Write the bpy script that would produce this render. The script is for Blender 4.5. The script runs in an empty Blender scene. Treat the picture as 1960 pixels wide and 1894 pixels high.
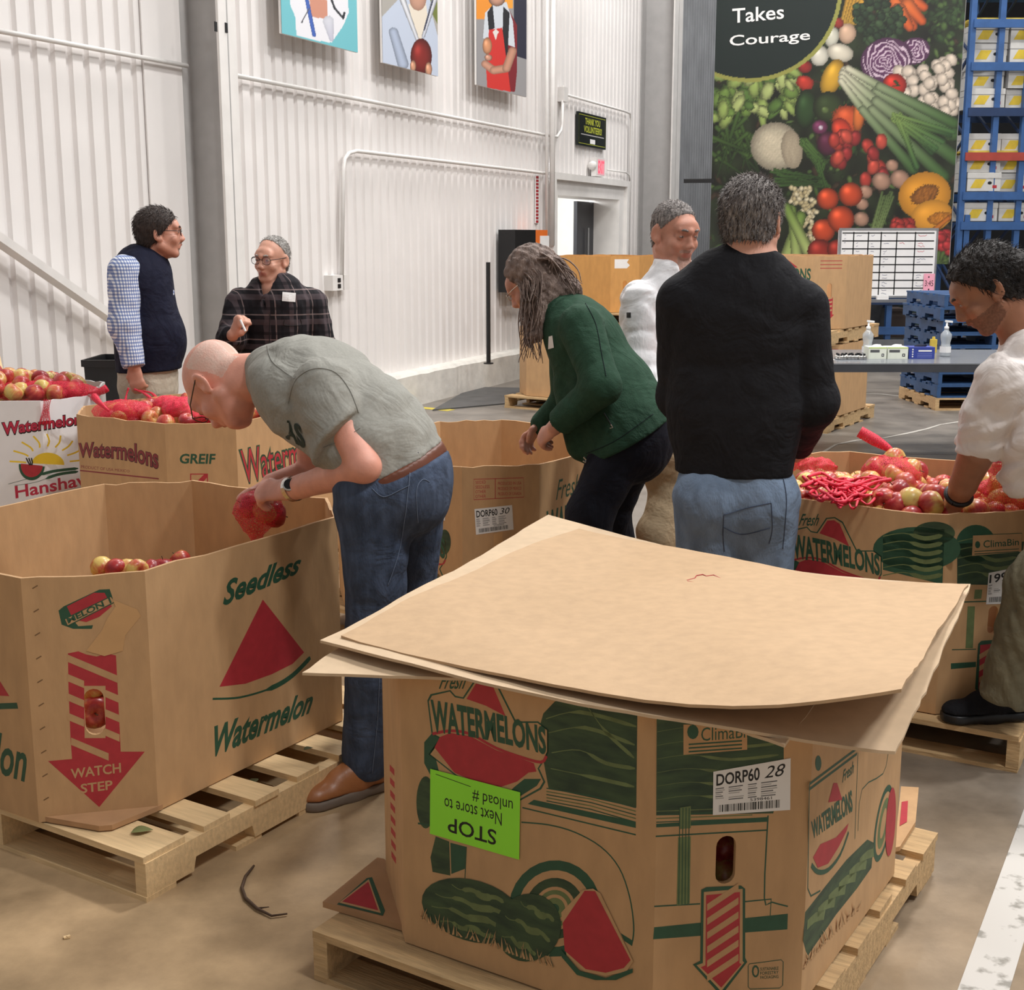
import bpy, math, random
import numpy as np
from mathutils import Vector, Matrix
from mathutils.geometry import tessellate_polygon
random.seed(7); rng = np.random.default_rng(7)
scene = bpy.context.scene
COL = scene.collection

# ------------------------------------------------------------------ camera
CAM_H, FPX, PITCH = 1.62, 2500.0, math.radians(11.24)
cam = bpy.data.cameras.new('camera'); cam_ob = bpy.data.objects.new('camera', cam); COL.objects.link(cam_ob)
cam.sensor_width = 36.0; cam.lens = 36.0 * FPX / 1960.0; cam.clip_end = 200
cam_ob.location = (0, 0, CAM_H); cam_ob.rotation_euler = (math.pi / 2 - PITCH, 0, 0)
scene.camera = cam_ob
# ------------------------------------------------------------------ light
scene.view_settings.view_transform = 'Standard'; scene.view_settings.look = 'None'
scene.view_settings.gamma = 1.0; scene.view_settings.use_curve_mapping = False
scene.view_settings.exposure = 0.42
world = bpy.data.worlds.new('world'); scene.world = world; world.use_nodes = True
world.node_tree.nodes['Background'].inputs[0].default_value = (1.0, 0.985, 0.97, 1)
world.node_tree.nodes['Background'].inputs[1].default_value = 0.22
LAMPS = [(2.8, 0.4, 380), (6.4, 3.6, 520), (8.5, 7.5, 330), (2.4, 6.6, 520), (-0.5, 10.5, 360), (5.0, 11.5, 320),  # first entry is an unseen fill lamp added to brighten the left bin
         (3.0, 16.0, 360), (7.5, 17.0, 260), (6.0, 22.0, 160)]
LAMP_Z = 8.2
for i, (lx, ly, lp) in enumerate(LAMPS):
    la = bpy.data.lights.new('high_bay_or_fill_light', 'AREA'); la.energy = lp * 0.55; la.shape = 'RECTANGLE'
    la.size = 1.2; la.size_y = 0.6; la.color = (1.0, 0.98, 0.955)
    lo = bpy.data.objects.new('high_bay_or_fill_light', la); COL.objects.link(lo); lo.location = (lx, ly, LAMP_Z - 0.06)

# ------------------------------------------------------------------ helpers
CT, ST = math.cos(PITCH), math.sin(PITCH)
def ray(px, py):
    xr, up = (px - 980) / FPX, -(py - 947) / FPX
    return Vector((xr, CT + up * ST, -ST + up * CT))
def at(px, py, Y):
    """the place seen in direction (px, py) at forward distance Y"""
    r = ray(px, py); return Vector((0, 0, CAM_H)) + r * (Y / r.y)
def on_z(px, py, z):
    r = ray(px, py); return Vector((0, 0, CAM_H)) + r * ((z - CAM_H) / r.z)
def proj(p):
    x, y, z = p[0], p[1], p[2] - CAM_H
    dep = y * CT - z * ST; up = y * ST + z * CT
    return 980 + FPX * x / dep, 947 - FPX * up / dep
def lin(c):
    return tuple((v / 255 / 12.92) if v / 255 <= .04045 else ((v / 255 + .055) / 1.055) ** 2.4 for v in c)

MATS = {}
def mat(name, rgb, rough=.6, metal=0, var=.12, vscale=9.0, bump=0, bscale=60.0, stretch=(1, 1, 1), spec=.5, var2=None, sss=0, wr=0, wscale=7.0):
    if name in MATS: return MATS[name]
    m = bpy.data.materials.new(name); m.use_nodes = True; MATS[name] = m
    nt = m.node_tree; b = nt.nodes['Principled BSDF']; L = nt.links.new
    c = lin(rgb); b.inputs['Roughness'].default_value = rough; b.inputs['Metallic'].default_value = metal
    b.inputs['Specular IOR Level'].default_value = spec
    if sss: b.inputs['Subsurface Weight'].default_value = sss; b.inputs['Subsurface Radius'].default_value = (.012, .004, .003)
    tc = nt.nodes.new('ShaderNodeTexCoord'); mp = nt.nodes.new('ShaderNodeMapping'); mp.inputs['Scale'].default_value = stretch
    L(tc.outputs['Object'], mp.inputs['Vector'])
    n = nt.nodes.new('ShaderNodeTexNoise'); n.inputs['Scale'].default_value = vscale; n.inputs['Detail'].default_value = 6
    L(mp.outputs[0], n.inputs['Vector'])
    r = nt.nodes.new('ShaderNodeValToRGB'); L(n.outputs['Fac'], r.inputs[0])
    r.color_ramp.elements[0].position = .3; r.color_ramp.elements[1].position = .7
    c2 = lin(var2) if var2 else tuple(min(1, v * (1 + var)) for v in c)
    c1 = c if var2 else tuple(v * (1 - var) for v in c)
    r.color_ramp.elements[0].color = (*c1, 1); r.color_ramp.elements[1].color = (*c2, 1)
    L(r.outputs[0], b.inputs['Base Color'])
    if bump:
        n2 = nt.nodes.new('ShaderNodeTexNoise'); n2.inputs['Scale'].default_value = bscale; n2.inputs['Detail'].default_value = 4
        L(mp.outputs[0], n2.inputs['Vector'])
        bp = nt.nodes.new('ShaderNodeBump'); bp.inputs['Strength'].default_value = bump; bp.inputs['Distance'].default_value = .01
        L(n2.outputs['Fac'], bp.inputs['Height']); L(bp.outputs[0], b.inputs['Normal'])
        if wr:      # soft creases of cloth
            n3 = nt.nodes.new('ShaderNodeTexNoise'); n3.inputs['Scale'].default_value = wscale; n3.inputs['Detail'].default_value = 3; n3.inputs['Distortion'].default_value = 1.6; L(tc.outputs['Object'], n3.inputs['Vector'])
            b2 = nt.nodes.new('ShaderNodeBump'); b2.inputs['Strength'].default_value = wr; b2.inputs['Distance'].default_value = .05; L(n3.outputs['Fac'], b2.inputs['Height']); L(bp.outputs[0], b2.inputs['Normal']); L(b2.outputs[0], b.inputs['Normal'])
    return m

def tag(o, label=None, cat=None, group=None, kind=None):
    for k, v in (('label', label), ('category', cat), ('group', group), ('kind', kind)):
        if v: o[k] = v
    return o
def empty(name, loc, label=None, cat=None, group=None, rz=0, kind=None):
    o = bpy.data.objects.new(name, None); COL.objects.link(o); o.location = loc; o.rotation_euler = (0, 0, rz)
    o.empty_display_size = .1
    return tag(o, label, cat, group, kind)
def base_of(o):
    v = Vector((0, 0, 0))
    while o: v = v + Vector(o.location); o = o.parent
    return v
def obj(name, verts, faces, m, parent=None, smooth=False, origin=None, local=False, mats=None, midx=None):
    """verts in world space; a child is stored relative to its (unturned) parent; local=True keeps verts as given"""
    me = bpy.data.meshes.new(name)
    v = np.asarray([tuple(p) for p in verts] if not isinstance(verts, np.ndarray) else verts, dtype=float).reshape(-1, 3)
    loc = Vector((0, 0, 0))
    if not local:
        if parent is not None: v = v - np.array(base_of(parent))
        elif origin is not None: loc = Vector(origin); v = v - np.array(loc)
        else:
            loc = Vector(((v[:, 0].min() + v[:, 0].max()) / 2, (v[:, 1].min() + v[:, 1].max()) / 2, v[:, 2].min())); v = v - np.array(loc)
    me.from_pydata([tuple(p) for p in v], [], [tuple(int(i) for i in f) for f in faces])
    for mm in (mats or [m]): me.materials.append(mm)
    if midx is not None: me.polygons.foreach_set('material_index', np.asarray(midx, dtype=np.int32))
    if smooth: me.polygons.foreach_set('use_smooth', [True] * len(me.polygons))
    me.update()
    o = bpy.data.objects.new(name, me); COL.objects.link(o); o.location = loc
    if parent is not None: o.parent = parent; o.location = (0, 0, 0)
    return o
def copy_tree(o, parent=None):
    c = o.copy(); COL.objects.link(c); c.parent = parent
    for ch in o.children: copy_tree(ch, c)
    return c

class MB:
    """collects shapes for one mesh object"""
    def __init__(s): s.v = []; s.f = []
    def add(s, vs, fs):
        n = len(s.v); s.v += [tuple(p) for p in vs]; s.f += [tuple(i + n for i in f) for f in fs]; return s
    def box(s, c, size, M=None):
        x, y, z = size[0] / 2, size[1] / 2, size[2] / 2
        vs = [Vector((a * x, b * y, d * z)) for a in (-1, 1) for b in (-1, 1) for d in (-1, 1)]
        if M is not None: vs = [M @ p for p in vs]
        vs = [p + Vector(c) for p in vs]
        return s.add(vs, [(0, 1, 3, 2), (4, 6, 7, 5), (0, 4, 5, 1), (2, 3, 7, 6), (0, 2, 6, 4), (1, 5, 7, 3)])
    def beam(s, a, b, w, h, up=(0, 0, 1)):
        a, b = Vector(a), Vector(b); d = (b - a).normalized(); x = d.cross(Vector(up))
        if x.length < 1e-4: x = d.cross(Vector((1, 0, 0)))
        x.normalize(); y = x.cross(d)
        vs = [p + x * (i * w / 2) + y * (j * h / 2) for p in (a, b) for i, j in ((-1, -1), (1, -1), (1, 1), (-1, 1))]
        return s.add(vs, [(3, 2, 1, 0), (4, 5, 6, 7), (0, 1, 5, 4), (1, 2, 6, 5), (2, 3, 7, 6), (3, 0, 4, 7)])
    def tube(s, pts, r, n=8, caps=True):
        pts = [Vector(p) for p in pts]; rs = r if isinstance(r, (list, tuple)) else [r] * len(pts)
        rings = []; ref = None
        for i, p in enumerate(pts):
            d = (pts[min(i + 1, len(pts) - 1)] - pts[max(i - 1, 0)])
            d = d.normalized() if d.length > 1e-9 else Vector((0, 0, 1))
            if ref is None: ref = d.orthogonal().normalized()
            x = (ref - d * ref.dot(d)); x = x.normalized() if x.length > 1e-6 else d.orthogonal().normalized(); ref = x; y = d.cross(x)
            rings.append([p + (x * math.cos(2 * math.pi * k / n) + y * math.sin(2 * math.pi * k / n)) * rs[i] for k in range(n)])
        vs = [p for rg in rings for p in rg]; fs = []
        for i in range(len(rings) - 1):
            for k in range(n): fs.append((i * n + k, i * n + (k + 1) % n, (i + 1) * n + (k + 1) % n, (i + 1) * n + k))
        if caps: fs.append(tuple(range(n))[::-1]); fs.append(tuple((len(rings) - 1) * n + k for k in range(n)))
        return s.add(vs, fs)
    def lathe(s, prof, c=(0, 0, 0), n=16, M=None):
        vs = []; fs = []
        for r, z in prof:
            for k in range(n):
                p = Vector((r * math.cos(2 * math.pi * k / n), r * math.sin(2 * math.pi * k / n), z))
                vs.append((M @ p if M else p) + Vector(c))
        for i in range(len(prof) - 1):
            for k in range(n): fs.append((i * n + k, i * n + (k + 1) % n, (i + 1) * n + (k + 1) % n, (i + 1) * n + k))
        return s.add(vs, fs)
    def plate(s, S, outer, holes, off0, off1):
        """flat outline with holes mapped by S(u, v, off), thickness from off0 (back) to off1 (front)"""
        loops = [outer] + list(holes); tri = tessellate_polygon([[Vector((u, v, 0)) for u, v in lp] for lp in loops])
        flat = [p for lp in loops for p in lp]; n = len(flat)
        vs = [S(u, v, off1) for u, v in flat] + [S(u, v, off0) for u, v in flat]
        fs = []
        for t in tri:
            a, b, c = (flat[i] for i in t)
            if (b[0] - a[0]) * (c[1] - a[1]) - (b[1] - a[1]) * (c[0] - a[0]) < 0: t = t[::-1]
            fs.append(tuple(t)); fs.append(tuple(i + n for i in t[::-1]))
        k = 0
        for lp in loops:
            m = len(lp)
            for i in range(m):
                a, b = k + i, k + (i + 1) % m; fs.append((a, a + n, b + n, b))
            k += m
        return s.add(vs, fs)
    def build(s, name, m, parent=None, **kw): return obj(name, s.v, s.f, m, parent, **kw)

def smooth_path(pts, n=6):
    """Catmull-Rom through the points"""
    P = [Vector(p) for p in pts]; out = []
    for i in range(len(P) - 1):
        p0, p1, p2, p3 = P[max(i - 1, 0)], P[i], P[i + 1], P[min(i + 2, len(P) - 1)]
        for k in range(n):
            t = k / n
            out.append(.5 * ((2 * p1) + (p2 - p0) * t + (2 * p0 - 5 * p1 + 4 * p2 - p3) * t * t + (3 * p1 - p0 - 3 * p2 + p3) * t ** 3))
    return out + [P[-1]]

# ---- flat print on a face: outlines, strokes and lettering in face coordinates (metres right, metres up)
_font_cache = {}
def glyphs(s, bold=0.0, shear=0.0, space=1.0):
    key = (s, bold, shear, space)
    if key in _font_cache: return _font_cache[key]
    cu = bpy.data.curves.new('lettering', 'FONT'); cu.body = s; cu.size = 1; cu.offset = bold; cu.shear = shear
    cu.space_character = space; cu.resolution_u = 3
    o = bpy.data.objects.new('lettering', cu); COL.objects.link(o)
    dg = bpy.context.evaluated_depsgraph_get(); me = o.evaluated_get(dg).to_mesh()
    v = np.array([tuple(p.co) for p in me.vertices]).reshape(-1, 3)[:, :2]; f = [tuple(p.vertices) for p in me.polygons]
    o.evaluated_get(dg).to_mesh_clear(); bpy.data.objects.remove(o); bpy.data.curves.remove(cu)
    if len(v) == 0: v = np.zeros((3, 2)); f = []
    _font_cache[key] = (v, f); return v, f

class Face:
    """a flat face in space: O bottom-left seen from outside, U right, V up, N outward"""
    def __init__(s, O, U, w, h, V=None, N=None, parent=None):
        s.O, s.U, s.w, s.h = Vector(O), Vector(U).normalized(), w, h
        s.V = Vector(V).normalized() if V is not None else Vector((0, 0, 1))
        s.N = Vector(N).normalized() if N is not None else s.U.cross(s.V).normalized()
        s.parent = parent; s.layers = {}; s.lift = .00016; s.ntext = 0
    def S(s, u, v, off=0): return s.O + s.U * u + s.V * v + s.N * off
    def px(s, x, y):
        """face coordinates of the print seen at photo point x, y"""
        r = ray(x, y); o = Vector((0, 0, CAM_H)); t = (s.O - o).dot(s.N) / r.dot(s.N); p = o + r * t - s.O
        return p.dot(s.U), p.dot(s.V)
    def L(s, name, m, lift):
        k = (name, m.name, lift)
        if k not in s.layers: s.layers[k] = (MB(), m)
        return s.layers[k][0]
    def poly(s, pts, m, name='print', lift=1, photo=True):
        if photo: pts = [s.px(*p) for p in pts]
        if name in ('body_lines', 'arrow_stripes'): s.ntext += 1; lift += s.ntext * 1e-3; name = name[:-1]
        mb = s.L(name, m, lift); n = len(pts)
        tri = tessellate_polygon([[Vector((u, v, 0)) for u, v in pts]])
        mb.add([s.S(u, v, s.lift * lift) for u, v in pts], [t if ((pts[t[1]][0] - pts[t[0]][0]) * (pts[t[2]][1] - pts[t[0]][1]) - (pts[t[1]][1] - pts[t[0]][1]) * (pts[t[2]][0] - pts[t[0]][0])) > 0 else t[::-1] for t in tri])
    def stroke(s, pts, wd, m, name='print', lift=1, photo=True, closed=False, curve=0):
        if photo: pts = [s.px(*p) for p in pts]
        if curve: pts = [(p.x, p.y) for p in smooth_path([(a, b, 0) for a, b in pts], curve)]
        if closed: pts = list(pts) + [pts[0]]
        if name in ('body_lines', 'arrow_stripes'): s.ntext += 1; lift += s.ntext * 1e-3; name = name[:-1]
        mb = s.L(name, m, lift); n = len(pts); vs = []
        for i, (u, v) in enumerate(pts):
            a, b = pts[max(i - 1, 0)], pts[min(i + 1, n - 1)]
            if closed and i in (0, n - 1): a, b = pts[-2], pts[1]
            dx, dy = b[0] - a[0], b[1] - a[1]; l = math.hypot(dx, dy) or 1; ww = wd[i * (len(wd) - 1) // max(1, n - 1)] if isinstance(wd, (list, tuple)) else wd
            nx, ny = -dy / l * ww / 2, dx / l * ww / 2
            vs += [s.S(u + nx, v + ny, s.lift * lift), s.S(u - nx, v - ny, s.lift * lift)]
        mb.add(vs, [(2 * i, 2 * i + 1, 2 * i + 3, 2 * i + 2) for i in range(n - 1)])
    def blob(s, c, rx, ry, m, rot=0, name='print', lift=1, photo=True, n=28, a0=0, a1=2 * math.pi, jag=0):
        pts = []
        for k in range(n):
            a = a0 + (a1 - a0) * k / (n - 1 if a1 - a0 < 6.28 else n); j = 1 + jag * (random.random() - .5)
            x, y = rx * j * math.cos(a), ry * j * math.sin(a)
            pts.append((c[0] + x * math.cos(rot) - y * math.sin(rot), c[1] + x * math.sin(rot) + y * math.cos(rot)))
        s.poly(pts, m, name, lift, photo)
    def text(s, body, quad, m, name='lettering', lift=2, bold=.0, shear=0.0, photo=True, warp=None, space=1.0):
        """quad: photo points bottom-left, bottom-right, top-right, top-left of the lettering's box"""
        q = [s.px(*p) for p in quad] if photo else quad
        v, f = glyphs(body, bold, shear, space); mn, mx = v.min(0), v.max(0); t = (v - mn) / np.maximum(mx - mn, 1e-6)
        s.ntext += 1; mb = s.L(name, m, lift + s.ntext * 1e-3); pts = []
        for a, b in t:
            if warp: a, b = warp(a, b)
            u = (1 - a) * (1 - b) * q[0][0] + a * (1 - b) * q[1][0] + a * b * q[2][0] + (1 - a) * b * q[3][0]
            w = (1 - a) * (1 - b) * q[0][1] + a * (1 - b) * q[1][1] + a * b * q[2][1] + (1 - a) * b * q[3][1]
            pts.append(s.S(u, w, s.lift * lift))
        mb.add(pts, f)
    def done(s):
        for (name, _, _), (mb, m) in s.layers.items():
            if mb.f: mb.build(name, m, s.parent)
        s.layers = {}
# ------------------------------------------------------------------ the setting
M_white = mat('painted_white_steel', (232, 228, 226), .45, var=.03, vscale=2.5, bump=.05, bscale=30)
M_whitetrim = mat('white_trim_paint', (226, 223, 220), .5, var=.05, vscale=6)
M_curb = mat('painted_concrete_curb', (214, 211, 204), .7, var=.10, vscale=7, bump=.35, bscale=18)
M_shadedwall = mat('shaded_wall_grey', (150, 152, 156), .5, var=.14, vscale=2, bump=.05)  # white cladding coloured grey to stand for dimmer light at the far end
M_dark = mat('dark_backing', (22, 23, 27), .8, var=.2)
M_black = mat('black_plastic', (22, 22, 24), .45, var=.1)
M_greypaint = mat('grey_painted_steel', (176, 174, 173), .5, var=.05)
M_paper = mat('white_paper', (232, 231, 230), .6, var=.03)
M_ink = mat('black_ink', (18, 18, 20), .6, var=.05)

def floor_material():
    m = bpy.data.materials.new('sealed_concrete'); m.use_nodes = True; nt = m.node_tree; b = nt.nodes['Principled BSDF']; L = nt.links.new
    tc = nt.nodes.new('ShaderNodeTexCoord')
    def noise(sc, det, rough=.55):
        n = nt.nodes.new('ShaderNodeTexNoise'); n.inputs['Scale'].default_value = sc; n.inputs['Detail'].default_value = det
        n.inputs['Roughness'].default_value = rough; L(tc.outputs['Object'], n.inputs['Vector']); return n
    big, mid, fine = noise(.55, 5), noise(3.5, 8, .65), noise(90, 3)
    sep = nt.nodes.new('ShaderNodeSeparateXYZ'); L(tc.outputs['Object'], sep.inputs[0])
    # the slab near the bins is tan, the aisle to the right and the far bay are greyer
    ax = nt.nodes.new('ShaderNodeMath'); ax.operation = 'MULTIPLY_ADD'; L(sep.outputs['X'], ax.inputs[0]); ax.inputs[1].default_value = .30; ax.inputs[2].default_value = 1.62
    ay = nt.nodes.new('ShaderNodeMath'); ay.operation = 'MULTIPLY_ADD'; L(sep.outputs['Y'], ay.inputs[0]); ay.inputs[1].default_value = .12; L(ax.outputs[0], ay.inputs[2])
    an = nt.nodes.new('ShaderNodeMath'); an.operation = 'MULTIPLY_ADD'; L(big.outputs['Fac'], an.inputs[0]); an.inputs[1].default_value = .8; L(ay.outputs[0], an.inputs[2])
    r1 = nt.nodes.new('ShaderNodeValToRGB'); L(an.outputs[0], r1.inputs[0])
    r1.color_ramp.elements[0].position = .35; r1.color_ramp.elements[0].color = (*lin((186, 158, 122)), 1)
    r1.color_ramp.elements[1].position = 1.0; r1.color_ramp.elements[1].color = (*lin((128, 121, 113)), 1)
    r2 = nt.nodes.new('ShaderNodeValToRGB'); L(mid.outputs['Fac'], r2.inputs[0])
    r2.color_ramp.elements[0].position = .3; r2.color_ramp.elements[0].color = (.55, .55, .55, 1)
    r2.color_ramp.elements[1].position = .68; r2.color_ramp.elements[1].color = (1.1, 1.1, 1.1, 1)
    mx = nt.nodes.new('ShaderNodeMix'); mx.data_type = 'RGBA'; mx.blend_type = 'MULTIPLY'; mx.inputs[0].default_value = .9
    L(r1.outputs[0], mx.inputs[6]); L(r2.outputs[0], mx.inputs[7]); L(mx.outputs[2], b.inputs['Base Color'])
    rr = nt.nodes.new('ShaderNodeMapRange'); L(mid.outputs['Fac'], rr.inputs[0]); rr.inputs[3].default_value = .28; rr.inputs[4].default_value = .55
    L(rr.outputs[0], b.inputs['Roughness'])
    bp = nt.nodes.new('ShaderNodeBump'); bp.inputs['Strength'].default_value = .12; bp.inputs['Distance'].default_value = .004
    L(fine.outputs['Fac'], bp.inputs['Height']); L(bp.outputs[0], b.inputs['Normal'])
    return m
M_floor = floor_material()
FLOOR = obj('floor', [(-14, -6, 0), (16, -6, 0), (16, 34, 0), (-14, 34, 0), (-14, -6, -.1), (16, -6, -.1), (16, 34, -.1), (-14, 34, -.1)],
            [(0, 1, 2, 3), (7, 6, 5, 4), (0, 4, 5, 1), (1, 5, 6, 2), (2, 6, 7, 3), (3, 7, 4, 0)], M_floor)
FLOOR.location.z = 0
for v in FLOOR.data.vertices: v.co.z -= .1
tag(FLOOR, kind='structure')
# floor markings and filled cracks lie on the slab
M_stripe = mat('worn_white_floor_paint', (206, 202, 196), .6, var2=(150, 146, 138), vscale=16)
M_stripe.node_tree.nodes['Color Ramp'].color_ramp.elements[0].position = .56; M_stripe.node_tree.nodes['Color Ramp'].color_ramp.elements[1].position = .64
M_yellow = mat('yellow_floor_paint', (196, 178, 66), .6, var=.15)
M_crack = mat('pale_crack_filler', (186, 182, 174), .6, var=.1)
mb = MB(); a = Vector((.976, 2.594, 0)); d = Vector((.4766, .879, 0)); n = Vector((.879, -.4766, 0))
a0, a1 = a - d * 2, a + d * 2.2
mb.add([p + Vector((0, 0, .0015)) for p in (a0, a0 + n * .1, a1 + n * .1, a1)], [(0, 1, 2, 3)]); mb.build('lane_stripe', M_stripe, FLOOR)
def floor_strip(name, pix, w, m):
    pts = [on_z(x, y, .002) for x, y in pix]; mb = MB(); vs = []
    for i, p in enumerate(pts):
        dd = (pts[min(i + 1, len(pts) - 1)] - pts[max(i - 1, 0)]).normalized(); nn = Vector((-dd.y, dd.x, 0)) * w / 2 * (.5 + random.random())
        vs += [p + nn, p - nn]
    mb.add(vs, [(2 * i + 1, 2 * i + 3, 2 * i + 2, 2 * i) for i in range(len(pts) - 1)]); mb.build(name, m, FLOOR)
floor_strip('filled_crack', [(1570, 868), (1600, 850), (1640, 842), (1690, 838), (1740, 828), (1775, 820), (1800, 812), (1840, 806)], .035, M_crack)
floor_strip('filled_crack', [(1630, 752), (1690, 754), (1745, 760), (1800, 758)], .05, M_crack)
floor_strip('yellow_line', [(776, 777), (864, 785)], .10, M_yellow)
floor_strip('yellow_line', [(950, 741), (1020, 755)], .06, M_yellow)
M_plate = mat('dark_dock_plate', (74, 74, 74), .5, var=.2, vscale=5)
mb = MB(); q = [on_z(*p, .0) for p in ((828, 786), (985, 772), (1012, 744), (905, 742))]
mb.add([p + Vector((0, 0, z)) for z in (.001, .012) for p in q], [(4, 5, 6, 7), (0, 1, 5, 4), (1, 2, 6, 5), (2, 3, 7, 6), (3, 0, 4, 7)])
mb.build('dock_plate', M_plate, FLOOR)

# ---- the long corrugated wall on the left: t runs along it, z up, off into the room
W0, WD, WN = Vector((-.73, 13.04, 0)), Vector((.387, .922, 0)).normalized(), Vector((.922, -.387, 0)).normalized()
def wp(t, z, off=0): return W0 + WD * t + WN * off + Vector((0, 0, z))
def wall_tz(px, py, off=0):
    r = ray(px, py); o = Vector((0, 0, CAM_H)); k = (W0 + WN * off - o).dot(WN) / r.dot(WN); p = o + r * k
    return (p - W0).dot(WD), p.z
def wall_px(px, py, off=0): return wp(*wall_tz(px, py, off), off)
WALL = empty('wall_left', wp(0, 0), kind='structure'); WALL.location = (0, 0, 0)
PITCH_R, NR = .155, 6; SHEET = PITCH_R * NR
def sheet_mesh(z0, z1, m):
    prof = []
    for i in range(NR):
        b = i * PITCH_R
        prof += [(b, 0), (b + .012, .028), (b + .106, .028), (b + .118, 0)]
    prof.append((SHEET, 0))
    vs = []; fs = []
    for s, o in prof:
        for z in (z0, z1): vs.append(tuple(WD * s + WN * (o - .17) + Vector((0, 0, z))))
    for i in range(len(prof) - 1): fs.append((2 * i, 2 * i + 2, 2 * i + 3, 2 * i + 1))
    me = bpy.data.meshes.new('cladding_sheet'); me.from_pydata(vs, [], fs); me.materials.append(m); return me
T0 = 3.3
mesh_full, mesh_door, mesh_shaded = sheet_mesh(.33, 9, M_white), sheet_mesh(2.28, 9, M_white), sheet_mesh(0, 9, M_shadedwall)
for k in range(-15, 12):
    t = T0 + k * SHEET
    me = mesh_shaded if t > 7.6 else (mesh_door if -.01 < k < 2.99 else mesh_full)
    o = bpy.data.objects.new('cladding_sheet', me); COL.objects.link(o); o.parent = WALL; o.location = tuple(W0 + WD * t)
# concrete curb under the cladding, with a chipped top edge
mb = MB(); prev = None; n = 90
for i in range(n + 1):
    t = -10.5 + (T0 - .02 + 10.5) * i / n; ch = random.uniform(0, .012)
    ring = [wp(t, 0, 0), wp(t, .30 - ch, 0.0), wp(t, .325, -.025 - ch), wp(t, .335, -.2), wp(t, 0, -.2)]
    base = len(mb.v); mb.v += [tuple(p) for p in ring]
    if i:
        for j in range(4): mb.f.append((base - 5 + j, base + j, base + j + 1, base - 5 + j + 1))
mb.build('curb', M_curb, WALL)
mb = MB().box(wp(6.9, .16, -.1), (.2, 1.5, .32), Matrix.Rotation(-math.atan2(.387, .922), 3, 'Z')); mb.build('curb', M_curb, WALL)
# flat flashing strip beside the near column and the column itself
def column(px_l, width, depth, m_side, nm):
    t, _ = wall_tz(px_l, 300, -.15)
    e = empty(nm, wp(t, 0), kind='structure')
    mb = MB()
    mb.beam(wp(t + width / 2, 0, depth - .01 - .15), wp(t + width / 2, 9, depth - .01 - .15), .02, width, up=tuple(WD)); mb.build('front_flange', M_whitetrim, e)
    mb = MB().beam(wp(t + width / 2, 0, depth / 2 - .15), wp(t + width / 2, 9, depth / 2 - .15), depth, .016, up=tuple(WD)); mb.build('web', m_side, e)
    mb = MB().beam(wp(t + width / 2, 0, -.14), wp(t + width / 2, 9, -.14), .02, width, up=tuple(WD)); mb.build('back_flange', m_side, e)
    return e, t
COLN, TC = column(352, .21, .34, M_greypaint, 'trim_1')
mb = MB().beam(wp(TC - .22, .33, -.13), wp(TC - .22, 9, -.13), .012, .42, up=tuple(WD)); mb.build('flat_flashing', M_white, WALL)
for x, y in ((413, 51), (433, 53)):
    t, z = wall_tz(x, y, .192); MB().box(wp(t, z, .192), (.006, .028, .065), Matrix.Rotation(-math.atan2(.387, .922), 3, 'Z')).build('bolt_slot', M_black, COLN)
COLF, TF = column(1222, .42, .5, M_greypaint, 'trim_2')

# ---- surface conduits on the cladding (each run is one thing)
M_conduit = mat('white_painted_conduit', (220, 217, 214), .4, var=.04)
def conduit(pix, r, label, off=-.08, bend=.0):
    pts = [wall_px(x, y, off) for x, y in pix]; mb = MB(); mb.tube(smooth_path(pts, 5) if bend else pts, r, 8)
    return tag(mb.build('conduit', M_conduit, smooth=True), label, 'conduit', 'conduit runs on the white wall')
conduit([(-120, 37), (358, 126)], .016, 'straight white conduit high on the wall, left of the steel column')
conduit([(443, 143), (1052, 260), (1066, 262), (1074, 250), (1076, 238), (1077, 192)], .018, 'long upper conduit passing under the three hanging posters')
conduit([(654, 535), (657, 330), (660, 304), (668, 293), (682, 289), (1040, 331), (1180, 348), (1194, 351), (1199, 360), (1199, 372), (1203, 498)], .018,
        'lower conduit arching from the wall outlet across to the doorway')
conduit([(1083, 181), (1196, 213), (1206, 217), (1208, 230), (1207, 300), (1202, 480)], .016, 'conduit over the dark thank-you sign, turning down beside the door')
conduit([(1163, 325), (1198, 330), (1204, 335), (1206, 350)], .012, 'short conduit beside the red exit sign')
conduit([(1046, -60), (1047, 480)], .02, 'thin vertical conduit left of the doorway', off=-.03)
conduit([(1058, -60), (1056, 470)], .035, 'thicker vertical pipe left of the doorway', off=-.03)
a, b = wall_px(-60, 418, -.02), wall_px(300, 668, -.02)
tag(MB().beam(a, b, .05, .09, up=tuple(WN)).build('brace_bar', M_whitetrim), 'sloping white brace bar crossing the wall at far left', 'brace')
for (x, y, s, lab) in ((1077, 181, (.09, .13, .17), 'small junction box at the top of the conduit bend'), (1112, 352, (.06, .07, .2), 'small sensor box above the doorway')):
    t, z = wall_tz(x, y, -.1); e = MB().box(wp(t, z, -.1), s, Matrix.Rotation(-math.atan2(.387, .922), 3, 'Z'))
    e.lathe([(.0, .0), (.02, 0), (.02, .02), (0, .02)], wp(t, z + s[2] / 2, -.1), 10)
    tag(e.build('junction_box', M_conduit), lab, 'electrical box')
RW = Matrix.Rotation(-math.atan2(.387, .922), 3, 'Z')     # x -> off the wall, y -> along the wall
def wbox(t, z, off, sx, sy, sz): return MB().box(wp(t, z, off), (sx, sy, sz), RW)
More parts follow.
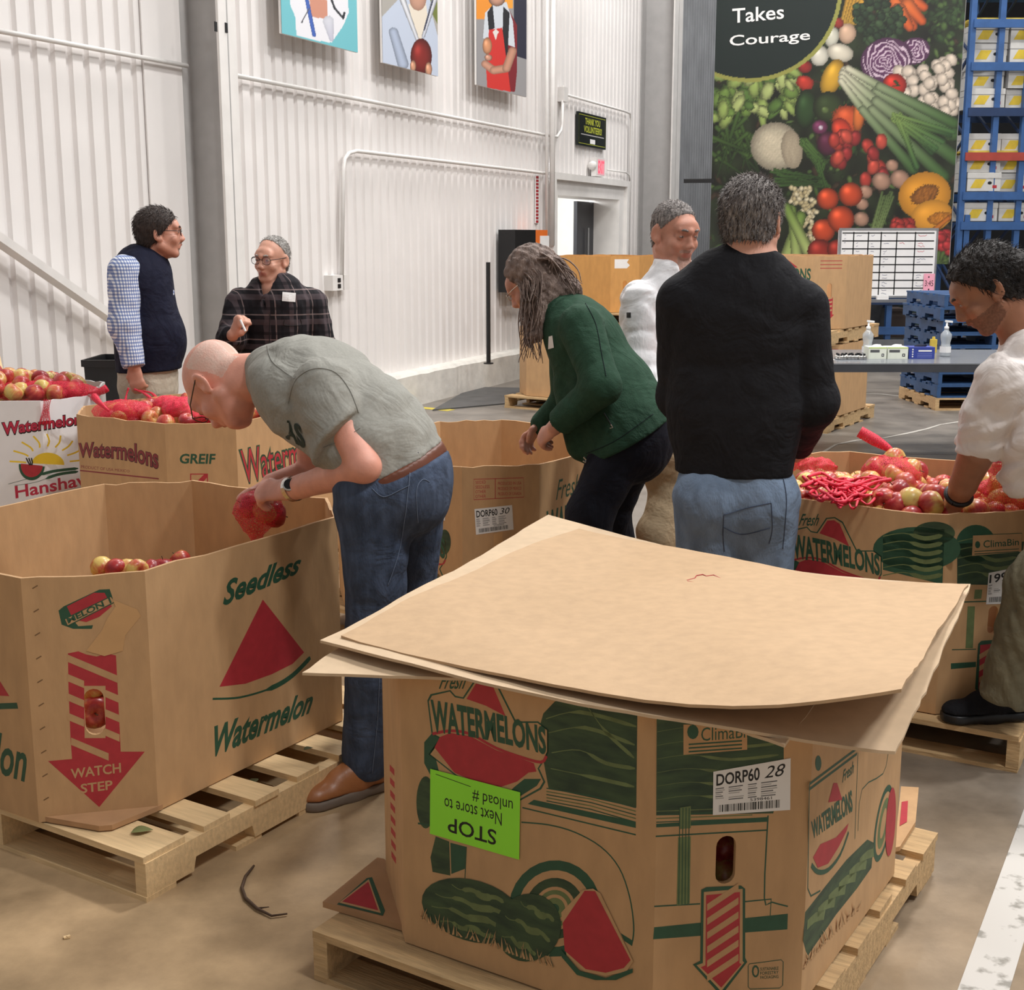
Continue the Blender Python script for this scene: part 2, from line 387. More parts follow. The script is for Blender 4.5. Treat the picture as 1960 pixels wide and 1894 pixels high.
# double outlet box with a pipe elbow
t, z = wall_tz(642, 541, -.08); e = empty('wall_outlet', wp(t, z - .08, -.08), 'white twin outlet box on the wall beside the plaid shirt', 'outlet')
wbox(t, z, -.1, .09, .17, .13).build('box', M_whitetrim, e); wbox(t + .02, z + .022, -.053, .004, .05, .035).build('socket', M_ink, e); wbox(t + .02, z - .028, -.053, .004, .05, .035).build('socket', M_ink, e)
wbox(t + .17, z, -.1, .07, .09, .13).build('junction', M_conduit, e); MB().tube([wp(t + .08, z, -.1), wp(t + .13, z, -.1)], .02).build('nipple', M_conduit, e)
# ---- doorway
DT0, DT1, DH = 3.46, 5.86, 2.10
D = empty('door_1', wp(4.6, 0), kind='structure')
for (a0, a1, z0, z1, off0, off1) in ((3.26, DT0, 0, 2.30, -.5, -.06), (DT1, 6.1, 0, 2.30, -.5, -.06), (DT0, DT1, DH, 2.30, -.5, -.06)):
    wbox((a0 + a1) / 2, (z0 + z1) / 2, (off0 + off1) / 2, off1 - off0, a1 - a0, z1 - z0).build('frame', M_whitetrim, D)
for (a0, a1, z0, z1) in ((3.2, 3.30, 0, 2.36), (6.06, 6.16, 0, 2.36), (3.3, 6.06, 2.28, 2.36)):
    wbox((a0 + a1) / 2, (z0 + z1) / 2, -.04, .06, a1 - a0, z1 - z0).build('architrave', M_whitetrim, D)
M_leaf = mat('charcoal_door_paint', (38, 40, 46), .4, var=.06)
l0, l1, l2, l3 = (wall_tz(x, 440, -.46)[0] for x in (1101, 1166, 1118, 1150))
wbox((l0 + l1) / 2, 1.04, -.46, .05, l1 - l0, 2.06).build('door_leaf', M_leaf, D); wbox(l1 + .3, 1.04, -.46, .05, .6, 2.08).build('side_panel', M_whitetrim, D)
MB().tube([wp(l2, .5, -.40), wp(l2, 1.72, -.40)], .014).build('pull_bar', mat('brushed_steel', (190, 190, 190), .3, 1), D)
wbox(l3, 1.97, -.40, .06, .34, .06).build('door_closer', mat('brushed_steel', (190, 190, 190), .3, 1), D); MB().beam(wp(l3, 1.99, -.40), wp(l3 + .3, 2.06, -.36), .02, .02).build('closer_arm', mat('brushed_steel', (190, 190, 190), .3, 1), D)
vm = mat('bright_corridor_paint', (246, 244, 240), .7, var=.02)
v = MB(); q = lambda t, z, off: wp(t, z, off)
v.add([q(3.0, 0, -2.2), q(8.3, 0, -2.2), q(8.3, 2.6, -2.2), q(3.0, 2.6, -2.2), q(3.0, 0, -.5), q(8.3, 0, -.5), q(8.3, 2.6, -.5), q(3.0, 2.6, -.5)],
      [(0, 1, 2, 3), (4, 0, 3, 7), (1, 5, 6, 2), (3, 2, 6, 7), (4, 5, 1, 0)]); tag(v.build('wall_corridor', vm), kind='structure')
pl = bpy.data.lights.new('corridor_lamp', 'POINT'); pl.energy = 130; pl.shadow_soft_size = .25; po = bpy.data.objects.new('corridor_lamp', pl); COL.objects.link(po); po.location = wp(5.0, 2.35, -1.3)
# ---- far back wall behind the racks
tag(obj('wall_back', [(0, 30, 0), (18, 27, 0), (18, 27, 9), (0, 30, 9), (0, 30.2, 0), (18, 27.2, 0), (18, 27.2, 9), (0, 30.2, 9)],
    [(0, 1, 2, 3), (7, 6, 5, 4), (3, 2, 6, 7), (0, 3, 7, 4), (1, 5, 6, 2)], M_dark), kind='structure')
# ---- signs and small things on the wall
M_signblack = mat('dark_green_sign', (18, 26, 24), .4, var=.05); M_lime = mat('lime_lettering', (184, 190, 60), .5, var=.05)
def wall_face(p_bl, p_tr, off):
    t0, z0 = wall_tz(*p_bl, off); t1, z1 = wall_tz(*p_tr, off)
    return t0, z0, t1, z1
t0, z0, t1, z1 = wall_face((1107, 278), (1161, 226), -.09)
z0 = wall_tz(1134, 282, -.09)[1]; z1 = wall_tz(1134, 219, -.09)[1]
e = empty('volunteer_sign', wp((t0 + t1) / 2, z0, -.09), 'dark sign reading THANK YOU VOLUNTEERS! above the doorway', 'sign')
p = wbox((t0 + t1) / 2, (z0 + z1) / 2, -.11, .03, t1 - t0, z1 - z0).build('board', M_signblack, e)
F = Face(wp(t0, z0, -.095), WD, t1 - t0, z1 - z0, N=WN, parent=e); w, h = F.w, F.h
F.stroke([(.03, .03), (w - .03, .03), (w - .03, h - .03), (.03, h - .03)], .006, M_lime, 'border', photo=False, closed=True)
def rect(F, u0, v0, u1, v1): return [(u0, v0), (u1, v0), (u1, v1), (u0, v1)]
F.text('THANK YOU', rect(F, w * .24, h * .66, w * .78, h * .86), M_lime, photo=False, bold=.02)
F.text('VOLUNTEERS!', rect(F, w * .2, h * .42, w * .84, h * .62), M_lime, photo=False, bold=.02)
F.stroke([(w * .1, h * .35), (w * .92, h * .35)], .012, M_greypaint, 'small_print', photo=False)
F.poly(rect(F, w * .42, h * .1, w * .6, h * .24), M_paper, 'logo', photo=False); F.done()
# exit sign with twin lamp heads
t, z = wall_tz(1146, 320, -.05); e = empty('exit_sign', wp(t, z - .14, -.05), 'small red lettered EXIT sign with emergency lamp head', 'exit sign')
wbox(t, z, -.06, .07, .34, .24).build('housing', M_whitetrim, e)
M_exit = mat('red_exit_print', (236, 70, 92), .4, var=.03); M_exit.node_tree.nodes['Principled BSDF'].inputs['Emission Color'].default_value = (1, .1, .16, 1); M_exit.node_tree.nodes['Principled BSDF'].inputs['Emission Strength'].default_value = .6
M_pink = mat('pale_pink_sign_glow', (250, 190, 200), .4, var=.02)
F = Face(wp(t - .11, z - .10, -.024), WD, .26, .2, N=WN, parent=e); F.poly(rect(F, 0, 0, .27, .2), M_pink, 'panel', photo=False)
F.text('EXIT', rect(F, .015, .02, .255, .18), M_exit, photo=False, bold=.03); F.done()
MB().lathe([(0, 0), (.05, .005), (.06, .04), (.035, .08), (0, .085)], wp(t - .22, z, -.06), 14, Matrix.Rotation(-1.2, 3, 'X')).build('lamp_head', M_whitetrim, e, smooth=True)
MB().tube([wp(t + .2, z - .06, -.03), wp(t + .2, z + .08, -.03)], .02).build('knob', M_whitetrim, e)
# red vertical sticker strip, black and orange cabinet, black floor post
M_redprint = mat('red_print', (170, 38, 48), .6, var=.06); M_orange = mat('orange_panel', (222, 112, 40), .5, var=.05)
t0, za = wall_tz(1029, 427, -.12); _, zb = wall_tz(1029, 336, -.12)
e = empty('warning_strip', wp(t0, za, -.12), 'tall narrow white sticker with red lettering on the wall', 'sticker')
wbox(t0, (za + zb) / 2, -.13, .006, .12, zb - za).build('backing', M_paper, e)
F = Face(wp(t0 - .06, za, -.125), WD, .12, zb - za, N=WN, parent=e)
for k in range(14): F.poly(rect(F, .02, (k + .15) / 14 * F.h, .10, (k + .85) / 14 * F.h), M_redprint, 'red_marks', photo=False)
F.done()
t0, za = wall_tz(986, 500, .1); t1, zb = wall_tz(1048, 440, .1)
e = empty('wall_cabinet', wp(t0, za - .3, .1), 'black cabinet with an orange side holding a white notice, by the doorway', 'cabinet'); zc = (za - .3 + zb) / 2; hc = zb - za + .3
tm = t0 + (t1 - t0) * .62
wbox((t0 + tm) / 2, zc, 0, .2, tm - t0, hc).build('black_door', M_black, e); wbox((tm + t1) / 2, zc, 0, .2, t1 - tm, hc).build('orange_door', M_orange, e)
t2, z2 = wall_tz(1040, 468, .1); wbox(t2 + .03, z2 - .05, .103, .004, .28, .3).build('notice', M_paper, e)
wbox((t0 + t1) / 2, za - .32, 0, .2, t1 - t0, .04).build('shelf_bracket', M_black, e)
p = on_z(935, 696, .335); e = empty('floor_post', (p.x, p.y, .335), 'thin black post standing on the concrete curb', 'post')
MB().lathe([(0, 0), (.05, 0), (.05, .012), (0, .012)], p, 14).build('base_plate', M_black, e)
MB().tube([p + Vector((0, 0, .012)), p + Vector((0, 0, 1.02))], .022).build('tube', M_black, e)
# ------------------------------------------------------------------ pallets
M_pine = mat('fresh_pine', (222, 192, 146), .7, var=.13, vscale=7, stretch=(1.2, 14, 9), bump=.15, bscale=20)
M_oldwood = mat('weathered_pallet_wood', (196, 164, 120), .8, var=.22, vscale=6, stretch=(1.5, 12, 9), bump=.3, bscale=16)
M_bluewood = mat('blue_painted_wood', (44, 78, 122), .6, var=.22, vscale=9, bump=.2, bscale=20)
def pallet_proto(m, W=1.02, L=1.22):
    """x across (deck boards run along x), y along the three stringers; origin at floor centre"""
    e = empty('pallet', (0, 0, 0)); sh = .089
    prof = [(-L / 2, .013), (-L / 2 + .16, .013), (-L / 2 + .17, .05), (-L / 2 + .38, .05), (-L / 2 + .39, .013), (L / 2 - .39, .013), (L / 2 - .38, .05), (L / 2 - .17, .05), (L / 2 - .16, .013), (L / 2, .013), (L / 2, .013 + sh), (-L / 2, .013 + sh)]
    def S(u, v, off): return Vector((off, u, v))
    me = None
    for x in (-W / 2 + .02, 0, W / 2 - .02):
        if me is None: o = MB().plate(S, prof, [], -.019, .019).build('stringer', m, e, local=True); me = o.data
        else: o = bpy.data.objects.new('stringer', me); COL.objects.link(o); o.parent = e
        o.location = (x, 0, 0)
    def boards(name, ys, ws, z, h):
        for y, w in zip(ys, ws):
            o = MB().box((0, 0, 0), (W, w, h)).build(name, m, e, local=True); o.location = (random.uniform(-.006, .006), y, z); o.rotation_euler = (0, 0, random.uniform(-.006, .006))
    k = [-L / 2 + .07 + i * (L - .14) / 6 for i in range(7)]
    boards('deck_board', k, [.14] + [.095] * 5 + [.14], .013 + sh + .0085, .017)
    boards('bottom_board', [-L / 2 + .05, -.25, 0, .25, L / 2 - .05], [.10] * 5, .0065, .013)
    return e
PAL_H = .119
_protos = {}
def pallet(m, x, y, rz, z, label, group=None, W=1.02, L=1.22):
    k = (m.name, W, L)
    if k not in _protos: e = _protos[k] = pallet_proto(m, W, L)
    else: e = copy_tree(_protos[k])
    e.location = (x, y, z); e.rotation_euler = (0, 0, rz); tag(e, label, 'pallet', group); return e

# ------------------------------------------------------------------ octagonal bins
M_kraft = mat('kraft_cardboard', (194, 155, 112), .75, var=.07, vscale=26, stretch=(1, 1, .35), bump=.12, bscale=40)
M_kraft2 = mat('ochre_cardboard', (200, 148, 84), .75, var=.07, vscale=26, stretch=(1, 1, .35), bump=.1, bscale=40)
M_kraftin = mat('inner_cardboard', (176, 136, 98), .8, var=.07, vscale=18, bump=.1, bscale=40)
M_whiteboard = mat('white_faced_cardboard', (232, 230, 232), .55, var=.03, vscale=12)
M_sheet = mat('pale_kraft_sheet', (192, 160, 124), .75, var=.06, vscale=30, bump=.08, bscale=50)
M_green = mat('dark_green_print', (42, 84, 62), .6, var=.10, vscale=40); M_red = mat('red_box_print', (178, 48, 58), .6, var=.08, vscale=40)
M_dgreen = mat('deep_green_print', (34, 58, 44), .6, var2=(64, 88, 58), vscale=14, stretch=(1, 1, 3.5)); M_kprint = mat('bare_kraft_gap', (193, 153, 110), .75, var=.07, vscale=26)
M_mid = mat('half_tone_green_print', (104, 120, 76), .6, var=.2, vscale=30)
def slot(cu, cv, w, h, n=8):
    pts = []
    for k in range(n + 1): a = math.pi * k / n; pts.append((cu + w / 2 * math.cos(a), cv + h / 2 - w / 2 + w / 2 * math.sin(a)))
    for k in range(n + 1): a = math.pi + math.pi * k / n; pts.append((cu + w / 2 * math.cos(a), cv - h / 2 + w / 2 + w / 2 * math.sin(a)))
    return pts[::-1]
BINS = {}
def octo(cx, cy, rz, W, L, c):
    a, b = W / 2, L / 2; R = Matrix.Rotation(rz, 3, 'Z')
    loc = [(-a + c, -b), (a - c, -b), (a, -b + c), (a, b - c), (a - c, b), (-a + c, b), (-a, b - c), (-a, -b + c)]
    return [Vector((cx, cy, 0)) + R @ Vector((x, y, 0)) for x, y in loc]
def make_bin(key, label, cx, cy, rz, W, L, H, z0, c=.212, m=None, inside=None, holes=(1, 5), tops=None, name='watermelon_bin', group=None, hole_v=.5, hole_h=.13, hole_px=None):
    """eight wall panels in order front, front-right chamfer, right, ... ; each panel is a part with its own print"""
    m = m or M_kraft
    e = empty(name, (cx, cy, z0), label, 'cardboard bin', group)
    P = octo(cx, cy, rz, W, L, c); faces = []
    for i in range(8):
        a, b = P[i], P[(i + 1) % 8]; d = (b - a); w = d.length; f = Face(a + Vector((0, 0, z0)), d, w, H)
        n = 7; rnd = random.Random(key + str(i))
        top = [(w * k / n, H + (rnd.uniform(-.006, .004) if 0 < k < n else 0) + (tops(i, k / n) if tops else 0)) for k in range(n, -1, -1)]
        hl = [slot(w * .5, H * hole_v, .042, hole_h)] if i in holes else []
        if hl and hole_px: hl = [slot(*f.px(*hole_px[:2]), *hole_px[2:])]
        mb = MB().plate(f.S, [(0, 0), (w, 0)] + top, hl, -.010, 0)
        o = mb.build('wall_panel', m, e); f.parent = o
        faces.append(f)
    # a thin floor board inside
    zb = z0 + .006; fl = MB(); fl.add([p + Vector((0, 0, .004 + z0)) - (p - Vector((cx, cy, 0))) * .02 for p in P] + [p + Vector((0, 0, .012 + z0)) - (p - Vector((cx, cy, 0))) * .02 for p in P],
                                      [tuple(range(8)), tuple(range(15, 7, -1))] + [(i, 8 + i, 8 + (i + 1) % 8, (i + 1) % 8) for i in range(8)])
    fl.build('floor_board', M_kraftin, e)
    BINS[key] = dict(e=e, P=P, f=faces, z0=z0, H=H, c=(cx, cy), rz=rz, W=W, L=L, cc=c); return faces

R = math.radians
# the near bin with the stacked sheets on top
pallet(M_oldwood, .325, 2.875, R(-32), 0, 'weathered pallet under the nearest bin, the one topped with loose sheets', W=1.04, L=1.22)
FB = make_bin('front', 'nearest octagonal bin printed with an old truck and lime green STOP note', .3066, 2.884, R(-32), 1.027, 1.085, .635, PAL_H + .004, .2185, holes=(1,), hole_px=(1389, 1645, .040, .098))
pallet(M_pine, -1.06, 3.80, R(-31.5), 0, 'fresh pine pallet under the Seedless Watermelon bin', W=1.13, L=1.24)
LB = make_bin('left', 'large open bin at left printed Seedless Watermelon with WATCH STEP arrow', -1.175, 3.836, R(-31.5), 1.03, 1.2, .655, PAL_H + .004, .212, holes=(1,), hole_px=(181, 1362, .050, .125))
pallet(M_oldwood, -.119, 5.50, R(-34), 0, 'pallet under the half-empty bin the woman reaches into', group=None)
MBN = make_bin('middle', 'open bin with a DORP60 label, in front of the woman in green', -.119, 5.50, R(-34), 1.03, 1.15, .64, PAL_H + .004, .212, holes=())
pallet(M_oldwood, 1.36, 4.57, R(-30), 0, 'pallet at right with a black shoe resting on it', W=1.14, L=1.2)
RB = make_bin('right', 'full bin at right heaped with apples and red netting, printed ClimaBin', 1.35, 4.555, R(-30), 1.03, 1.05, .65, PAL_H + .004, .212, holes=(1,), hole_px=(1900, 1186, .035, .092))
pallet(M_oldwood, -1.426, 6.22, R(-33), 0, 'pallet hidden under the bin printed GREIF')
GB = make_bin('greif', 'kraft bin printed GREIF and red Watermelons lettering, full of bagged apples', -1.426, 6.22, R(-33), 1.0, 1.15, .70, PAL_H + .004, .212, holes=())
pallet(M_oldwood, -2.62, 6.66, R(10), 0, 'pallet under the white Hanshaw bin', L=1.03)
WB = make_bin('white', 'white bin printed Hanshaw with sun and melon slice, heaped with apples', -2.64, 6.66, R(10), 1.0, 1.0, .72, PAL_H + .004, .2, m=M_whiteboard, holes=())
# stacks at the back
pallet(M_oldwood, .69, 12.68, R(-33), 0, 'pallet under the single bin behind the woman in green')
S1 = make_bin('s1', 'small far bin half hidden by the woman, arrow print on its side', .69, 12.68, R(-33), 1.03, 1.1, .64, PAL_H + .004, holes=(0, 1))
pallet(M_oldwood, 1.04, 13.98, R(-33), 0, 'bottom pallet of the far stack behind the white shirt')
S2 = make_bin('s2', 'lower bin of the far stack between the woman and the white shirt', 1.04, 13.98, R(-33), 1.03, 1.1, .60, PAL_H + .004, m=M_kraft2, holes=(1,))
pallet(M_oldwood, 1.04, 13.98, R(-33), PAL_H + .61, 'upper pallet of the far stack behind the white shirt')
S3 = make_bin('s3', 'upper ochre bin of the far stack with a torn white label', 1.04, 13.98, R(-33), 1.03, 1.1, .56, 2 * PAL_H + .615, m=M_kraft2, holes=(1,), hole_v=.45)
pallet(M_oldwood, 2.53, 11.55, R(-33), 0, 'bottom pallet of the stack seen under the table')
S4 = make_bin('s4', 'lower bin of the stack behind the grey table', 2.53, 11.55, R(-33), 1.03, 1.1, .60, PAL_H + .004, holes=(1,))
pallet(M_oldwood, 2.53, 11.55, R(-33), PAL_H + .61, 'upper pallet of the stack behind the grey table')
S5 = make_bin('s5', 'upper bin of the right stack printed WATERMELONS with a striped arrow', 2.53, 11.55, R(-33), 1.03, 1.1, .60, 2 * PAL_H + .615, holes=(1,), hole_v=.52)

# ------------------------------------------------------------------ prints
def logo(f, x0, y0, sx, sy, dx=0.0, lift=1, full=True):
    """the Fresh WATERMELONS emblem drawn for the near bin, moved to x0, y0 and scaled for the others"""
    def T(p): return (x0 + (p[0] - 820) * sx, y0 + (p[1] - 1330) * sy + (p[0] - 820) * dx)
    tp = lambda L: [T(p) for p in L]
    if full:
        f.poly(tp([(812, 1420), (826, 1404), (858, 1418), (834, 1450), (846, 1500), (830, 1495), (812, 1460)]), M_green, 'rind_print', lift)
    f.poly(tp([(818, 1340), (824, 1328), (862, 1320), (872, 1331), (886, 1334), (910, 1298), (932, 1296), (952, 1308), (988, 1380), (1030, 1380), (1050, 1395), (1050, 1440), (1040, 1458), (1032, 1470), (1044, 1496), (1036, 1510), (990, 1535), (930, 1530), (820, 1443), (842, 1412), (826, 1405)]), M_green, 'emblem_outline', lift)
    f.poly(tp([(821, 1342), (827, 1331), (861, 1323), (871, 1334), (888, 1337), (912, 1301), (931, 1299), (950, 1311), (986, 1383), (1029, 1383), (1047, 1397), (1047, 1438), (1038, 1456), (1029, 1470), (1040, 1495), (1033, 1507), (989, 1532), (931, 1527), (824, 1443), (846, 1412), (829, 1403)]), M_kprint, 'emblem_ground', lift + 1)
    f.poly(tp([(893, 1337), (913, 1305), (930, 1304), (944, 1313), (968, 1370), (930, 1350)]), M_red, 'slice_print', lift + 2)
    f.poly(tp([(832, 1430), (842, 1410), (862, 1402), (900, 1408), (950, 1435), (1000, 1452), (1022, 1460), (1027, 1476), (1012, 1478), (990, 1495), (960, 1505), (920, 1500), (870, 1478)]), M_red, 'slice_print', lift + 2)
    f.poly(tp([(984, 1506), (1004, 1490), (1036, 1490), (1028, 1503), (990, 1527), (970, 1520)]), M_green, 'rind_print', lift + 2)
    f.stroke(tp([(828, 1404), (862, 1398), (900, 1404), (950, 1431), (1000, 1449), (1036, 1458), (1046, 1446)]), .006, M_red, 'underline', lift + 3, curve=3)
    q = tp([(828, 1398), (1046, 1442), (1044, 1388), (824, 1334)])
    def wv(a, b): return a, b + .10 * math.sin(a * math.pi * 1.0) * (1 - .3 * b) - .05
    f.text('WATERMELONS', q, M_green, 'lettering', lift + 4, bold=.035, warp=wv)
    # the large first letter
    f.text('Fresh', tp([(840, 1318), (890, 1318), (894, 1288), (844, 1288)]), M_green, 'script_lettering', lift + 2, bold=.012, shear=.45)

def melon(f, c, rx, ry, rot, lift=1, bands=4, m=None):
    f.blob(c, rx, ry, m or M_dgreen, rot, 'melon_print', lift)
    for k in range(bands):
        o = (k + .5) / bands * 2 - 1; w = math.sqrt(max(0, 1 - o * o)) * .8
        pts = [(c[0] + (t * rx * w) * math.cos(rot) - (o * ry * .8 + math.sin(t * 7 + k) * ry * .05) * math.sin(rot), c[1] + (t * rx * w) * math.sin(rot) + (o * ry * .8 + math.sin(t * 7 + k) * ry * .05) * math.cos(rot)) for t in [j / 6 - 1 for j in range(13)]]
        f.stroke(pts, [.002, .010, .016, .010, .002], M_mid, 'melon_bands', lift + 1, curve=2)
def grass(f, pts, n, hgt):
    for k in range(n):
        t = k / (n - 1) * (len(pts) - 1); i = min(int(t), len(pts) - 2); s = t - i
        x = pts[i][0] + (pts[i + 1][0] - pts[i][0]) * s; y = pts[i][1] + (pts[i + 1][1] - pts[i][1]) * s
        dx = random.uniform(-12, 12); f.poly([(x - 2.2, y), (x + 2.2, y), (x + dx, y - random.uniform(.5, 1.2) * hgt)], M_kprint, 'grass_print', 15)
        if k % 2: f.stroke([(x, y), (x + dx * .6, y - hgt * .8)], .0012, M_green, 'grass_lines', 15.5)
def label(f, quad, name, title, hand, sub=None, torn=False):
    """white shipping label: paper, bold code, handwriting, rows of small print and a bar code; quad photo points bl br tr tl"""
    f.poly(quad, M_paper, name, 7)
    bl, br, tr, tl = [Vector((*p, 0)) for p in quad]
    def B(a, b): p = (bl * (1 - a) + br * a) * (1 - b) + (tl * (1 - a) + tr * a) * b; return (p.x, p.y)
    def Q(a0, b0, a1, b1): return [B(a0, b0), B(a1, b0), B(a1, b1), B(a0, b1)]
    f.text(title, Q(.04, .66, .60, .93), M_ink, 'label_lettering', 8, bold=.02)
    f.text(hand, Q(.66, .68, .93, .92), M_ink, 'handwriting', 8, shear=.3)
    rnd = random.Random(title + hand)
    for r_ in range(7):
        b = .60 - r_ * .045
        a = .03
        for wd in (.12, .2, .12, .22):
            if rnd.random() < .85: f.poly(Q(a, b - .014, a + wd * rnd.uniform(.6, 1), b + .006), M_greypaint if r_ % 2 else mat('grey_ink', (90, 90, 92), .6), 'small_print', 8)
            a += wd + .05
    a = .08
    while a < .86:
        w = rnd.choice((.006, .01, .016)); f.poly(Q(a, .06, a + w, .22), M_ink, 'bar_code', 8); a += w + rnd.choice((.006, .01, .014))
    if sub: f.text(sub, Q(.48, .24, .76, .30), M_ink, 'label_lettering', 8)

# --- near bin, front panel
f = FB[0]; logo(f, 820, 1330, 1, 1)
f.poly([(1030, 1400), (1040, 1365), (1062, 1342), (1100, 1330), (1220, 1362), (1218, 1545), (1050, 1508)], M_dgreen, 'melon_pile_print', 1)
for pts in ([(1045, 1375), (1110, 1362), (1218, 1390)], [(1050, 1402), (1120, 1392), (1215, 1425)], [(1056, 1440), (1110, 1435), (1160, 1460), (1216, 1470)], [(1054, 1470), (1130, 1486), (1214, 1505)], [(1120, 1345), (1160, 1400), (1214, 1450)]):
    f.stroke(pts, [.002, .008, .003], M_mid, 'melon_bands', 2, curve=4)
for k in range(5): f.stroke([(1046, 1508 + k * 6), (1130, 1522 + k * 6.5), (1217, 1545 + k * 7)], .0022, M_mid if k % 2 else M_green, 'wood_rail_print', 2)
f.poly([(1022, 1530), (1217, 1572), (1217, 1584), (1010, 1538)], M_green, 'rail_print', 1)
f.stroke([(1000, 1545), (1217, 1597)], .003, M_green, 'body_lines', 1)
f.stroke([(998, 1573), (1050, 1578), (1100, 1592), (1150, 1620), (1185, 1660), (1205, 1715), (1213, 1770), (1211, 1800)], .003, M_green, 'fender_line', 1, curve=4)
f.poly([(1188, 1785), (1212, 1800), (1210, 1810), (1195, 1800)], M_green, 'fender_tip', 1)
f.blob((815, 1535), 18, 50, M_dgreen, 0, 'headlamp_print', 1)
f.poly([(834, 1600), (860, 1610), (862, 1675), (828, 1668), (824, 1640)], M_dgreen, 'grille_print', 1); f.poly([(862, 1612), (892, 1620), (890, 1662), (864, 1672)], M_green, 'grille_print', 2)
f.stroke([(800, 1575), (830, 1580)], .004, M_green, 'bumper_print', 2); f.stroke([(893, 1620), (890, 1680)], .002, M_green, 'bumper_print', 2)
for (rad, m_, l) in ((88, M_green, 1), (70, M_kprint, 2), (56, M_dgreen, 3), (40, M_kprint, 4), (34, M_mid, 5), (26, M_kprint, 6), (20, M_mid, 7), (9, M_green, 8)):
    f.blob((1062, 1738), rad, rad * 1.05, m_, .1, 'wheel_print', l)
melon(f, (905, 1742), 100, 58, .30, 9, 4); melon(f, (1012, 1774), 62, 66, .5, 11, 3)
grass(f, [(805, 1755), (850, 1782), (930, 1805), (1000, 1832), (1060, 1850)], 40, 26)
f.poly([(1116, 1702), (1136, 1699), (1150, 1708), (1213, 1838), (1200, 1858), (1160, 1866), (1120, 1858), (1085, 1825), (1075, 1745)], M_kprint, 'slice_ground', 13)
f.poly([(1120, 1703), (1140, 1704), (1208, 1836), (1195, 1851), (1160, 1860), (1122, 1853), (1082, 1818), (1078, 1765)], M_red, 'slice_print', 14)
f.poly([(1074, 1815), (1110, 1856), (1160, 1870), (1212, 1852), (1212, 1860), (1180, 1874), (1140, 1874), (1105, 1864), (1076, 1830)], M_green, 'rind_print', 14)
# lime green note, upside down, taped on
M_lime_paper = mat('lime_green_paper', (152, 242, 58), .55, var=.02)
note = [(824, 1594), (995, 1644), (997, 1515), (825, 1470)]
f.poly(note, M_lime_paper, 'lime_note', 16)
bl, br, tr, tl = [Vector((*p, 0)) for p in note]
def NB(a, b): p = (bl * (1 - a) + br * a) * (1 - b) + (tl * (1 - a) + tr * a) * b; return (p.x, p.y)
def upside(a0, b0, a1, b1): return [NB(a1, b1), NB(a0, b1), NB(a0, b0), NB(a1, b0)]
f.text('STOP', upside(.20, .11, .74, .34), M_ink, 'note_lettering', 17, bold=.012)
f.text('Next store to', upside(.16, .43, .80, .62), M_ink, 'note_lettering', 17)
f.text('unload #', upside(.47, .67, .92, .86), M_ink, 'note_lettering', 17)
f.poly([NB(.06, .935), NB(.45, .885), NB(.45, .895), NB(.06, .945)][::-1], M_ink, 'note_lettering', 17)
f.done()
# --- near bin, chamfer with the hand hole
f = FB[1]
f.poly([(1257, 1372), (1500, 1400), (1500, 1480), (1480, 1556), (1256, 1560)], M_dgreen, 'melon_pile_print', 1)
for k in range(6): f.stroke([(1258, 1400 + k * 26), (1320, 1392 + k * 26), (1400, 1405 + k * 24), (1490, 1400 + k * 22)], [.001, .006, .002], M_mid, 'melon_bands', 2, curve=4)
f.poly([(1308, 1444), (1430, 1434), (1430, 1386), (1308, 1386)], M_kprint, 'brand_panel', 3)
f.text('ClimaBin', [(1342, 1418), (1440, 1410), (1440, 1386), (1342, 1392)], M_green, 'brand_lettering', 4); f.blob((1326, 1400), 11, 14, M_green, 0, 'brand_shield', 4, n=12)
for k in range(3): f.stroke([(1318, 1424 + k * 7), (1420, 1417 + k * 7)], .003, M_green, 'brand_lines', 4)
for k in range(4): f.stroke([(1256, 1552 + k * 7), (1440, 1545 + k * 7)], .002, M_green if k % 2 else M_mid, 'wood_rail_print', 2)
f.poly([(1256, 1583), (1470, 1572), (1470, 1563), (1256, 1576)], M_green, 'rail_print', 1); f.stroke([(1255, 1600), (1469, 1588)], .003, M_green, 'body_lines', 1)
f.poly([(1300, 1545), (1322, 1542), (1322, 1584), (1300, 1586)], M_mid, 'post_print', 4)
f.poly([(1298, 1602), (1322, 1600), (1320, 1728), (1295, 1732)], M_mid, 'post_print', 3)
for k in range(4): f.stroke([(1301 + k * 6, 1545), (1299 + k * 6, 1730)], .0016, M_green, 'post_grain', 5)
f.stroke([(1470, 1560), (1463, 1718), (1478, 1726), (1508, 1734)], .003, M_green, 'body_lines', 1, curve=3); f.stroke([(1252, 1734), (1340, 1729)], .003, M_green, 'body_lines', 1); f.stroke([(1425, 1725), (1476, 1720), (1474, 1755), (1425, 1758)], .003, M_green, 'body_lines', 1)
f.poly([(1252, 1774), (1508, 1748), (1507, 1778), (1250, 1797)], M_green, 'bumper_print', 1)
arrow = [(1342, 1702), (1352, 1697), (1418, 1694), (1426, 1700), (1426, 1832), (1430, 1840), (1380, 1905), (1326, 1845), (1340, 1838)]
f.poly(arrow, M_green, 'arrow_outline', 5); f.poly([(1347, 1706), (1421, 1700), (1421, 1838), (1424, 1841), (1380, 1896), (1333, 1846), (1345, 1842)], M_kprint, 'arrow_ground', 6)
f.poly([(1351, 1712), (1416, 1706), (1415, 1842), (1419, 1844), (1380, 1889), (1341, 1850), (1350, 1846)], M_red, 'arrow_print', 7)
for k in range(6):
    y = 1742 + k * 27; f.poly([(1353, y), (1353, y - 13), (1413, y - 50 - 13 + 10), (1413, y - 50 + 10)], M_kprint, 'arrow_stripes', 8)
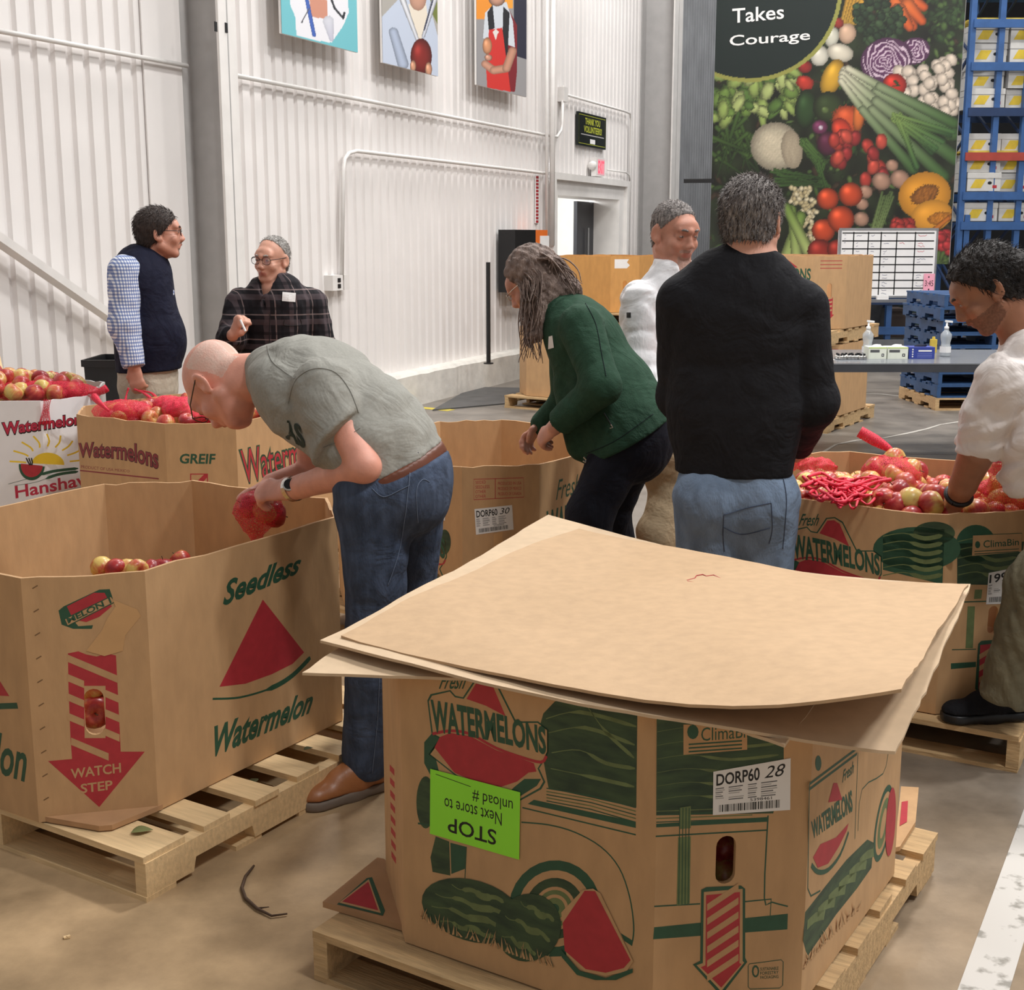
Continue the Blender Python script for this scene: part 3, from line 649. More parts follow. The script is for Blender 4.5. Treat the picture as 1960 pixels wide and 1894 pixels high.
f.stroke([(1434, 1844), (1495, 1836), (1499, 1840), (1498, 1885), (1492, 1890), (1436, 1892), (1432, 1888), (1432, 1848)], .0015, M_green, 'seal_print', 3, closed=True)
f.blob((1446, 1858), 7, 12, M_green, 0, 'seal_print', 3, n=10); f.blob((1446, 1858), 4, 8, M_kprint, 0, 'seal_print', 4, n=10)
for k, s in enumerate(('SUSTAINABLE', 'FORESTRY', 'PACKAGING')): f.text(s, [(1455, 1857 + k * 8), (1490, 1855 + k * 8), (1490, 1849 + k * 8), (1455, 1851 + k * 8)], M_green, 'seal_lettering', 3)
label(f, [(1364, 1559), (1512, 1549), (1513, 1450), (1365, 1476)], 'shipping_label', 'DORP60', '28', '5398461'); f.done()
# --- near bin, right side panel
f = FB[2]
f.poly([(1541, 1745), (1580, 1695), (1620, 1645), (1660, 1606), (1672, 1612), (1668, 1660), (1640, 1700), (1600, 1750), (1545, 1830), (1537, 1800)], M_dgreen, 'melon_pile_print', 1)
for k in range(6): f.stroke([(1545 + k * 20, 1770 - k * 24), (1560 + k * 20, 1755 - k * 24), (1578 + k * 20, 1750 - k * 24)], .02, M_mid, 'melon_bands', 2, curve=2)
grass(f, [(1538, 1850), (1580, 1800), (1640, 1740)], 26, 22)
f.poly([(1585, 1535), (1595, 1498), (1602, 1498), (1612, 1530)], M_red, 'slice_print', 3)
f.text('WATERMELONS', [(1555, 1606), (1632, 1552), (1630, 1510), (1552, 1572)], M_green, 'lettering', 3, bold=.035)
f.poly([(1556, 1640), (1570, 1615), (1600, 1602), (1624, 1575), (1620, 1590), (1605, 1620), (1585, 1652), (1565, 1660)], M_red, 'slice_print', 3)
f.stroke([(1553, 1655), (1565, 1668), (1585, 1664), (1608, 1635), (1624, 1592)], .01, M_green, 'rind_print', 3, curve=3)
f.text('Fresh', [(1612, 1498), (1634, 1478), (1634, 1455), (1612, 1476)], M_green, 'script_lettering', 3, bold=.012, shear=.4)
f.stroke([(1549, 1500), (1546, 1700), (1552, 1714), (1570, 1704)], .004, M_green, 'body_lines', 2)
f.stroke([(1642, 1440), (1636, 1605)], .003, M_green, 'body_lines', 2); f.stroke([(1700, 1440), (1690, 1480), (1650, 1510), (1642, 1590)], .003, M_green, 'body_lines', 2, curve=3)
for k in range(2): f.stroke([(1549, 1500 + k * 10), (1640, 1432 + k * 10)], .006, M_green, 'body_lines', 2)
f.blob((1566, 1460), 6, 15, M_green, 0, 'mirror_print', 2, n=14)
for (rx, ry, m_, l) in ((14, 75, M_green, 3), (11, 62, M_kprint, 4), (8, 50, M_mid, 5), (4, 30, M_kprint, 6)): f.blob((1690, 1575), rx, ry, m_, .16, 'wheel_print', l)
f.blob((1704, 1572), 9, 66, M_red, .06, 'slice_print', 8)
f.done()
# --- near bin, edge-on left chamfer: red arrow stripes
f = FB[7]
for k in range(8): f.poly([(f.w * .35, .10 + k * .03), (f.w * .6, .12 + k * .03), (f.w * .6, .135 + k * .03), (f.w * .35, .115 + k * .03)], M_red, 'arrow_stripes', 1, photo=False)
for k in range(3): f.poly([(f.w * .35 + k * .03, .56), (f.w * .4 + k * .03, .56), (f.w * .3 + k * .03, .63), (f.w * .25 + k * .03, .63)], M_red, 'arrow_stripes', 1, photo=False)
f.done()
# --- bin with Seedless Watermelon
f = LB[1]
f.poly([(112, 1168), (122, 1160), (190, 1128), (210, 1127), (216, 1145), (200, 1150), (135, 1180), (150, 1198), (178, 1196), (176, 1203), (140, 1203), (118, 1195)], M_green, 'emblem_print', 1)
f.poly([(128, 1160), (180, 1134), (200, 1134), (214, 1160), (190, 1180), (165, 1190), (140, 1185)], M_red, 'emblem_print', 2)
f.poly([(124, 1184), (212, 1141), (219, 1152), (130, 1197)], M_kprint, 'emblem_ribbon', 3)
f.stroke([(124, 1184), (212, 1141), (219, 1152), (130, 1197)], .0025, M_green, 'emblem_ribbon_edge', 4, closed=True)
f.text('MELON 1', [(131, 1193), (214, 1153), (210, 1143), (127, 1183)], M_green, 'emblem_lettering', 5, bold=.03)
M_torn = mat('torn_paper_ply', (206, 162, 112), .85, var=.06)
f.poly([(165, 1245), (195, 1206), (206, 1182), (221, 1160), (216, 1147), (262, 1165), (270, 1178), (240, 1215), (235, 1245), (200, 1255)], M_torn, 'torn_patch', 6)
f.poly([(130, 1250), (150, 1246), (165, 1252), (185, 1256), (205, 1250), (222, 1254), (225, 1312), (131, 1312)], M_red, 'arrow_print', 1)
f.poly([(131, 1312), (161, 1312), (162, 1412), (135, 1412)], M_red, 'arrow_print', 1); f.poly([(202, 1312), (225, 1312), (230, 1412), (202, 1412)], M_red, 'arrow_print', 1)
f.poly([(135, 1412), (230, 1412), (231, 1438), (277, 1438), (190, 1544), (92, 1456), (138, 1452)], M_red, 'arrow_print', 1)
def stripe(y0, xa, xb):
    g = lambda x: y0 + (x - 129) * .42
    f.poly([(xa, g(xa)), (xb, g(xb)), (xb, g(xb) + 14), (xa, g(xa) + 14)], M_kprint, 'arrow_stripes', 2)
for k in range(5):
    y0 = 1252 + k * 37
    if k == 0: stripe(y0, 129, 226)
    elif k == 4: stripe(y0 + 8, 136, 208)
    else: stripe(y0, 129, 161); stripe(y0, 202, 229)
f.text('WATCH', [(136, 1490), (232, 1478), (231, 1459), (135, 1471)], M_kprint, 'lettering', 3, bold=.02); f.text('STEP', [(155, 1518), (216, 1510), (215, 1492), (154, 1500)], M_kprint, 'lettering', 3, bold=.02)
for k in range(10): f.stroke([(62 + k * 2.4, 1126 + k * 45), (72 + k * 2.4, 1120 + k * 45)], .003, mat('staple_wire', (120, 90, 60), .5), 'staple', 2)
f.done()
f = LB[2]
f.text('Seedless', [(428, 1160), (578, 1094), (576, 1058), (418, 1116)], M_green, 'script_lettering', 2, bold=.03, shear=.6)
f.poly([(503, 1147), (582, 1248), (560, 1270), (520, 1290), (470, 1308), (420, 1314)], M_red, 'slice_print', 1)
f.stroke([(407, 1337), (460, 1334), (520, 1316), (560, 1292), (594, 1258)], [.006, .016, .012], M_green, 'rind_print', 1, curve=5)
f.text('Watermelon', [(412, 1448), (598, 1362), (600, 1318), (404, 1392)], M_green, 'script_lettering', 2, bold=.03, shear=.6)
f.done()
f = LB[0]; w = f.w
f.text('Watermelon', [(w - .55, .10), (w - .03, .10), (w - .03, .22), (w - .55, .22)], M_green, 'script_lettering', 2, bold=.02, shear=.45, photo=False)
f.stroke([(w - .5, .30), (w - .3, .265), (w - .05, .31)], .016, M_green, 'rind_print', 1, photo=False, curve=4); f.poly([(w - .47, .32), (w - .28, .30), (w - .08, .33), (w - .27, .53)], M_red, 'slice_print', 1, photo=False)
f.done()
# --- middle bin
f = MBN[0]; logo(f, 690, 985, .72, .74)
f.poly([(822, 1020), (836, 1018), (836, 1085), (820, 1086)], M_mid, 'post_print', 2); f.stroke([(822, 1020), (820, 1086)], .003, M_green, 'post_grain', 3); f.stroke([(836, 1018), (836, 1085)], .003, M_green, 'post_grain', 3)
f.blob((851, 1037), 12, 24, M_dgreen, 0, 'headlamp_print', 2); f.blob((815, 1105), 28, 14, M_dgreen, 0, 'wheel_print', 2)
label(f, [(806, 990), (852, 996), (852, 947), (806, 942)], 'shipping_label', 'P84', '', None); f.done()
f = MBN[1]
f.stroke([(907, 917), (1002, 914), (1003, 951), (907, 956)], .0025, M_red, 'origin_box_print', 1, closed=True); f.stroke([(948, 916), (948, 954)], .0025, M_red, 'origin_box_print', 1)
for k in range(3): f.text(('PRODUCED IN USA', 'PRODUCE OF MEXICO', 'PRODUCE OF CANADA')[k], [(953, 928 + k * 10), (998, 927 + k * 10), (998, 921 + k * 10), (953, 922 + k * 10)], M_red, 'origin_lettering', 1)
for k in range(4): f.text(('SEEDED', 'SEEDLESS', 'OTHER', 'OTHER')[k], [(910, 926 + k * 9), (930 + (k == 1) * 7, 925 + k * 9), (930 + (k == 1) * 7, 919 + k * 9), (910, 920 + k * 9)], M_red, 'origin_lettering', 1)
label(f, [(911, 1023), (983, 1013), (980, 966), (908, 974)], 'shipping_label', 'DORP60', '30', '5398460')
f.poly([(945, 1022), (962, 1016), (962, 1040), (945, 1050)], M_torn, 'torn_patch', 3); f.done()
f = MBN[2]; w = f.w
f.text('WATERMELONS', [(.05, .30), (.62, .30), (.62, .45), (.05, .45)], M_green, 'lettering', 2, bold=.03, photo=False)
f.text('Fresh Cut', [(.12, .48), (.45, .48), (.45, .56), (.12, .56)], M_green, 'script_lettering', 2, shear=.4, photo=False); f.blob((.32, .2), .22, .1, M_red, 0, 'slice_print', 1, photo=False); f.blob((.32, .2), .24, .12, M_green, 0, 'rind_print', .5, photo=False)
f.done()
# --- right bin
f = RB[0]; logo(f, 1513, 1015, .76, .76)
f.blob((1755, 1050), 84, 42, M_green, 0, 'melon_print', 1); f.blob((1788, 1020), 40, 22, M_dgreen, 0, 'melon_print', 1)
f.poly([(1690, 1030), (1700, 1020), (1808, 1012), (1804, 1118), (1690, 1090)], M_green, 'melon_print', 1)
for k in range(6): f.stroke([(1690, 1026 + k * 15), (1730, 1020 + k * 15), (1770, 1030 + k * 15), (1804, 1024 + k * 15)], [.003, .014, .004], M_mid, 'melon_bands', 2, curve=4)
f.done()
f = RB[1]
f.blob((1868, 1040), 38, 36, M_green, 0, 'melon_print', 1); f.poly([(1832, 1040), (1960, 1036), (1950, 1120), (1832, 1118)], M_dgreen, 'melon_print', 1)
for k in range(5): f.stroke([(1834, 1036 + k * 16), (1870, 1030 + k * 16), (1905, 1040 + k * 16), (1945, 1034 + k * 16)], [.003, .012, .004], M_mid, 'melon_bands', 2, curve=4)
f.poly([(1860, 1064), (1955, 1056), (1956, 1020), (1862, 1024)], M_kprint, 'brand_panel', 3); f.stroke([(1860, 1064), (1955, 1056), (1956, 1020), (1862, 1024)], .002, M_green, 'brand_lines', 4, closed=True)
f.text('ClimaBin', [(1882, 1048), (1950, 1043), (1950, 1030), (1882, 1034)], M_green, 'brand_lettering', 4, bold=.01); f.blob((1871, 1042), 5, 7, M_green, 0, 'brand_shield', 4, n=10)
for k in range(2): f.stroke([(1865, 1055 + k * 5), (1950, 1050 + k * 5)], .0025, M_green, 'brand_lines', 4)
f.poly([(1866, 1128), (1880, 1128), (1878, 1145), (1864, 1146)], M_mid, 'post_print', 3); f.poly([(1852, 1160), (1866, 1160), (1862, 1240), (1848, 1240)], M_mid, 'post_print', 3)
f.stroke([(1832, 1152), (1960, 1148)], .004, M_green, 'body_lines', 2); f.stroke([(1822, 1243), (1868, 1242)], .003, M_green, 'body_lines', 2); f.poly([(1820, 1280), (1868, 1276), (1868, 1266), (1820, 1269)], M_green, 'bumper_print', 2)
f.poly([(1872, 1232), (1878, 1226), (1930, 1222), (1930, 1320), (1880, 1330), (1866, 1318)], M_green, 'arrow_outline', 4); f.poly([(1876, 1234), (1928, 1228), (1926, 1318), (1872, 1322)], M_red, 'arrow_print', 5)
for k in range(4): f.poly([(1874, 1262 + k * 22), (1874, 1252 + k * 22), (1924, 1222 + k * 22), (1924, 1232 + k * 22)], M_kprint, 'arrow_stripes', 6)
label(f, [(1887, 1156), (1952, 1154), (1952, 1084), (1892, 1096)], 'shipping_label', '199', 'mbr', None); f.done()
# --- bin printed GREIF
M_darkred = mat('wine_red_print', (136, 44, 52), .6, var=.1)
f = GB[0]
def arch(a, b): return a, b * .75 + .18 * math.sin(a * 3.0) - .05 * a
f.text('Watermelons', [(150, 876), (304, 898), (303, 842), (150, 838)], mat('dark_red_edge', (70, 30, 32), .6), 'lettering_edge', 1, bold=.05, warp=arch)
f.text('Watermelons', [(151, 874), (303, 896), (302, 843), (151, 839)], M_darkred, 'lettering', 2, bold=.015, warp=arch)
f.stroke([(153, 900), (304, 916)], .006, M_darkred, 'line_print', 1); f.text('PRODUCT OF USA MEXICO', [(155, 896), (248, 904), (248, 899), (155, 890)], M_darkred, 'small_lettering', 1); f.done()
f = GB[1]
f.text('GREIF', [(343, 887), (411, 888), (413, 868), (345, 868)], M_green, 'lettering', 1, bold=.03)
f.poly([(364, 906), (398, 906), (398, 945), (364, 945)], M_red, 'stripe_panel', 1); f.poly([(366, 908), (390, 908), (366, 932)], M_kprint, 'stripe_gap', 2); f.poly([(396, 914), (396, 932), (384, 943), (370, 943)], M_kprint, 'stripe_gap', 2); f.done()
f = GB[2]
f.text('Watermelons', [(466, 930), (640, 880), (640, 818), (456, 860)], M_dgreen, 'lettering_edge', 1, bold=.05); f.text('Watermelons', [(468, 926), (638, 878), (637, 822), (460, 862)], M_red, 'lettering', 2, bold=.0); f.done()
# --- white bin
M_crim = mat('crimson_print', (186, 40, 70), .5, var=.05); M_sun = mat('sun_yellow_print', (236, 200, 50), .5, var=.05)
f = WB[0]
f.text('Watermelons', [(4, 836), (168, 812), (168, 788), (2, 808)], M_ink, 'lettering_edge', 1, bold=.06); f.text('Watermelons', [(5, 833), (166, 810), (166, 790), (4, 809)], M_crim, 'lettering', 2, bold=.03)
f.text('Hanshaw', [(30, 954), (178, 926), (176, 903), (28, 930)], M_crim, 'lettering', 2, bold=.02)
f.blob((92, 888), 31, 22, M_sun, .05, 'sun_print', 1, a0=math.pi, a1=2 * math.pi)
for k in range(9):
    a = math.pi * (1.03 + k * .115); c, s_ = math.cos(a), math.sin(a); f.stroke([(92 + 42 * c, 888 + 34 * s_), (92 + 55 * c + 4, 888 + 44 * s_), (92 + 74 * c, 888 + 58 * s_)], .008, M_sun, 'sun_rays', 1, curve=3)
f.blob((61, 890), 25, 29, M_green, .1, 'rind_print', 2, a0=0, a1=math.pi); f.blob((61, 889), 21, 24, M_red, .1, 'slice_print', 3, a0=0, a1=math.pi)
for k in range(3): f.stroke([(50 + k * 5, 876), (54 + k * 4, 884), (57 + k * 2, 890)], .006, M_ink, 'leaf_print', 4)
f.stroke([(16, 926), (60, 914), (100, 902), (150, 896)], [.002, .014, .004], M_green, 'wave_print', 4, curve=5); f.stroke([(28, 929), (70, 922), (110, 908), (150, 902)], [.002, .014, .004], M_green, 'wave_print', 4, curve=5); f.done()
# --- far bins
for FF, sc in ((S5, 1), (S4, 1), (S1, 1), (S2, 1)):
    f = FF[1]; w = f.w
    f.poly([(w * .28, .12), (w * .62, .12), (w * .62, .2), (w * .62, .22), (w * .62, .26), (w * .28, .26)], M_red, 'arrow_print', 1, photo=False); f.poly([(w * .22, .12), (w * .68, .12), (w * .45, .05)], M_red, 'arrow_print', 1, photo=False)
    for k in range(4): f.poly([(w * .30, .13 + k * .034), (w * .60, .15 + k * .034), (w * .60, .165 + k * .034), (w * .30, .145 + k * .034)], M_kprint, 'arrow_stripes', 2, photo=False)
    for k in range(3): f.stroke([(w * .2, .56 - k * .03), (w * .85, .56 - k * .03)], .006, M_red, 'origin_lettering', 1, photo=False)
    f.done()
f = S5[0]; w = f.w; f.text('WATERMELONS', [(.02, .40), (w - .02, .40), (w - .02, .50), (.02, .50)], M_green, 'lettering', 1, bold=.03, photo=False); f.poly([(w * .40, .505), (w * .78, .505), (w * .6, .58)], M_red, 'slice_print', 1, photo=False)
f.text('Fresh', [(.04, .52), (w * .32, .52), (w * .34, .58), (.06, .58)], M_green, 'script_lettering', 1, shear=.4, photo=False); f.done()
f = S3[1]; w = f.w; f.poly([(.04, .44), (.17, .44), (.2, .47), (.17, .5), (.19, .53), (.04, .53)], M_paper, 'torn_label', 1, photo=False); f.done()

# ------------------------------------------------------------------ loose bottom flaps sticking out on the pallets
def flap(parent, pts, z, m, t=.012):
    n = len(pts); MB().add([Vector((p.x, p.y, z + (p.z if len(p) > 2 else 0))) for p in pts] + [Vector((p.x, p.y, z + t + p.z)) for p in pts],
        [tuple(range(n))[::-1], tuple(range(n, 2 * n))] + [(i, (i + 1) % n, n + (i + 1) % n, n + i) for i in range(n)]).build('bottom_flap', m, parent)
zt = PAL_H + .004
def fl(e, pix, z=zt): return [Vector((*on_z(x, y, z)[:2], 0)) for x, y in pix]
flap(BINS['left']['e'], fl(None, [(75, 1570), (190, 1590), (215, 1588), (312, 1548), (180, 1545)]), zt, M_kraftin, .014)
q = fl(None, [(618, 1735), (770, 1780), (785, 1700), (735, 1652), (722, 1650)]); flap(BINS['front']['e'], q, zt - .001, M_kraftin, .014)
fF = Face((0, 0, zt + .0135), (1, 0, 0), 1, 1, V=(0, 1, 0), N=(0, 0, 1), parent=BINS['front']['e'])
fF.poly([(645, 1730), (733, 1752), (737, 1742), (712, 1678), (702, 1680)], M_green, 'flap_triangle_print', 1); fF.poly([(649, 1727), (729, 1747), (706, 1682)], M_kprint, 'flap_triangle_print', 2); fF.poly([(655, 1725), (724, 1742), (705, 1687)], M_red, 'flap_triangle_print', 3)
q = fl(None, [(1712, 1630), (1724, 1512), (1758, 1514), (1752, 1580), (1722, 1628)]); flap(BINS['front']['e'], q, zt, M_kraft, .012)
fF.poly([(1722, 1580), (1726, 1534), (1738, 1532), (1736, 1572)], M_red, 'flap_letter_print', 1); fF.done()

# ------------------------------------------------------------------ loose cardboard sheets lying on the near bin
def sheet(label, ctrl, m, th=.006, n=26, wav=.004, seed=0):
    """3 x 3 control points as (photo x, photo y, height) -> a gently bent sheet with thickness"""
    C = [[on_z(x, y, z) for x, y, z in row] for row in ctrl]
    def q(t): return ((1 - t) * (1 - 2 * t), 4 * t * (1 - t), t * (2 * t - 1))
    top = []; rnd = random.Random(seed); ph = [rnd.uniform(0, 6) for _ in range(6)]
    for i in range(n + 1):
        for j in range(n + 1):
            a, b = q(i / n), q(j / n); p = Vector((0, 0, 0))
            for r in range(3):
                for s in range(3): p += C[r][s] * (a[r] * b[s])
            p.z += wav * (math.sin(i * .5 + ph[0]) * math.sin(j * .33 + ph[1]) + .5 * math.sin(i * .21 + j * .4 + ph[2]))
            if i in (0, n) or j in (0, n): p += Vector((rnd.uniform(-.002, .002), rnd.uniform(-.002, .002), 0))
            top.append(p)
    N = (n + 1) ** 2; vs = top + [p - Vector((0, 0, th)) for p in top]; fs = []; I = lambda i, j: i * (n + 1) + j
    for i in range(n):
        for j in range(n):
            a = (I(i, j), I(i, j + 1), I(i + 1, j + 1), I(i + 1, j)); fs.append(a); fs.append(tuple(k + N for k in a[::-1]))
    for k in range(n):
        for a, b in ((I(0, k), I(0, k + 1)), (I(n, k + 1), I(n, k)), (I(k + 1, 0), I(k, 0)), (I(k, n), I(k + 1, n))): fs.append((a, a + N, b + N, b))
    o = obj('cardboard_sheet', vs, fs, m, smooth=False); o.data.polygons.foreach_set('use_smooth', [True] * len(o.data.polygons)); o.data.set_sharp_from_angle(angle=R(40))
    # make the upper side face up
    if o.data.polygons[0].normal.z < 0: o.data.flip_normals()
    return tag(o, label, 'cardboard sheet', 'cardboard sheets on the near bin')
# rows: near edge (left..right), middle, far edge
SH1 = sheet('topmost kraft sheet with a small red doodle, curled at its right corner',
      [[(652, 1212, .786), (1190, 1331, .796), (1724, 1322, .872)], [(875, 1105, .800), (1230, 1160, .805), (1790, 1215, .835)], [(1108, 1008, .800), (1450, 1078, .796), (1852, 1122, .812)]], M_sheet, seed=1)
SH2 = sheet('second sheet down, its pale right edge and drooping corner sticking out',
      [[(612, 1226, .772), (1200, 1360, .772), (1714, 1434, .735)], [(832, 1110, .781), (1230, 1165, .785), (1795, 1268, .778)], [(1050, 984, .784), (1450, 1080, .782), (1858, 1116, .800)]], mat('pale_sheet_edge', (204, 178, 146), .75, var=.05, vscale=30), seed=2)
SH3 = sheet('lowest sheet with its left tip poking out toward the brown shoe',
      [[(580, 1288, .742), (1080, 1312, .768), (1500, 1422, .756)], [(800, 1150, .765), (1200, 1190, .769), (1640, 1270, .765)], [(1080, 1010, .769), (1420, 1085, .769), (1800, 1135, .769)]], mat('pale_sheet_edge', (204, 178, 146), .75), seed=3)
# red pencil doodle on the top sheet
pts = [(1315, 1110), (1330, 1106), (1333, 1101), (1345, 1099), (1352, 1102), (1366, 1100), (1386, 1110), (1388, 1114), (1350, 1112), (1332, 1115), (1316, 1112)]
mb = MB(); mb.tube([on_z(x, y, .8045 - .0) for x, y in pts] , .0012, 5); mb.build('pencil_doodle', M_red, SH1)
# ------------------------------------------------------------------ people: bodies and clothes grown as smooth blended volumes
def _v(p): return np.array(p, dtype=float)
def CN(a, b, ra, rb, clip=()): return dict(t='c', a=_v(a), b=_v(b), ra=ra, rb=rb, clip=[( _v(p), _v(n) / np.linalg.norm(_v(n))) for p, n in clip])
def EC(a, b, ra, rb, side, flat, clip=()):
    d = CN(a, b, ra, rb, clip); ax = d['b'] - d['a']; n = np.cross(ax, _v(side)); d['n'] = n / np.linalg.norm(n); d['flat'] = flat; return d
def EL(c, r, M=None, clip=()): return dict(t='e', c=_v(c), r=_v(r), M=np.array(M) if M is not None else np.eye(3), clip=[(_v(p), _v(n) / np.linalg.norm(_v(n))) for p, n in clip])
def CHAIN(pts, rs, clip=()): return [CN(pts[i], pts[i + 1], rs[i], rs[i + 1], clip) for i in range(len(pts) - 1)]
def pbounds(p):
    if p['t'] == 'c':
        r = max(p['ra'], p['rb']); return np.minimum(p['a'], p['b']) - r, np.maximum(p['a'], p['b']) + r
    r = p['r'].max(); return p['c'] - r, p['c'] + r
def pdist(p, X):
    if p['t'] == 'c':
        A = X - p['a']; ba = p['b'] - p['a']
        if 'n' in p:
            h = A @ p['n']; A = A + np.multiply.outer(h * (1 / p['flat'] - 1), p['n'])
        t = np.clip(A @ ba / max(ba @ ba, 1e-12), 0, 1)
        d = np.linalg.norm(A - np.multiply.outer(t, ba), axis=-1) - (p['ra'] + (p['rb'] - p['ra']) * t)
        if 'n' in p: d = d * (p['flat'] ** .5)
    else:
        q = (X - p['c']) @ p['M']; k0 = np.linalg.norm(q / p['r'], axis=-1); k1 = np.linalg.norm(q / p['r'] ** 2, axis=-1)
        d = k0 * (k0 - 1) / np.maximum(k1, 1e-9)
    for pt, n in p['clip']: d = np.maximum(d, (X - pt) @ n)
    return d
def wrinkle(X, amp, wl, seed):
    r = np.random.default_rng(seed); out = 0
    for i in range(5):
        w = r.normal(size=3); w = w / np.linalg.norm(w) * 2 * math.pi / (wl * r.uniform(.6, 1.5)); w2 = r.normal(size=3) * 2 * math.pi / (wl * 3)
        out = out + (.65 - np.abs(np.sin(.5 * (X @ w) + 1.3 * np.sin(X @ w2 + r.uniform(0, 6)) + r.uniform(0, 6)))) * 1.5 / (1 + .4 * i)
    return amp * out
def grow(prims, vox, k=.02, sub=(), ksub=.006, clips=(), fold=0, wl=.09, seed=1, smooth=2, hold=0):
    """smooth union of prims (minus sub) -> vertices, quads (surface nets); a list of lists blends each list softly and joins them with a crease"""
    groups = prims if isinstance(prims[0], (list, tuple)) else [prims]; prims = [p for g in groups for p in g]
    B = [pbounds(p) for p in prims]; lo = np.min([b[0] for b in B], 0) - 4 * vox - fold * 3; hi = np.max([b[1] for b in B], 0) + 4 * vox + fold * 3
    n = np.ceil((hi - lo) / vox).astype(int) + 1
    ax = [lo[i] + vox * np.arange(n[i]) for i in range(3)]
    F = np.full(n, .2)
    def box(b, mg):
        i0 = np.maximum(0, np.floor((b[0] - mg - lo) / vox).astype(int)); i1 = np.minimum(n, np.ceil((b[1] + mg - lo) / vox).astype(int) + 1); return i0, i1
    def pts(i0, i1): return np.stack(np.meshgrid(ax[0][i0[0]:i1[0]], ax[1][i0[1]:i1[1]], ax[2][i0[2]:i1[2]], indexing='ij'), -1)
    def smin(d, f, k): h = np.clip(.5 + .5 * (d - f) / k, 0, 1); return d * (1 - h) + f * h - k * h * (1 - h)
    for gi, g in enumerate(groups):
        G_ = F if gi == 0 else np.full(n, .2)
        for p in g:
            i0, i1 = box(pbounds(p), k + 3 * vox)
            if np.any(i1 <= i0): continue
            sl = tuple(slice(a, c) for a, c in zip(i0, i1)); G_[sl] = smin(pdist(p, pts(i0, i1)), G_[sl], k)
        if gi: F = smin(G_, F, .007)
    for p in sub:
        i0, i1 = box(pbounds(p), ksub + 3 * vox)
        if np.any(i1 <= i0): continue
        sl = tuple(slice(a, c) for a, c in zip(i0, i1)); d = -pdist(p, pts(i0, i1)); f = F[sl]
        h = np.clip(.5 - .5 * (d - f) / ksub, 0, 1); F[sl] = d * (1 - h) + f * h + ksub * h * (1 - h)
    if clips or fold:
        G = pts(np.zeros(3, int), n)
        if fold: F = F + wrinkle(G, fold, wl, seed)
        for pt, nn in clips: nn = _v(nn); F = np.maximum(F, (G - _v(pt)) @ (nn / np.linalg.norm(nn)))
    for s in (F[0], F[-1], F[:, 0], F[:, -1], F[:, :, 0], F[:, :, -1]): s[...] = np.maximum(s, vox)
    neg = F < 0; cn = n - 1
    cnt = np.zeros(cn, np.int32); acc = np.zeros((*cn, 3), np.float32)
    off = [(0, 0, 0), (1, 0, 0), (0, 1, 0), (1, 1, 0), (0, 0, 1), (1, 0, 1), (0, 1, 1), (1, 1, 1)]
    def cs(o, A): return A[o[0]:o[0] + cn[0], o[1]:o[1] + cn[1], o[2]:o[2] + cn[2]]
    tot = sum(cs(o, neg).astype(np.int8) for o in off); act = (tot > 0) & (tot < 8)
    idx = np.argwhere(act); I, J, K = idx.T; V = np.zeros((len(idx), 3)); C = np.zeros(len(idx))
    for o in off:
        for a in range(3):
            if o[a]: continue
            o2 = list(o); o2[a] = 1
            f0 = F[I + o[0], J + o[1], K + o[2]]; f1 = F[I + o2[0], J + o2[1], K + o2[2]]; cr = (f0 < 0) != (f1 < 0)
            t = np.where(cr, f0 / np.where(cr, f0 - f1, 1), 0)
            P = np.tile(np.array(o, float), (len(idx), 1)); P[:, a] += t; V += P * cr[:, None]; C += cr
    V = lo + vox * (idx + V / np.maximum(C, 1)[:, None])
    ids = -np.ones(cn, np.int64); ids[I, J, K] = np.arange(len(idx)); Q = []
    for a in range(3):
        b, c = (a + 1) % 3, (a + 2) % 3
        s0 = [slice(None)] * 3; s1 = [slice(None)] * 3; s0[a] = slice(0, -1); s1[a] = slice(1, None)
        e = neg[tuple(s0)] != neg[tuple(s1)]; E = np.argwhere(e); E = E[(E[:, b] > 0) & (E[:, c] > 0) & (E[:, b] < cn[b]) & (E[:, c] < cn[c])]
        if not len(E): continue
        inside = neg[tuple(E.T)]
        def cell(db, dc): q = E.copy(); q[:, b] += db; q[:, c] += dc; return ids[tuple(q.T)]
        q = np.stack([cell(-1, -1), cell(0, -1), cell(0, 0), cell(-1, 0)], 1); q[~inside] = q[~inside][:, ::-1]; Q.append(q)
    Q = np.concatenate(Q); Q = Q[(Q >= 0).all(1)]
    for _ in range(smooth):
        S = np.zeros_like(V); D = np.zeros(len(V))
        for i in range(4): np.add.at(S, Q[:, i], V[Q[:, (i + 1) % 4]]); np.add.at(D, Q[:, i], 1)
        V = V * .45 + .55 * S / np.maximum(D, 1)[:, None]
    return V, Q
def put(e, name, prims, m, vox=.008, k=.03, **kw):
    V, Q = grow(prims, vox, k, **kw); return obj(name, V, Q, m, e, smooth=True)

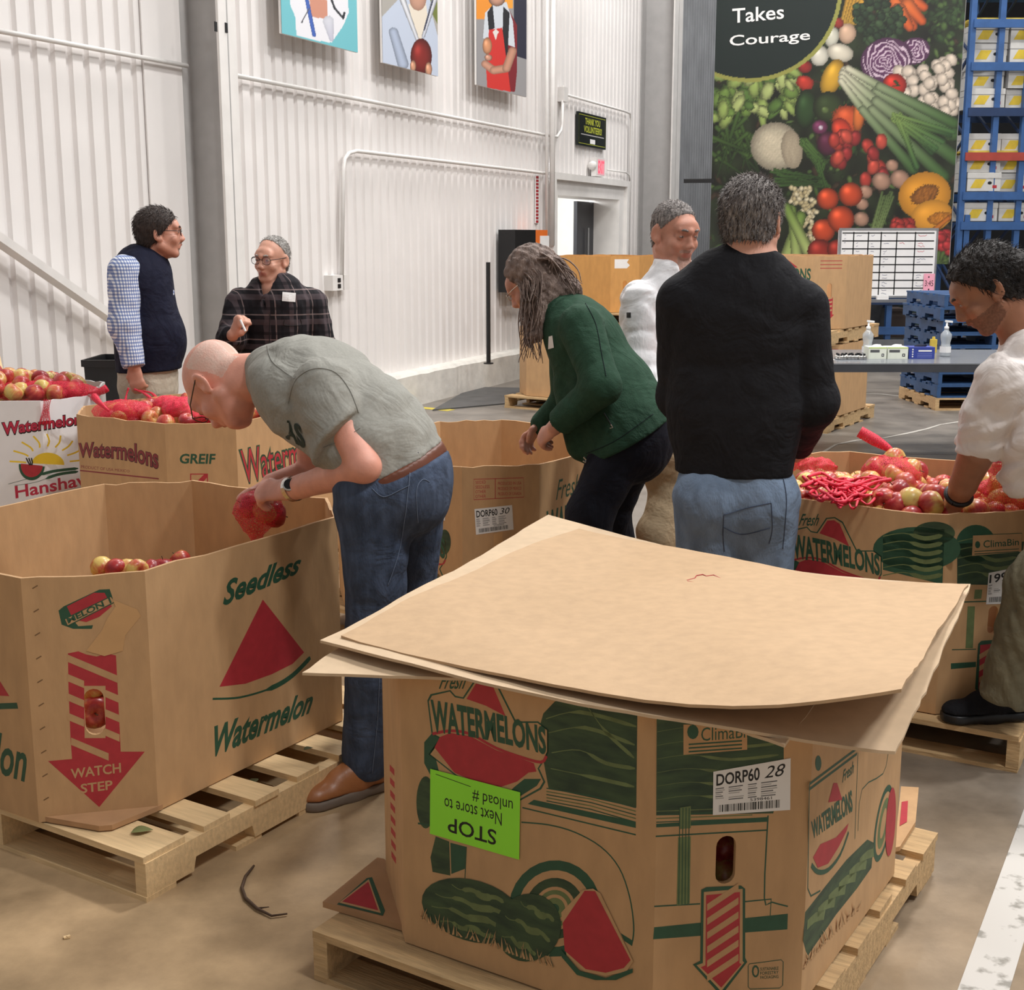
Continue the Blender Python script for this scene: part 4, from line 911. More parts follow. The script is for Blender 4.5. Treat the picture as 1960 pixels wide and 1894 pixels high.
# materials of people
def skin_mat(name, rgb, red=(.72, .42, .36)):
    return mat(name, rgb, .5, var=.10, vscale=22, bump=.06, bscale=180, sss=.12)
def cloth(name, rgb, rough=.85, var=.10, bump=.25, bscale=60, vscale=30, stretch=(1, 1, 1), wr=.30, wscale=7.0): return mat(name, rgb, rough, var=var, vscale=vscale, bump=bump, bscale=bscale, stretch=stretch, spec=.2, wr=wr, wscale=wscale)
M_eyew = mat('eye_white', (146, 122, 112), .3, var=.02); M_iris = mat('dark_iris', (34, 24, 20), .2, var=.02)
M_lip = {}
def frame(fwd, up):
    f = Vector(fwd).normalized(); u = Vector(up); u = (u - f * u.dot(f)).normalized(); x = f.cross(u); return np.array([x, f, u]).T      # columns x (right), y (face), z (crown)
def sphere(mb, c, r, M=None, n=10):
    prof = [(math.sin(math.pi * i / 6) * r, -math.cos(math.pi * i / 6) * r) for i in range(7)]; mb.lathe(prof, c, n, M)
class Head:
    def __init__(s, c, fwd, up, size=1.0, fat=1.0): s.c = _v(c); s.M = frame(fwd, up); s.k = size; s.fat = fat
    def T(s, p): return s.c + s.M @ (_v(p) * s.k)
    def el(s, p, r, rot=None, clip=()):
        M = s.M if rot is None else s.M @ np.array(rot); return EL(s.T(p), _v(r) * s.k, M, [(s.T(q), s.M @ _v(n)) for q, n in clip])
    def cn(s, a, b, ra, rb): return CN(s.T(a), s.T(b), ra * s.k, rb * s.k)
    def prims(s):
        f = s.fat
        P = [s.el((0, -.014, .030), (.073, .093, .086)), s.el((0, .026, -.030), (.060 * f, .066, .084)), s.el((0, .064, -.092), (.027, .022, .022)),
             s.el((0, .02, -.07), (.05 * f, .05, .045)), s.el((0, .066, .035), (.052, .026, .034))]
        for x in (-1, 1):
            P += [s.cn((x * .050 * f, .0, -.055), (x * .022 * f, .062, -.092), .024 * f, .020), s.el((x * .038 * f, .060, -.028), (.024, .022, .024))]
        return P
    def detail(s):
        P = [s.cn((0, .087, .014), (0, .102, -.024), .0085, .0120), s.el((0, .102, -.029), (.012, .012, .010)), s.cn((-.043, .078, .028), (0, .090, .025), .008, .010), s.cn((0, .090, .025), (.043, .078, .028), .010, .008),
             s.cn((-.020, .083, -.056), (0, .0915, -.0545), .005, .0075), s.cn((0, .0915, -.0545), (.020, .083, -.056), .0075, .005), s.cn((-.017, .082, -.067), (.017, .082, -.067), .0075, .0075)]
        for x in (-1, 1):
            P += [s.el((x * .012, .099, -.031), (.008, .011, .008)), s.el((x * .0315, .0760, .0060), (.0160, .0120, .0115)),
                  s.el((x * .077, -.012, -.004), (.008, .021, .033), Matrix.Rotation(x * .35, 3, 'Z')), s.el((x * .074, .0, -.026), (.008, .010, .012))]
        return P
    def subs(s):
        P = [s.cn((-.024, .0955, -.0605), (.024, .0955, -.0605), .0022, .0022)]
        for x in (-1, 1): P += [s.el((x * .0285, .0960, .0100), (.020, .0090, .0080)), s.el((x * .084, -.008, -.002), (.006, .010, .018), Matrix.Rotation(x * .35, 3, 'Z')), s.el((x * .006, .112, -.037), (.0035, .004, .003))]
        return P
    def build(s, e, skin, extra=(), brow=None, vox=.0036, lid=.5, lip=(190, 124, 110), stub=None):
        """head and neck (and whatever bare limbs are in extra) as the body's one mesh"""
        V, Q = grow(s.prims() + s.detail() + list(extra), vox, .010 * s.k, sub=s.subs(), ksub=.007 * s.k)
        L = (V - s.c) @ s.M / s.k; fc = L[Q].mean(1); mi = np.zeros(len(Q), np.int32)
        mi[(np.abs(fc[:, 0]) < .023) & (fc[:, 2] > -.073) & (fc[:, 2] < -.051) & (fc[:, 1] > .078) & ((fc[:, 0] / .024) ** 2 + ((fc[:, 2] + .062) / .0105) ** 2 < 1)] = 1
        if stub:
            x_, y_, z_ = fc.T; full = stub[1] == 'full'
            reg = (z_ < -.036 - .12 * y_) & (z_ > -.080 - .55 * np.maximum(y_, 0)) & (y_ > .0) & (np.abs(x_) < (.2 if full else .030)) & ((z_ < -.06) | (y_ < .075) | (np.abs(x_) > .024)); reg |= (np.abs(x_) < .027) & (y_ > .078) & (z_ > -.052) & (z_ < -.0405)
            if stub[1] == 'goatee': reg &= (z_ < -.07) | (z_ > -.053)
            if stub[1] == 'fringe': reg = (y_ < -.040 + .3 * np.maximum(0, z_)) & (z_ > -.045) & (z_ < .070) & (np.abs(x_) > .012)
            mi[reg & (mi == 0)] = 4
        mb = MB(); n0 = len(V)
        for x in (-1, 1):
            sphere(mb, Vector(s.T((x * .0315, .0826, .0048))), .0120 * s.k, Matrix(s.M.tolist()) @ Matrix.Diagonal((1, .55, .42)))
        nw = len(mb.f)
        for x in (-1, 1): sphere(mb, Vector(s.T((x * .0315, .0858, .0050))), .0044 * s.k, Matrix(s.M.tolist()) @ Matrix.Diagonal((1, .8, .92)), n=8)
        verts = np.concatenate([V, np.array(mb.v)]); faces = [tuple(q) for q in Q] + [tuple(i + n0 for i in f) for f in mb.f]
        midx = np.concatenate([mi, np.full(nw, 2), np.full(len(mb.f) - nw, 3)])
        o = obj('body', verts, faces, skin, e, smooth=True, mats=[skin, mat('lip_' + skin.name, lip, .45, var=.06), M_eyew, M_iris] + ([stub[0]] if stub else []), midx=midx)
        if brow:
            for x in (-1, 1):
                b = MB().tube([s.T((x * .016, .0965, .0275)), s.T((x * .030, .0925, .0310)), s.T((x * .044, .081, .0265))], [.0035 * s.k, .0045 * s.k, .002 * s.k], 6); b.build('eyebrow', brow, e, smooth=True)
        return o
    def glasses(s, e, m, w=.024, h=.018, y=.100, lens=True):
        g = MB()
        for x in (-1, 1):
            g.tube([s.T((x * .033 + w * math.cos(a), y - .004 * abs(math.cos(a)), .004 + h * math.copysign(abs(math.sin(a)) ** .7, math.sin(a)))) for a in [2 * math.pi * i / 16 for i in range(17)]], .0014 * s.k, 5)
            g.tube([s.T((x * (.033 + w), y - .004, .010)), s.T((x * .076, .06, .012)), s.T((x * .080, -.01, .014)), s.T((x * .078, -.03, -.004))], .0018 * s.k, 5)
        g.tube([s.T((-.010, y, .008)), s.T((0, y + .003, .011)), s.T((.010, y, .008))], .0014 * s.k, 5)
        o = g.build('glasses', m, e, smooth=True)
        for x in (-1, 1):
            L = MB(); L.add([s.T((x * .033 + w * math.cos(a), y - .001, .004 + h * math.copysign(abs(math.sin(a)) ** .7, math.sin(a)))) for a in [2 * math.pi * i / 16 for i in range(16)]], [tuple(range(16))]); L.build('lens', M_lens, o)
    def cap(s, e, m, thick=.009, p0=(0, .066, .078), n=(0, .74, -.67), more=(), vox=.0045, fold=.0015, wl=.012, sub=(), name='hair', nape=-.085, seed=3, strands=1800, length=.016, lift_=.55, flow=None):
        c = [(p0, n), ((0, 0, nape), (0, 0, -1))]
        P = [s.el((0, -.014, .030), (.073 + thick, .093 + thick, .086 + thick), clip=c), s.el((0, -.02, -.03), (.066 + thick * .6, .072 + thick, .07), clip=c)] + list(more)
        V, Q = grow(P, vox, .02, sub=sub, fold=fold, wl=wl, seed=seed, smooth=1); o = obj(name, V, Q, m, e, smooth=True)
        if strands:
            r = random.Random(seed); st = MB(); a, b, c_ = V[Q[:, 0]], V[Q[:, 1]], V[Q[:, 2]]; N = np.cross(b - a, c_ - a); N /= np.linalg.norm(N, axis=1)[:, None] + 1e-12
            for _ in range(strands):
                i = r.randrange(len(Q)); p = Vector(V[Q[i]].mean(0)); n_ = Vector(N[i]); L_ = s.M.T @ (np.array(p) - s.c)
                fl = Vector(s.M @ np.array(flow if flow else (L_[0] * 2, -.5, -.9 + 6 * max(L_[2], 0)))); fl = (fl - n_ * fl.dot(n_))
                if fl.length > 1e-6: fl.normalize()
                d = (n_ * lift_ + fl + Vector((r.uniform(-.4, .4), r.uniform(-.4, .4), r.uniform(-.4, .4)))).normalized(); l_ = length * r.uniform(.6, 1.3)
                st.tube([p - n_ * .002, p + d * l_ * .6, p + d * l_ + fl * l_ * .25], [.0011 * s.k, .0009 * s.k, .0003], 3, caps=False)
            st.build('hair_strands', m, o, smooth=True)
        return o
def glass_mat():
    m = bpy.data.materials.new('spectacle_lens'); m.use_nodes = True; nt = m.node_tree; nt.nodes.remove(nt.nodes['Principled BSDF'])
    t = nt.nodes.new('ShaderNodeBsdfTransparent'); g = nt.nodes.new('ShaderNodeBsdfGlossy'); g.inputs['Roughness'].default_value = .05; x = nt.nodes.new('ShaderNodeMixShader'); x.inputs[0].default_value = .12
    nt.links.new(t.outputs[0], x.inputs[1]); nt.links.new(g.outputs[0], x.inputs[2]); nt.links.new(x.outputs[0], nt.nodes['Material Output'].inputs[0]); return m
M_lens = glass_mat()
def hand(wrist, along, back, thumb=1, curl=.5, spread=.06, size=1.0, thumb_in=.3, curls=None):
    """palm and five jointed fingers; along = to the knuckles, back = back of the hand, thumb side = thumb * (back x along)"""
    a = Vector(along).normalized(); b = Vector(back); b = (b - a * b.dot(a)).normalized(); y = b.cross(a) * thumb
    M = np.array([a, y, b]).T; w = _v(wrist)
    def T(p): return w + M @ (_v(p) * size)
    P = [EC(T((.0, 0, 0)), T((.035, .002, 0)), .026 * size, .034 * size, y, .55), EC(T((.035, .002, 0)), T((.082, 0, .002)), .034 * size, .039 * size, y, .40)]
    for i, (yy, ln, r) in enumerate(((.030, .070, .0095), (.010, .078, .0098), (-.011, .072, .0094), (-.030, .056, .0085))):
        c = (curls[i] if curls else curl * (1 + .12 * i)); p = np.array((.088 - abs(yy) * .12 - (.004 if i == 3 else 0), yy, .002)); ang = 0; q = [p]
        for j, fr in enumerate((.45, .32, .23)):
            ang += c * (.9, 1.15, .8)[j]; p = p + ln * fr * np.array((math.cos(ang), yy * spread / .03 * math.cos(ang), -math.sin(ang))); q.append(p)
        rr = [r * 1.05, r, r * .92, r * .78]
        P += [CN(T(q[j]), T(q[j + 1]), rr[j] * size, rr[j + 1] * size) for j in range(3)]
    q = [(.018, .024, -.006), (.046, .044, -.014), (.070, .050 - .02 * thumb_in, -.020 - .02 * thumb_in), (.090, .050 - .045 * thumb_in, -.024 - .03 * thumb_in)]
    P += [CN(T(q[j]), T(q[j + 1]), (.015, .0125, .0108)[j] * size, (.0125, .0108, .009)[j] * size) for j in range(3)]
    return P
def shoe(e, toe, heel, m, msole, w=.048, ank=None, h=.085, laces=None, sole_h=.028):
    toe, heel = Vector(toe), Vector(heel); d = (toe - heel); L = d.length; d.normalize(); s = Vector((-d.y, d.x, 0)).normalized(); z = heel.z
    def T(x, y, zz): return heel + d * (x * L) + s * y + Vector((0, 0, zz - 0))
    zz = sole_h; clip = [(T(0, 0, zz), (0, 0, -1))]
    P = [EC(T(.12, 0, zz + .02), T(.45, 0, zz + .02), w * .72, w * .86, s, 1.0, clip), EC(T(.45, 0, zz + .01), T(.86, 0, zz), w * .88, w * .98, s, .78, clip), CN(T(.16, 0, zz + .04), T(.2, 0, zz + h), .042, .045, clip), CN(T(.3, 0, zz + .06), T(.62, 0, zz + .03), .042, .034, clip)]
    o = put(e, 'shoe', P, m, .0055, .02)
    sp = [EC(T(.11, 0, zz * .5), T(.5, 0, zz * .5), w * .80, w * .90, s, 1, [(T(0, 0, zz), (0, 0, 1)), (T(0, 0, 0), (0, 0, -1))]), EC(T(.5, 0, zz * .5), T(.85, 0, zz * .5), w * .90, w * 1.08, s, 1, [(T(0, 0, zz), (0, 0, 1)), (T(0, 0, .0), (0, 0, -1))])]
    V, Q = grow(sp, .005, .02); obj('sole', V, Q, msole, o, smooth=True)
    if laces:
        l = MB()
        for k in range(4):
            x = .40 + k * .07; hh = zz + .098 - k * .016; l.tube([T(x, -.022, hh - .012), T(x + .02, 0, hh + .004), T(x, .022, hh - .012)], .0026, 6)
        l.tube([T(.38, 0, zz + .10), T(.36, -.03, zz + .09), T(.42, -.05, zz + .05), T(.44, -.055, zz + .01)], .0026, 6); l.tube([T(.38, 0, zz + .10), T(.34, .03, zz + .10), T(.40, .045, zz + .07)], .0026, 6)
        l.build('laces', laces, o, smooth=True)
    return o

from mathutils.bvhtree import BVHTree
def tree_of(o):
    b = base_of(o.parent) if o.parent else Vector(o.location); return BVHTree.FromPolygons([v.co + b for v in o.data.vertices], [tuple(p.vertices) for p in o.data.polygons])
def drape(tree, px, py, lift=.0015):
    """the point of a garment seen at photo point px, py, a little off its surface"""
    r = ray(px, py).normalized(); h = tree.ray_cast(Vector((0, 0, CAM_H)), r)
    if h[0] is None: return None
    n = h[1] if h[1].dot(r) < 0 else -h[1]; return h[0] + n * lift
def drape_stroke(e, o, pts, w, m, name='seam', n=4, dash=False):
    t = tree_of(o); path = [p for p in (drape(t, q.x, q.y) for q in smooth_path([(a, b, 0) for a, b in pts], n * 3)) if p is not None]; mb = MB()
    if len(path) < 2: return
    if dash:
        for i in range(0, len(path) - 1, 2): mb.tube([path[i], path[i + 1]], w / 2, 4)
    else: mb.tube(path, w / 2, 5)
    return mb.build(name, m, o, smooth=True)
def drape_text(o, body, quad, m, name='printed_letters', bold=.03, lift=.0025):
    t = tree_of(o); v, f = glyphs(body, bold); mn, mx = v.min(0), v.max(0); u = (v - mn) / (mx - mn); P = []; q = [np.array(p, float) for p in quad]
    for a, b in u:
        x, y = (1 - a) * (1 - b) * q[0] + a * (1 - b) * q[1] + a * b * q[2] + (1 - a) * b * q[3]; p = drape(t, x, y, lift); P.append(p if p is not None else (P[-1] if P else Vector((0, 0, 0))))
    mb = MB(); mb.add(P, f); mb.build(name, m, o)
def drape_quad(o, quad, m, name, lift=.002, n=4):
    t = tree_of(o); P = []; q = [np.array(p, float) for p in quad]
    for i in range(n + 1):
        for j in range(n + 1):
            a, b = i / n, j / n; x, y = (1 - a) * (1 - b) * q[0] + a * (1 - b) * q[1] + a * b * q[2] + (1 - a) * b * q[3]; p = drape(t, x, y, lift); P.append(p if p is not None else (P[-1] if P else Vector((0, 0, 0))))
    mb = MB(); mb.add(P, [(i * (n + 1) + j, (i + 1) * (n + 1) + j, (i + 1) * (n + 1) + j + 1, i * (n + 1) + j + 1) for i in range(n) for j in range(n)]); return mb.build(name, m, o)
Z = np.array((0, 0, 1.0))
M_skinA = skin_mat('ruddy_skin', (222, 158, 138)); M_skinB = skin_mat('tan_skin', (198, 140, 118)); M_skinC = skin_mat('light_skin', (212, 158, 136)); M_skinD = skin_mat('brown_skin', (160, 110, 84))
def hair_mat(name, a, b, sc=120, stretch=(1, 1, .25)): return mat(name, a, .55, var2=b, vscale=sc, bump=.7, bscale=170, stretch=stretch, spec=.35)
M_greyhair = hair_mat('short_grey_hair', (58, 52, 52), (164, 156, 152)); M_darkhair = hair_mat('dark_brown_hair', (34, 26, 24), (66, 52, 46)); M_blackhair = hair_mat('black_hair', (20, 18, 18), (48, 42, 40), 60)
M_thin = mat('thin_white_hair', (222, 190, 176), .6, var2=(226, 180, 164), vscale=60, bump=.2, bscale=150)
M_longhair = hair_mat('grey_brown_hair', (84, 68, 62), (150, 130, 120), 40, (1, 1, .4)); M_silver = hair_mat('silver_hair', (120, 116, 112), (196, 192, 188))
M_denim = cloth('blue_denim', (70, 82, 104), var=.32, bump=.3, bscale=120, vscale=14, stretch=(3, 3, .6)); M_denimL = cloth('faded_denim', (120, 138, 162), var=.22, bump=.3, bscale=110, vscale=10, stretch=(2, 2, .7))
M_tee = cloth('heather_grey_jersey', (150, 149, 142), var=.08, vscale=160, bump=.12); M_fleece = cloth('dark_green_fleece', (42, 70, 54), var=.12, vscale=50, bump=.25, bscale=220)
M_navytr = cloth('navy_trousers', (28, 30, 40)); M_blackknit = cloth('black_sweatshirt', (30, 30, 34), var=.12); M_whitek = cloth('white_quarter_zip', (240, 240, 243), var=.03, bump=.15); M_khaki = cloth('khaki_chinos', (188, 168, 138), var=.08); M_stone = cloth('stone_chinos', (196, 184, 166), var=.06)
M_navy = cloth('navy_vest', (28, 30, 48)); M_olive = cloth('olive_cargo_cloth', (112, 106, 86), var=.12); M_satin = cloth('white_satin_shirt', (234, 226, 222), rough=.45, var=.03, bump=.1); M_leather = mat('tan_leather', (156, 100, 60), .4, var=.12, vscale=12, bump=.1); M_belt = mat('brown_belt_leather', (104, 56, 36), .45, var=.12)
M_soleg = mat('grey_rubber', (120, 108, 98), .7); M_blackshoe = cloth('black_mesh_shoe', (26, 26, 30), var=.2, bscale=200); M_steel = mat('polished_steel', (200, 198, 194), .22, 1, var=.05); M_goldframe = mat('tortoise_frame', (70, 56, 40), .35); M_redcloth = cloth('red_fabric', (204, 40, 48), var=.08)
def check_mat(name, base, cols, period, width, coords=('X', 'Z')):
    """woven check: bands along two directions in the cloth"""
    m = bpy.data.materials.new(name); m.use_nodes = True; nt = m.node_tree; b = nt.nodes['Principled BSDF']; L = nt.links.new; b.inputs['Roughness'].default_value = .85; b.inputs['Specular IOR Level'].default_value = .2
    tc = nt.nodes.new('ShaderNodeTexCoord'); sp = nt.nodes.new('ShaderNodeSeparateXYZ'); L(tc.outputs['Object'], sp.inputs[0]); prev = None; col = None
    rgb = nt.nodes.new('ShaderNodeRGB'); rgb.outputs[0].default_value = (*lin(base), 1); col = rgb.outputs[0]
    for ax in coords:
        for (c, per, wd, ph, fac) in cols:
            a = nt.nodes.new('ShaderNodeMath'); a.operation = 'MULTIPLY_ADD'; a.inputs[1].default_value = 1 / per; a.inputs[2].default_value = ph
            if ax == 'X':
                ad = nt.nodes.new('ShaderNodeMath'); ad.operation = 'ADD'; L(sp.outputs['X'], ad.inputs[0]); L(sp.outputs['Y'], ad.inputs[1]); L(ad.outputs[0], a.inputs[0])
            else: L(sp.outputs[ax], a.inputs[0])
            f = nt.nodes.new('ShaderNodeMath'); f.operation = 'FRACT'; L(a.outputs[0], f.inputs[0]); g = nt.nodes.new('ShaderNodeMath'); g.operation = 'LESS_THAN'; L(f.outputs[0], g.inputs[0]); g.inputs[1].default_value = wd
            h = nt.nodes.new('ShaderNodeMath'); h.operation = 'MULTIPLY'; L(g.outputs[0], h.inputs[0]); h.inputs[1].default_value = fac
            mx = nt.nodes.new('ShaderNodeMix'); mx.data_type = 'RGBA'; L(h.outputs[0], mx.inputs[0]); L(col, mx.inputs[6]); mx.inputs[7].default_value = (*lin(c), 1); col = mx.outputs[2]
    L(col, b.inputs['Base Color']); return m
M_gingham = check_mat('blue_gingham', (238, 242, 248), [((40, 84, 160), .017, .5, 0, .62)], .02, .5)
M_plaid = check_mat('dark_plaid_flannel', (34, 32, 36), [((92, 80, 84), .13, .22, .1, .5), ((20, 20, 24), .13, .12, .5, .6), ((150, 132, 130), .13, .05, .72, .55)], .1, .5)

# =========================================================== man in the grey tee bending over the left bin
A = at
hA = Vector((-.848, .53, 0)); sA = Vector((.53, .848, 0))
e = PA = empty('person', A(700, 1520, 3.6) * Vector((1, 1, 0)) if False else Vector((*on_z(690, 1500, 0)[:2], 0)), 'man in grey T-shirt, jeans and brown shoes bending over the Seedless bin', 'person', 'people in the warehouse')
pel, wai, che, nck = A(748, 925, 3.66), A(742, 878, 3.66), A(610, 752, 3.80), A(522, 718, 3.88)
shN, shF = A(618, 742, 3.62), A(600, 735, 4.0); elN, wrN = A(698, 893, 3.50), A(556, 937, 3.74)
hdc = A(421, 735, 3.93); hd = Head(hdc, hA * .36 + Vector((0, 0, -.93)) - sA * .04, hA * .93 + Vector((0, 0, .36)), 1.15)
ha = (A(455, 942, 3.84) - wrN)
hn = hand(wrN, ha, Vector((-.2, -.55, .75)), thumb=-1, curl=.62, size=1.08, thumb_in=.5)
elF, wrF = A(600, 905, 4.05), A(520, 925, 3.98)
hf = hand(wrF, A(470, 950, 3.92) - wrF, Vector((-.3, .3, .8)), thumb=1, curl=.6, size=1.05)
arm = [CN(shN, elN, .055, .045)] + CHAIN([elN, elN.lerp(wrN, .3), wrN], [.045, .046, .030]) + [EC(elN.lerp(wrN, .8), wrN.lerp(wrN + ha, .05), .034, .031, (0, 0, 1), .8)]
body_extra = [CN(hd.T((0, -.03, -.06)), nck, .062, .068), CN(hd.T((0, -.05, -.03)), nck + Vector((0, 0, .01)), .052, .06), CN(nck, che, .08, .12)] + arm + hn + CHAIN([shF, elF, wrF], [.06, .05, .032]) + hf
hd.build(e, M_skinA, body_extra, None, vox=.0042, stub=(M_thin, 'fringe'))
hd.glasses(e, M_goldframe, w=.022, h=.014, y=.104)
bd = (A(813, 863, 3.66) - A(690, 922, 3.66)).normalized(); bn = Vector((bd.z, 0, -bd.x)) * (1 if bd.x > 0 else -1); bp = A(752, 893, 3.66)     # belt plane, normal down the legs
hem = A(652, 848, 3.56); ad = (elN - shN).normalized()
sh = [[EC(A(765, 905, 3.66), A(700, 825, 3.70), .172, .195, sA, .80), EC(A(700, 825, 3.70), che, .195, .205, sA, .74), EC(che, A(548, 722, 3.86), .20, .125, sA, .70), CN(nck.lerp(che, .12), nck.lerp(che, .5), .082, .12, [(nck.lerp(che, .06), (nck - che))]),
      CN(che.lerp(shN, .3), shN, .11, .075), CN(che.lerp(shF, .3), shF, .11, .085), EL(A(700, 850, 3.70), (.12, .16, .13))],
      [CN(shN, hem + ad * .10, .088, .104, [(hem, ad + Vector((.25, 0, .12)))])], [CN(shF, elF, .085, .085, [(shF.lerp(elF, .62), elF - shF)])]]
te = put(e, 'tee_shirt', sh, M_tee, .006, .035, fold=.0045, wl=.16, clips=[(bp, bn)])
drape_text(te, 'AS', [(548, 838), (588, 860), (575, 812), (541, 800)], mat('dark_green_ink', (26, 44, 36), .7), bold=.05)
drape_stroke(e, te, [(552, 772), (566, 728), (600, 706), (640, 712), (668, 745), (686, 790)], .002, mat('grey_seam', (140, 139, 133), .9), 'sleeve_seam')
drape_stroke(e, te, [(512, 660), (520, 690), (545, 712), (564, 724)], .002, mat('grey_seam', (140, 139, 133), .9), 'shoulder_seam')
drape_stroke(e, te, [(618, 856), (655, 842), (690, 818)], .0022, mat('grey_seam', (140, 139, 133), .9), 'hem_stitching')
f = Face(A(540, 830, 3.60), A(600, 850, 3.60) - A(540, 830, 3.60), .1, .1, V=A(520, 770, 3.62) - A(540, 830, 3.60))
bel = [EC(bp - bn * .05, bp + bn * .06, .176, .182, sA, .82)]
b_ = put(e, 'belt', bel, M_belt, .006, .01, clips=[(bp - bn * .004, -bn), (bp + bn * .032, bn)])
hipN, hipF = pel - sA * .085, pel + sA * .10
knN, anN = A(720, 1190, 3.60), A(700, 1480, 3.64); knF, anF = A(775, 1190, 3.86), A(760, 1470, 3.90)
tr = [EC(bp + bn * .02, pel, .172, .185, sA, .86, [(bp + bn * .028, -bn)]), EL(pel + Vector((.045, -.02, -.02)), (.13, .15, .13), clip=[(bp + bn * .028, -bn)])] + [EC(hipN, knN, .112, .082, sA, .98), EC(knN, anN + Vector((0, 0, .03)), .082, .070, sA, 1.0, [(anN + Vector((0, 0, -.005)), (0, 0, -1))])] + [EC(hipF, knF, .112, .082, sA, .98), EC(knF, anF, .082, .070, sA, 1.0)]
jn = put(e, 'jeans', tr, M_denim, .007, .03, fold=.0024, wl=.14)
# stitched seam, pocket and belt loop
M_stitch = mat('pale_stitching', (104, 118, 142), .8)
drape_stroke(e, jn, [(788, 880), (782, 930), (775, 990), (762, 1060), (742, 1120)], .0024, M_stitch, 'side_seam'); drape_stroke(e, jn, [(712, 935), (735, 950), (770, 935), (784, 928)], .0022, M_stitch, 'front_pocket_edge'); drape_stroke(e, jn, [(800, 1000), (797, 940), (808, 918), (822, 922)], .0022, M_stitch, 'back_pocket_edge'); drape_stroke(e, jn, [(726, 1290), (722, 1380), (712, 1480)], .0022, M_stitch, 'side_seam')
lp = MB().beam(A(797, 866, 3.555), A(806, 893, 3.55), .012, .006, up=(0, -1, 0)); lp.build('belt_loop', M_denim, e)
# wristwatch
wd_ = (wrN - elN).normalized(); wc = elN.lerp(wrN, .96); mb = MB(); ref = wd_.orthogonal().normalized(); r2 = wd_.cross(ref)
ring = lambda off, r: [wc + wd_ * off + (ref * math.cos(t) * r * .92 + r2 * math.sin(t) * r) for t in [2 * math.pi * i / 20 for i in range(20)]]
w_ = MB(); r0, r1 = ring(-.009, .039), ring(.009, .039); w_.add(r0 + r1, [(i, (i + 1) % 20, 20 + (i + 1) % 20, 20 + i) for i in range(20)]); w_.add(ring(-.009, .036) + r0, [(i, (i + 1) % 20, 20 + (i + 1) % 20, 20 + i) for i in range(20)]); w_.add(r1 + ring(.009, .036), [(i, (i + 1) % 20, 20 + (i + 1) % 20, 20 + i) for i in range(20)])
wt = w_.build('wristwatch', M_steel, e)
dn = Vector((-.1, -.8, .45)).normalized(); Md = Vector((0, 0, 1)).rotation_difference(dn).to_matrix(); MB().lathe([(0, .034), (.017, .034), (.020, .037), (.020, .044), (.016, .046), (0, .046)], wc, 20, Md).build('watch_case', M_steel, wt, smooth=False); MB().lathe([(0, .0463), (.0155, .0463)], wc, 20, Md).build('dial', M_ink, wt)
shoe(e, on_z(580, 1548, 0), on_z(748, 1500, 0), M_leather, M_soleg, .052, laces=mat('tan_laces', (176, 140, 100), .8))

# =========================================================== woman in the green jacket
hW = Vector((-.95, .31, 0)); sW = Vector((.31, .95, 0))
e = PW = empty('person', Vector((*on_z(1150, 1290, 0)[:2], 0)), 'woman with long grey-brown hair and green fleece jacket reaching into a bin', 'person', 'people in the warehouse')
pel, che, nck = A(1205, 835, 4.62), A(1118, 655, 4.72), A(1060, 600, 4.78)
shN, elN, wrN = A(1112, 625, 4.53), A(1152, 738, 4.40), A(1062, 818, 4.52)
hd = Head(A(1020, 540, 4.80), hW * .80 + Vector((0, 0, -.60)), hW * .58 + Vector((0, 0, .80)), 1.0, .95)
ha = A(1008, 862, 4.68) - wrN; hn = hand(wrN, ha, Vector((-.55, -.6, .5)), thumb=-1, curl=.5, size=.98)
shF, elF, wrF = A(1085, 640, 4.9), A(1085, 770, 4.95), A(1040, 810, 4.95)
ex = [CN(hd.T((0, -.03, -.06)), nck, .052, .058), CN(nck, che, .07, .1)] + CHAIN([shN, elN, wrN], [.05, .04, .027]) + hn + CHAIN([shF, elF, wrF], [.05, .04, .027]) + hand(wrF, A(1000, 850, 4.95) - wrF, Vector((-.5, .6, .5)), thumb=1, curl=.5, size=.95)
hd.build(e, M_skinB, ex, None, vox=.0044); hd.glasses(e, M_steel, w=.019, h=.012, lens=True)
hr = [hd.el((0, -.02, .034), (.086, .105, .098), clip=[((0, .058, .06), (0, .9, -.42))]), hd.el((0, -.05, -.03), (.08, .07, .10)), EL(A(1062, 560, 4.80), (.10, .09, .075)), CN(A(1040, 560, 4.74), A(1028, 640, 4.68), .055, .03), CN(A(1075, 560, 4.76), A(1100, 552, 4.74), .05, .02), CN(A(1020, 600, 4.74), A(1012, 660, 4.70), .035, .014)]
V, Q = grow(hr, .006, .03, fold=.004, wl=.03, seed=5, smooth=1); hb = obj('hair', V, Q, M_longhair, e, smooth=True)
st = MB(); rs = random.Random(4)
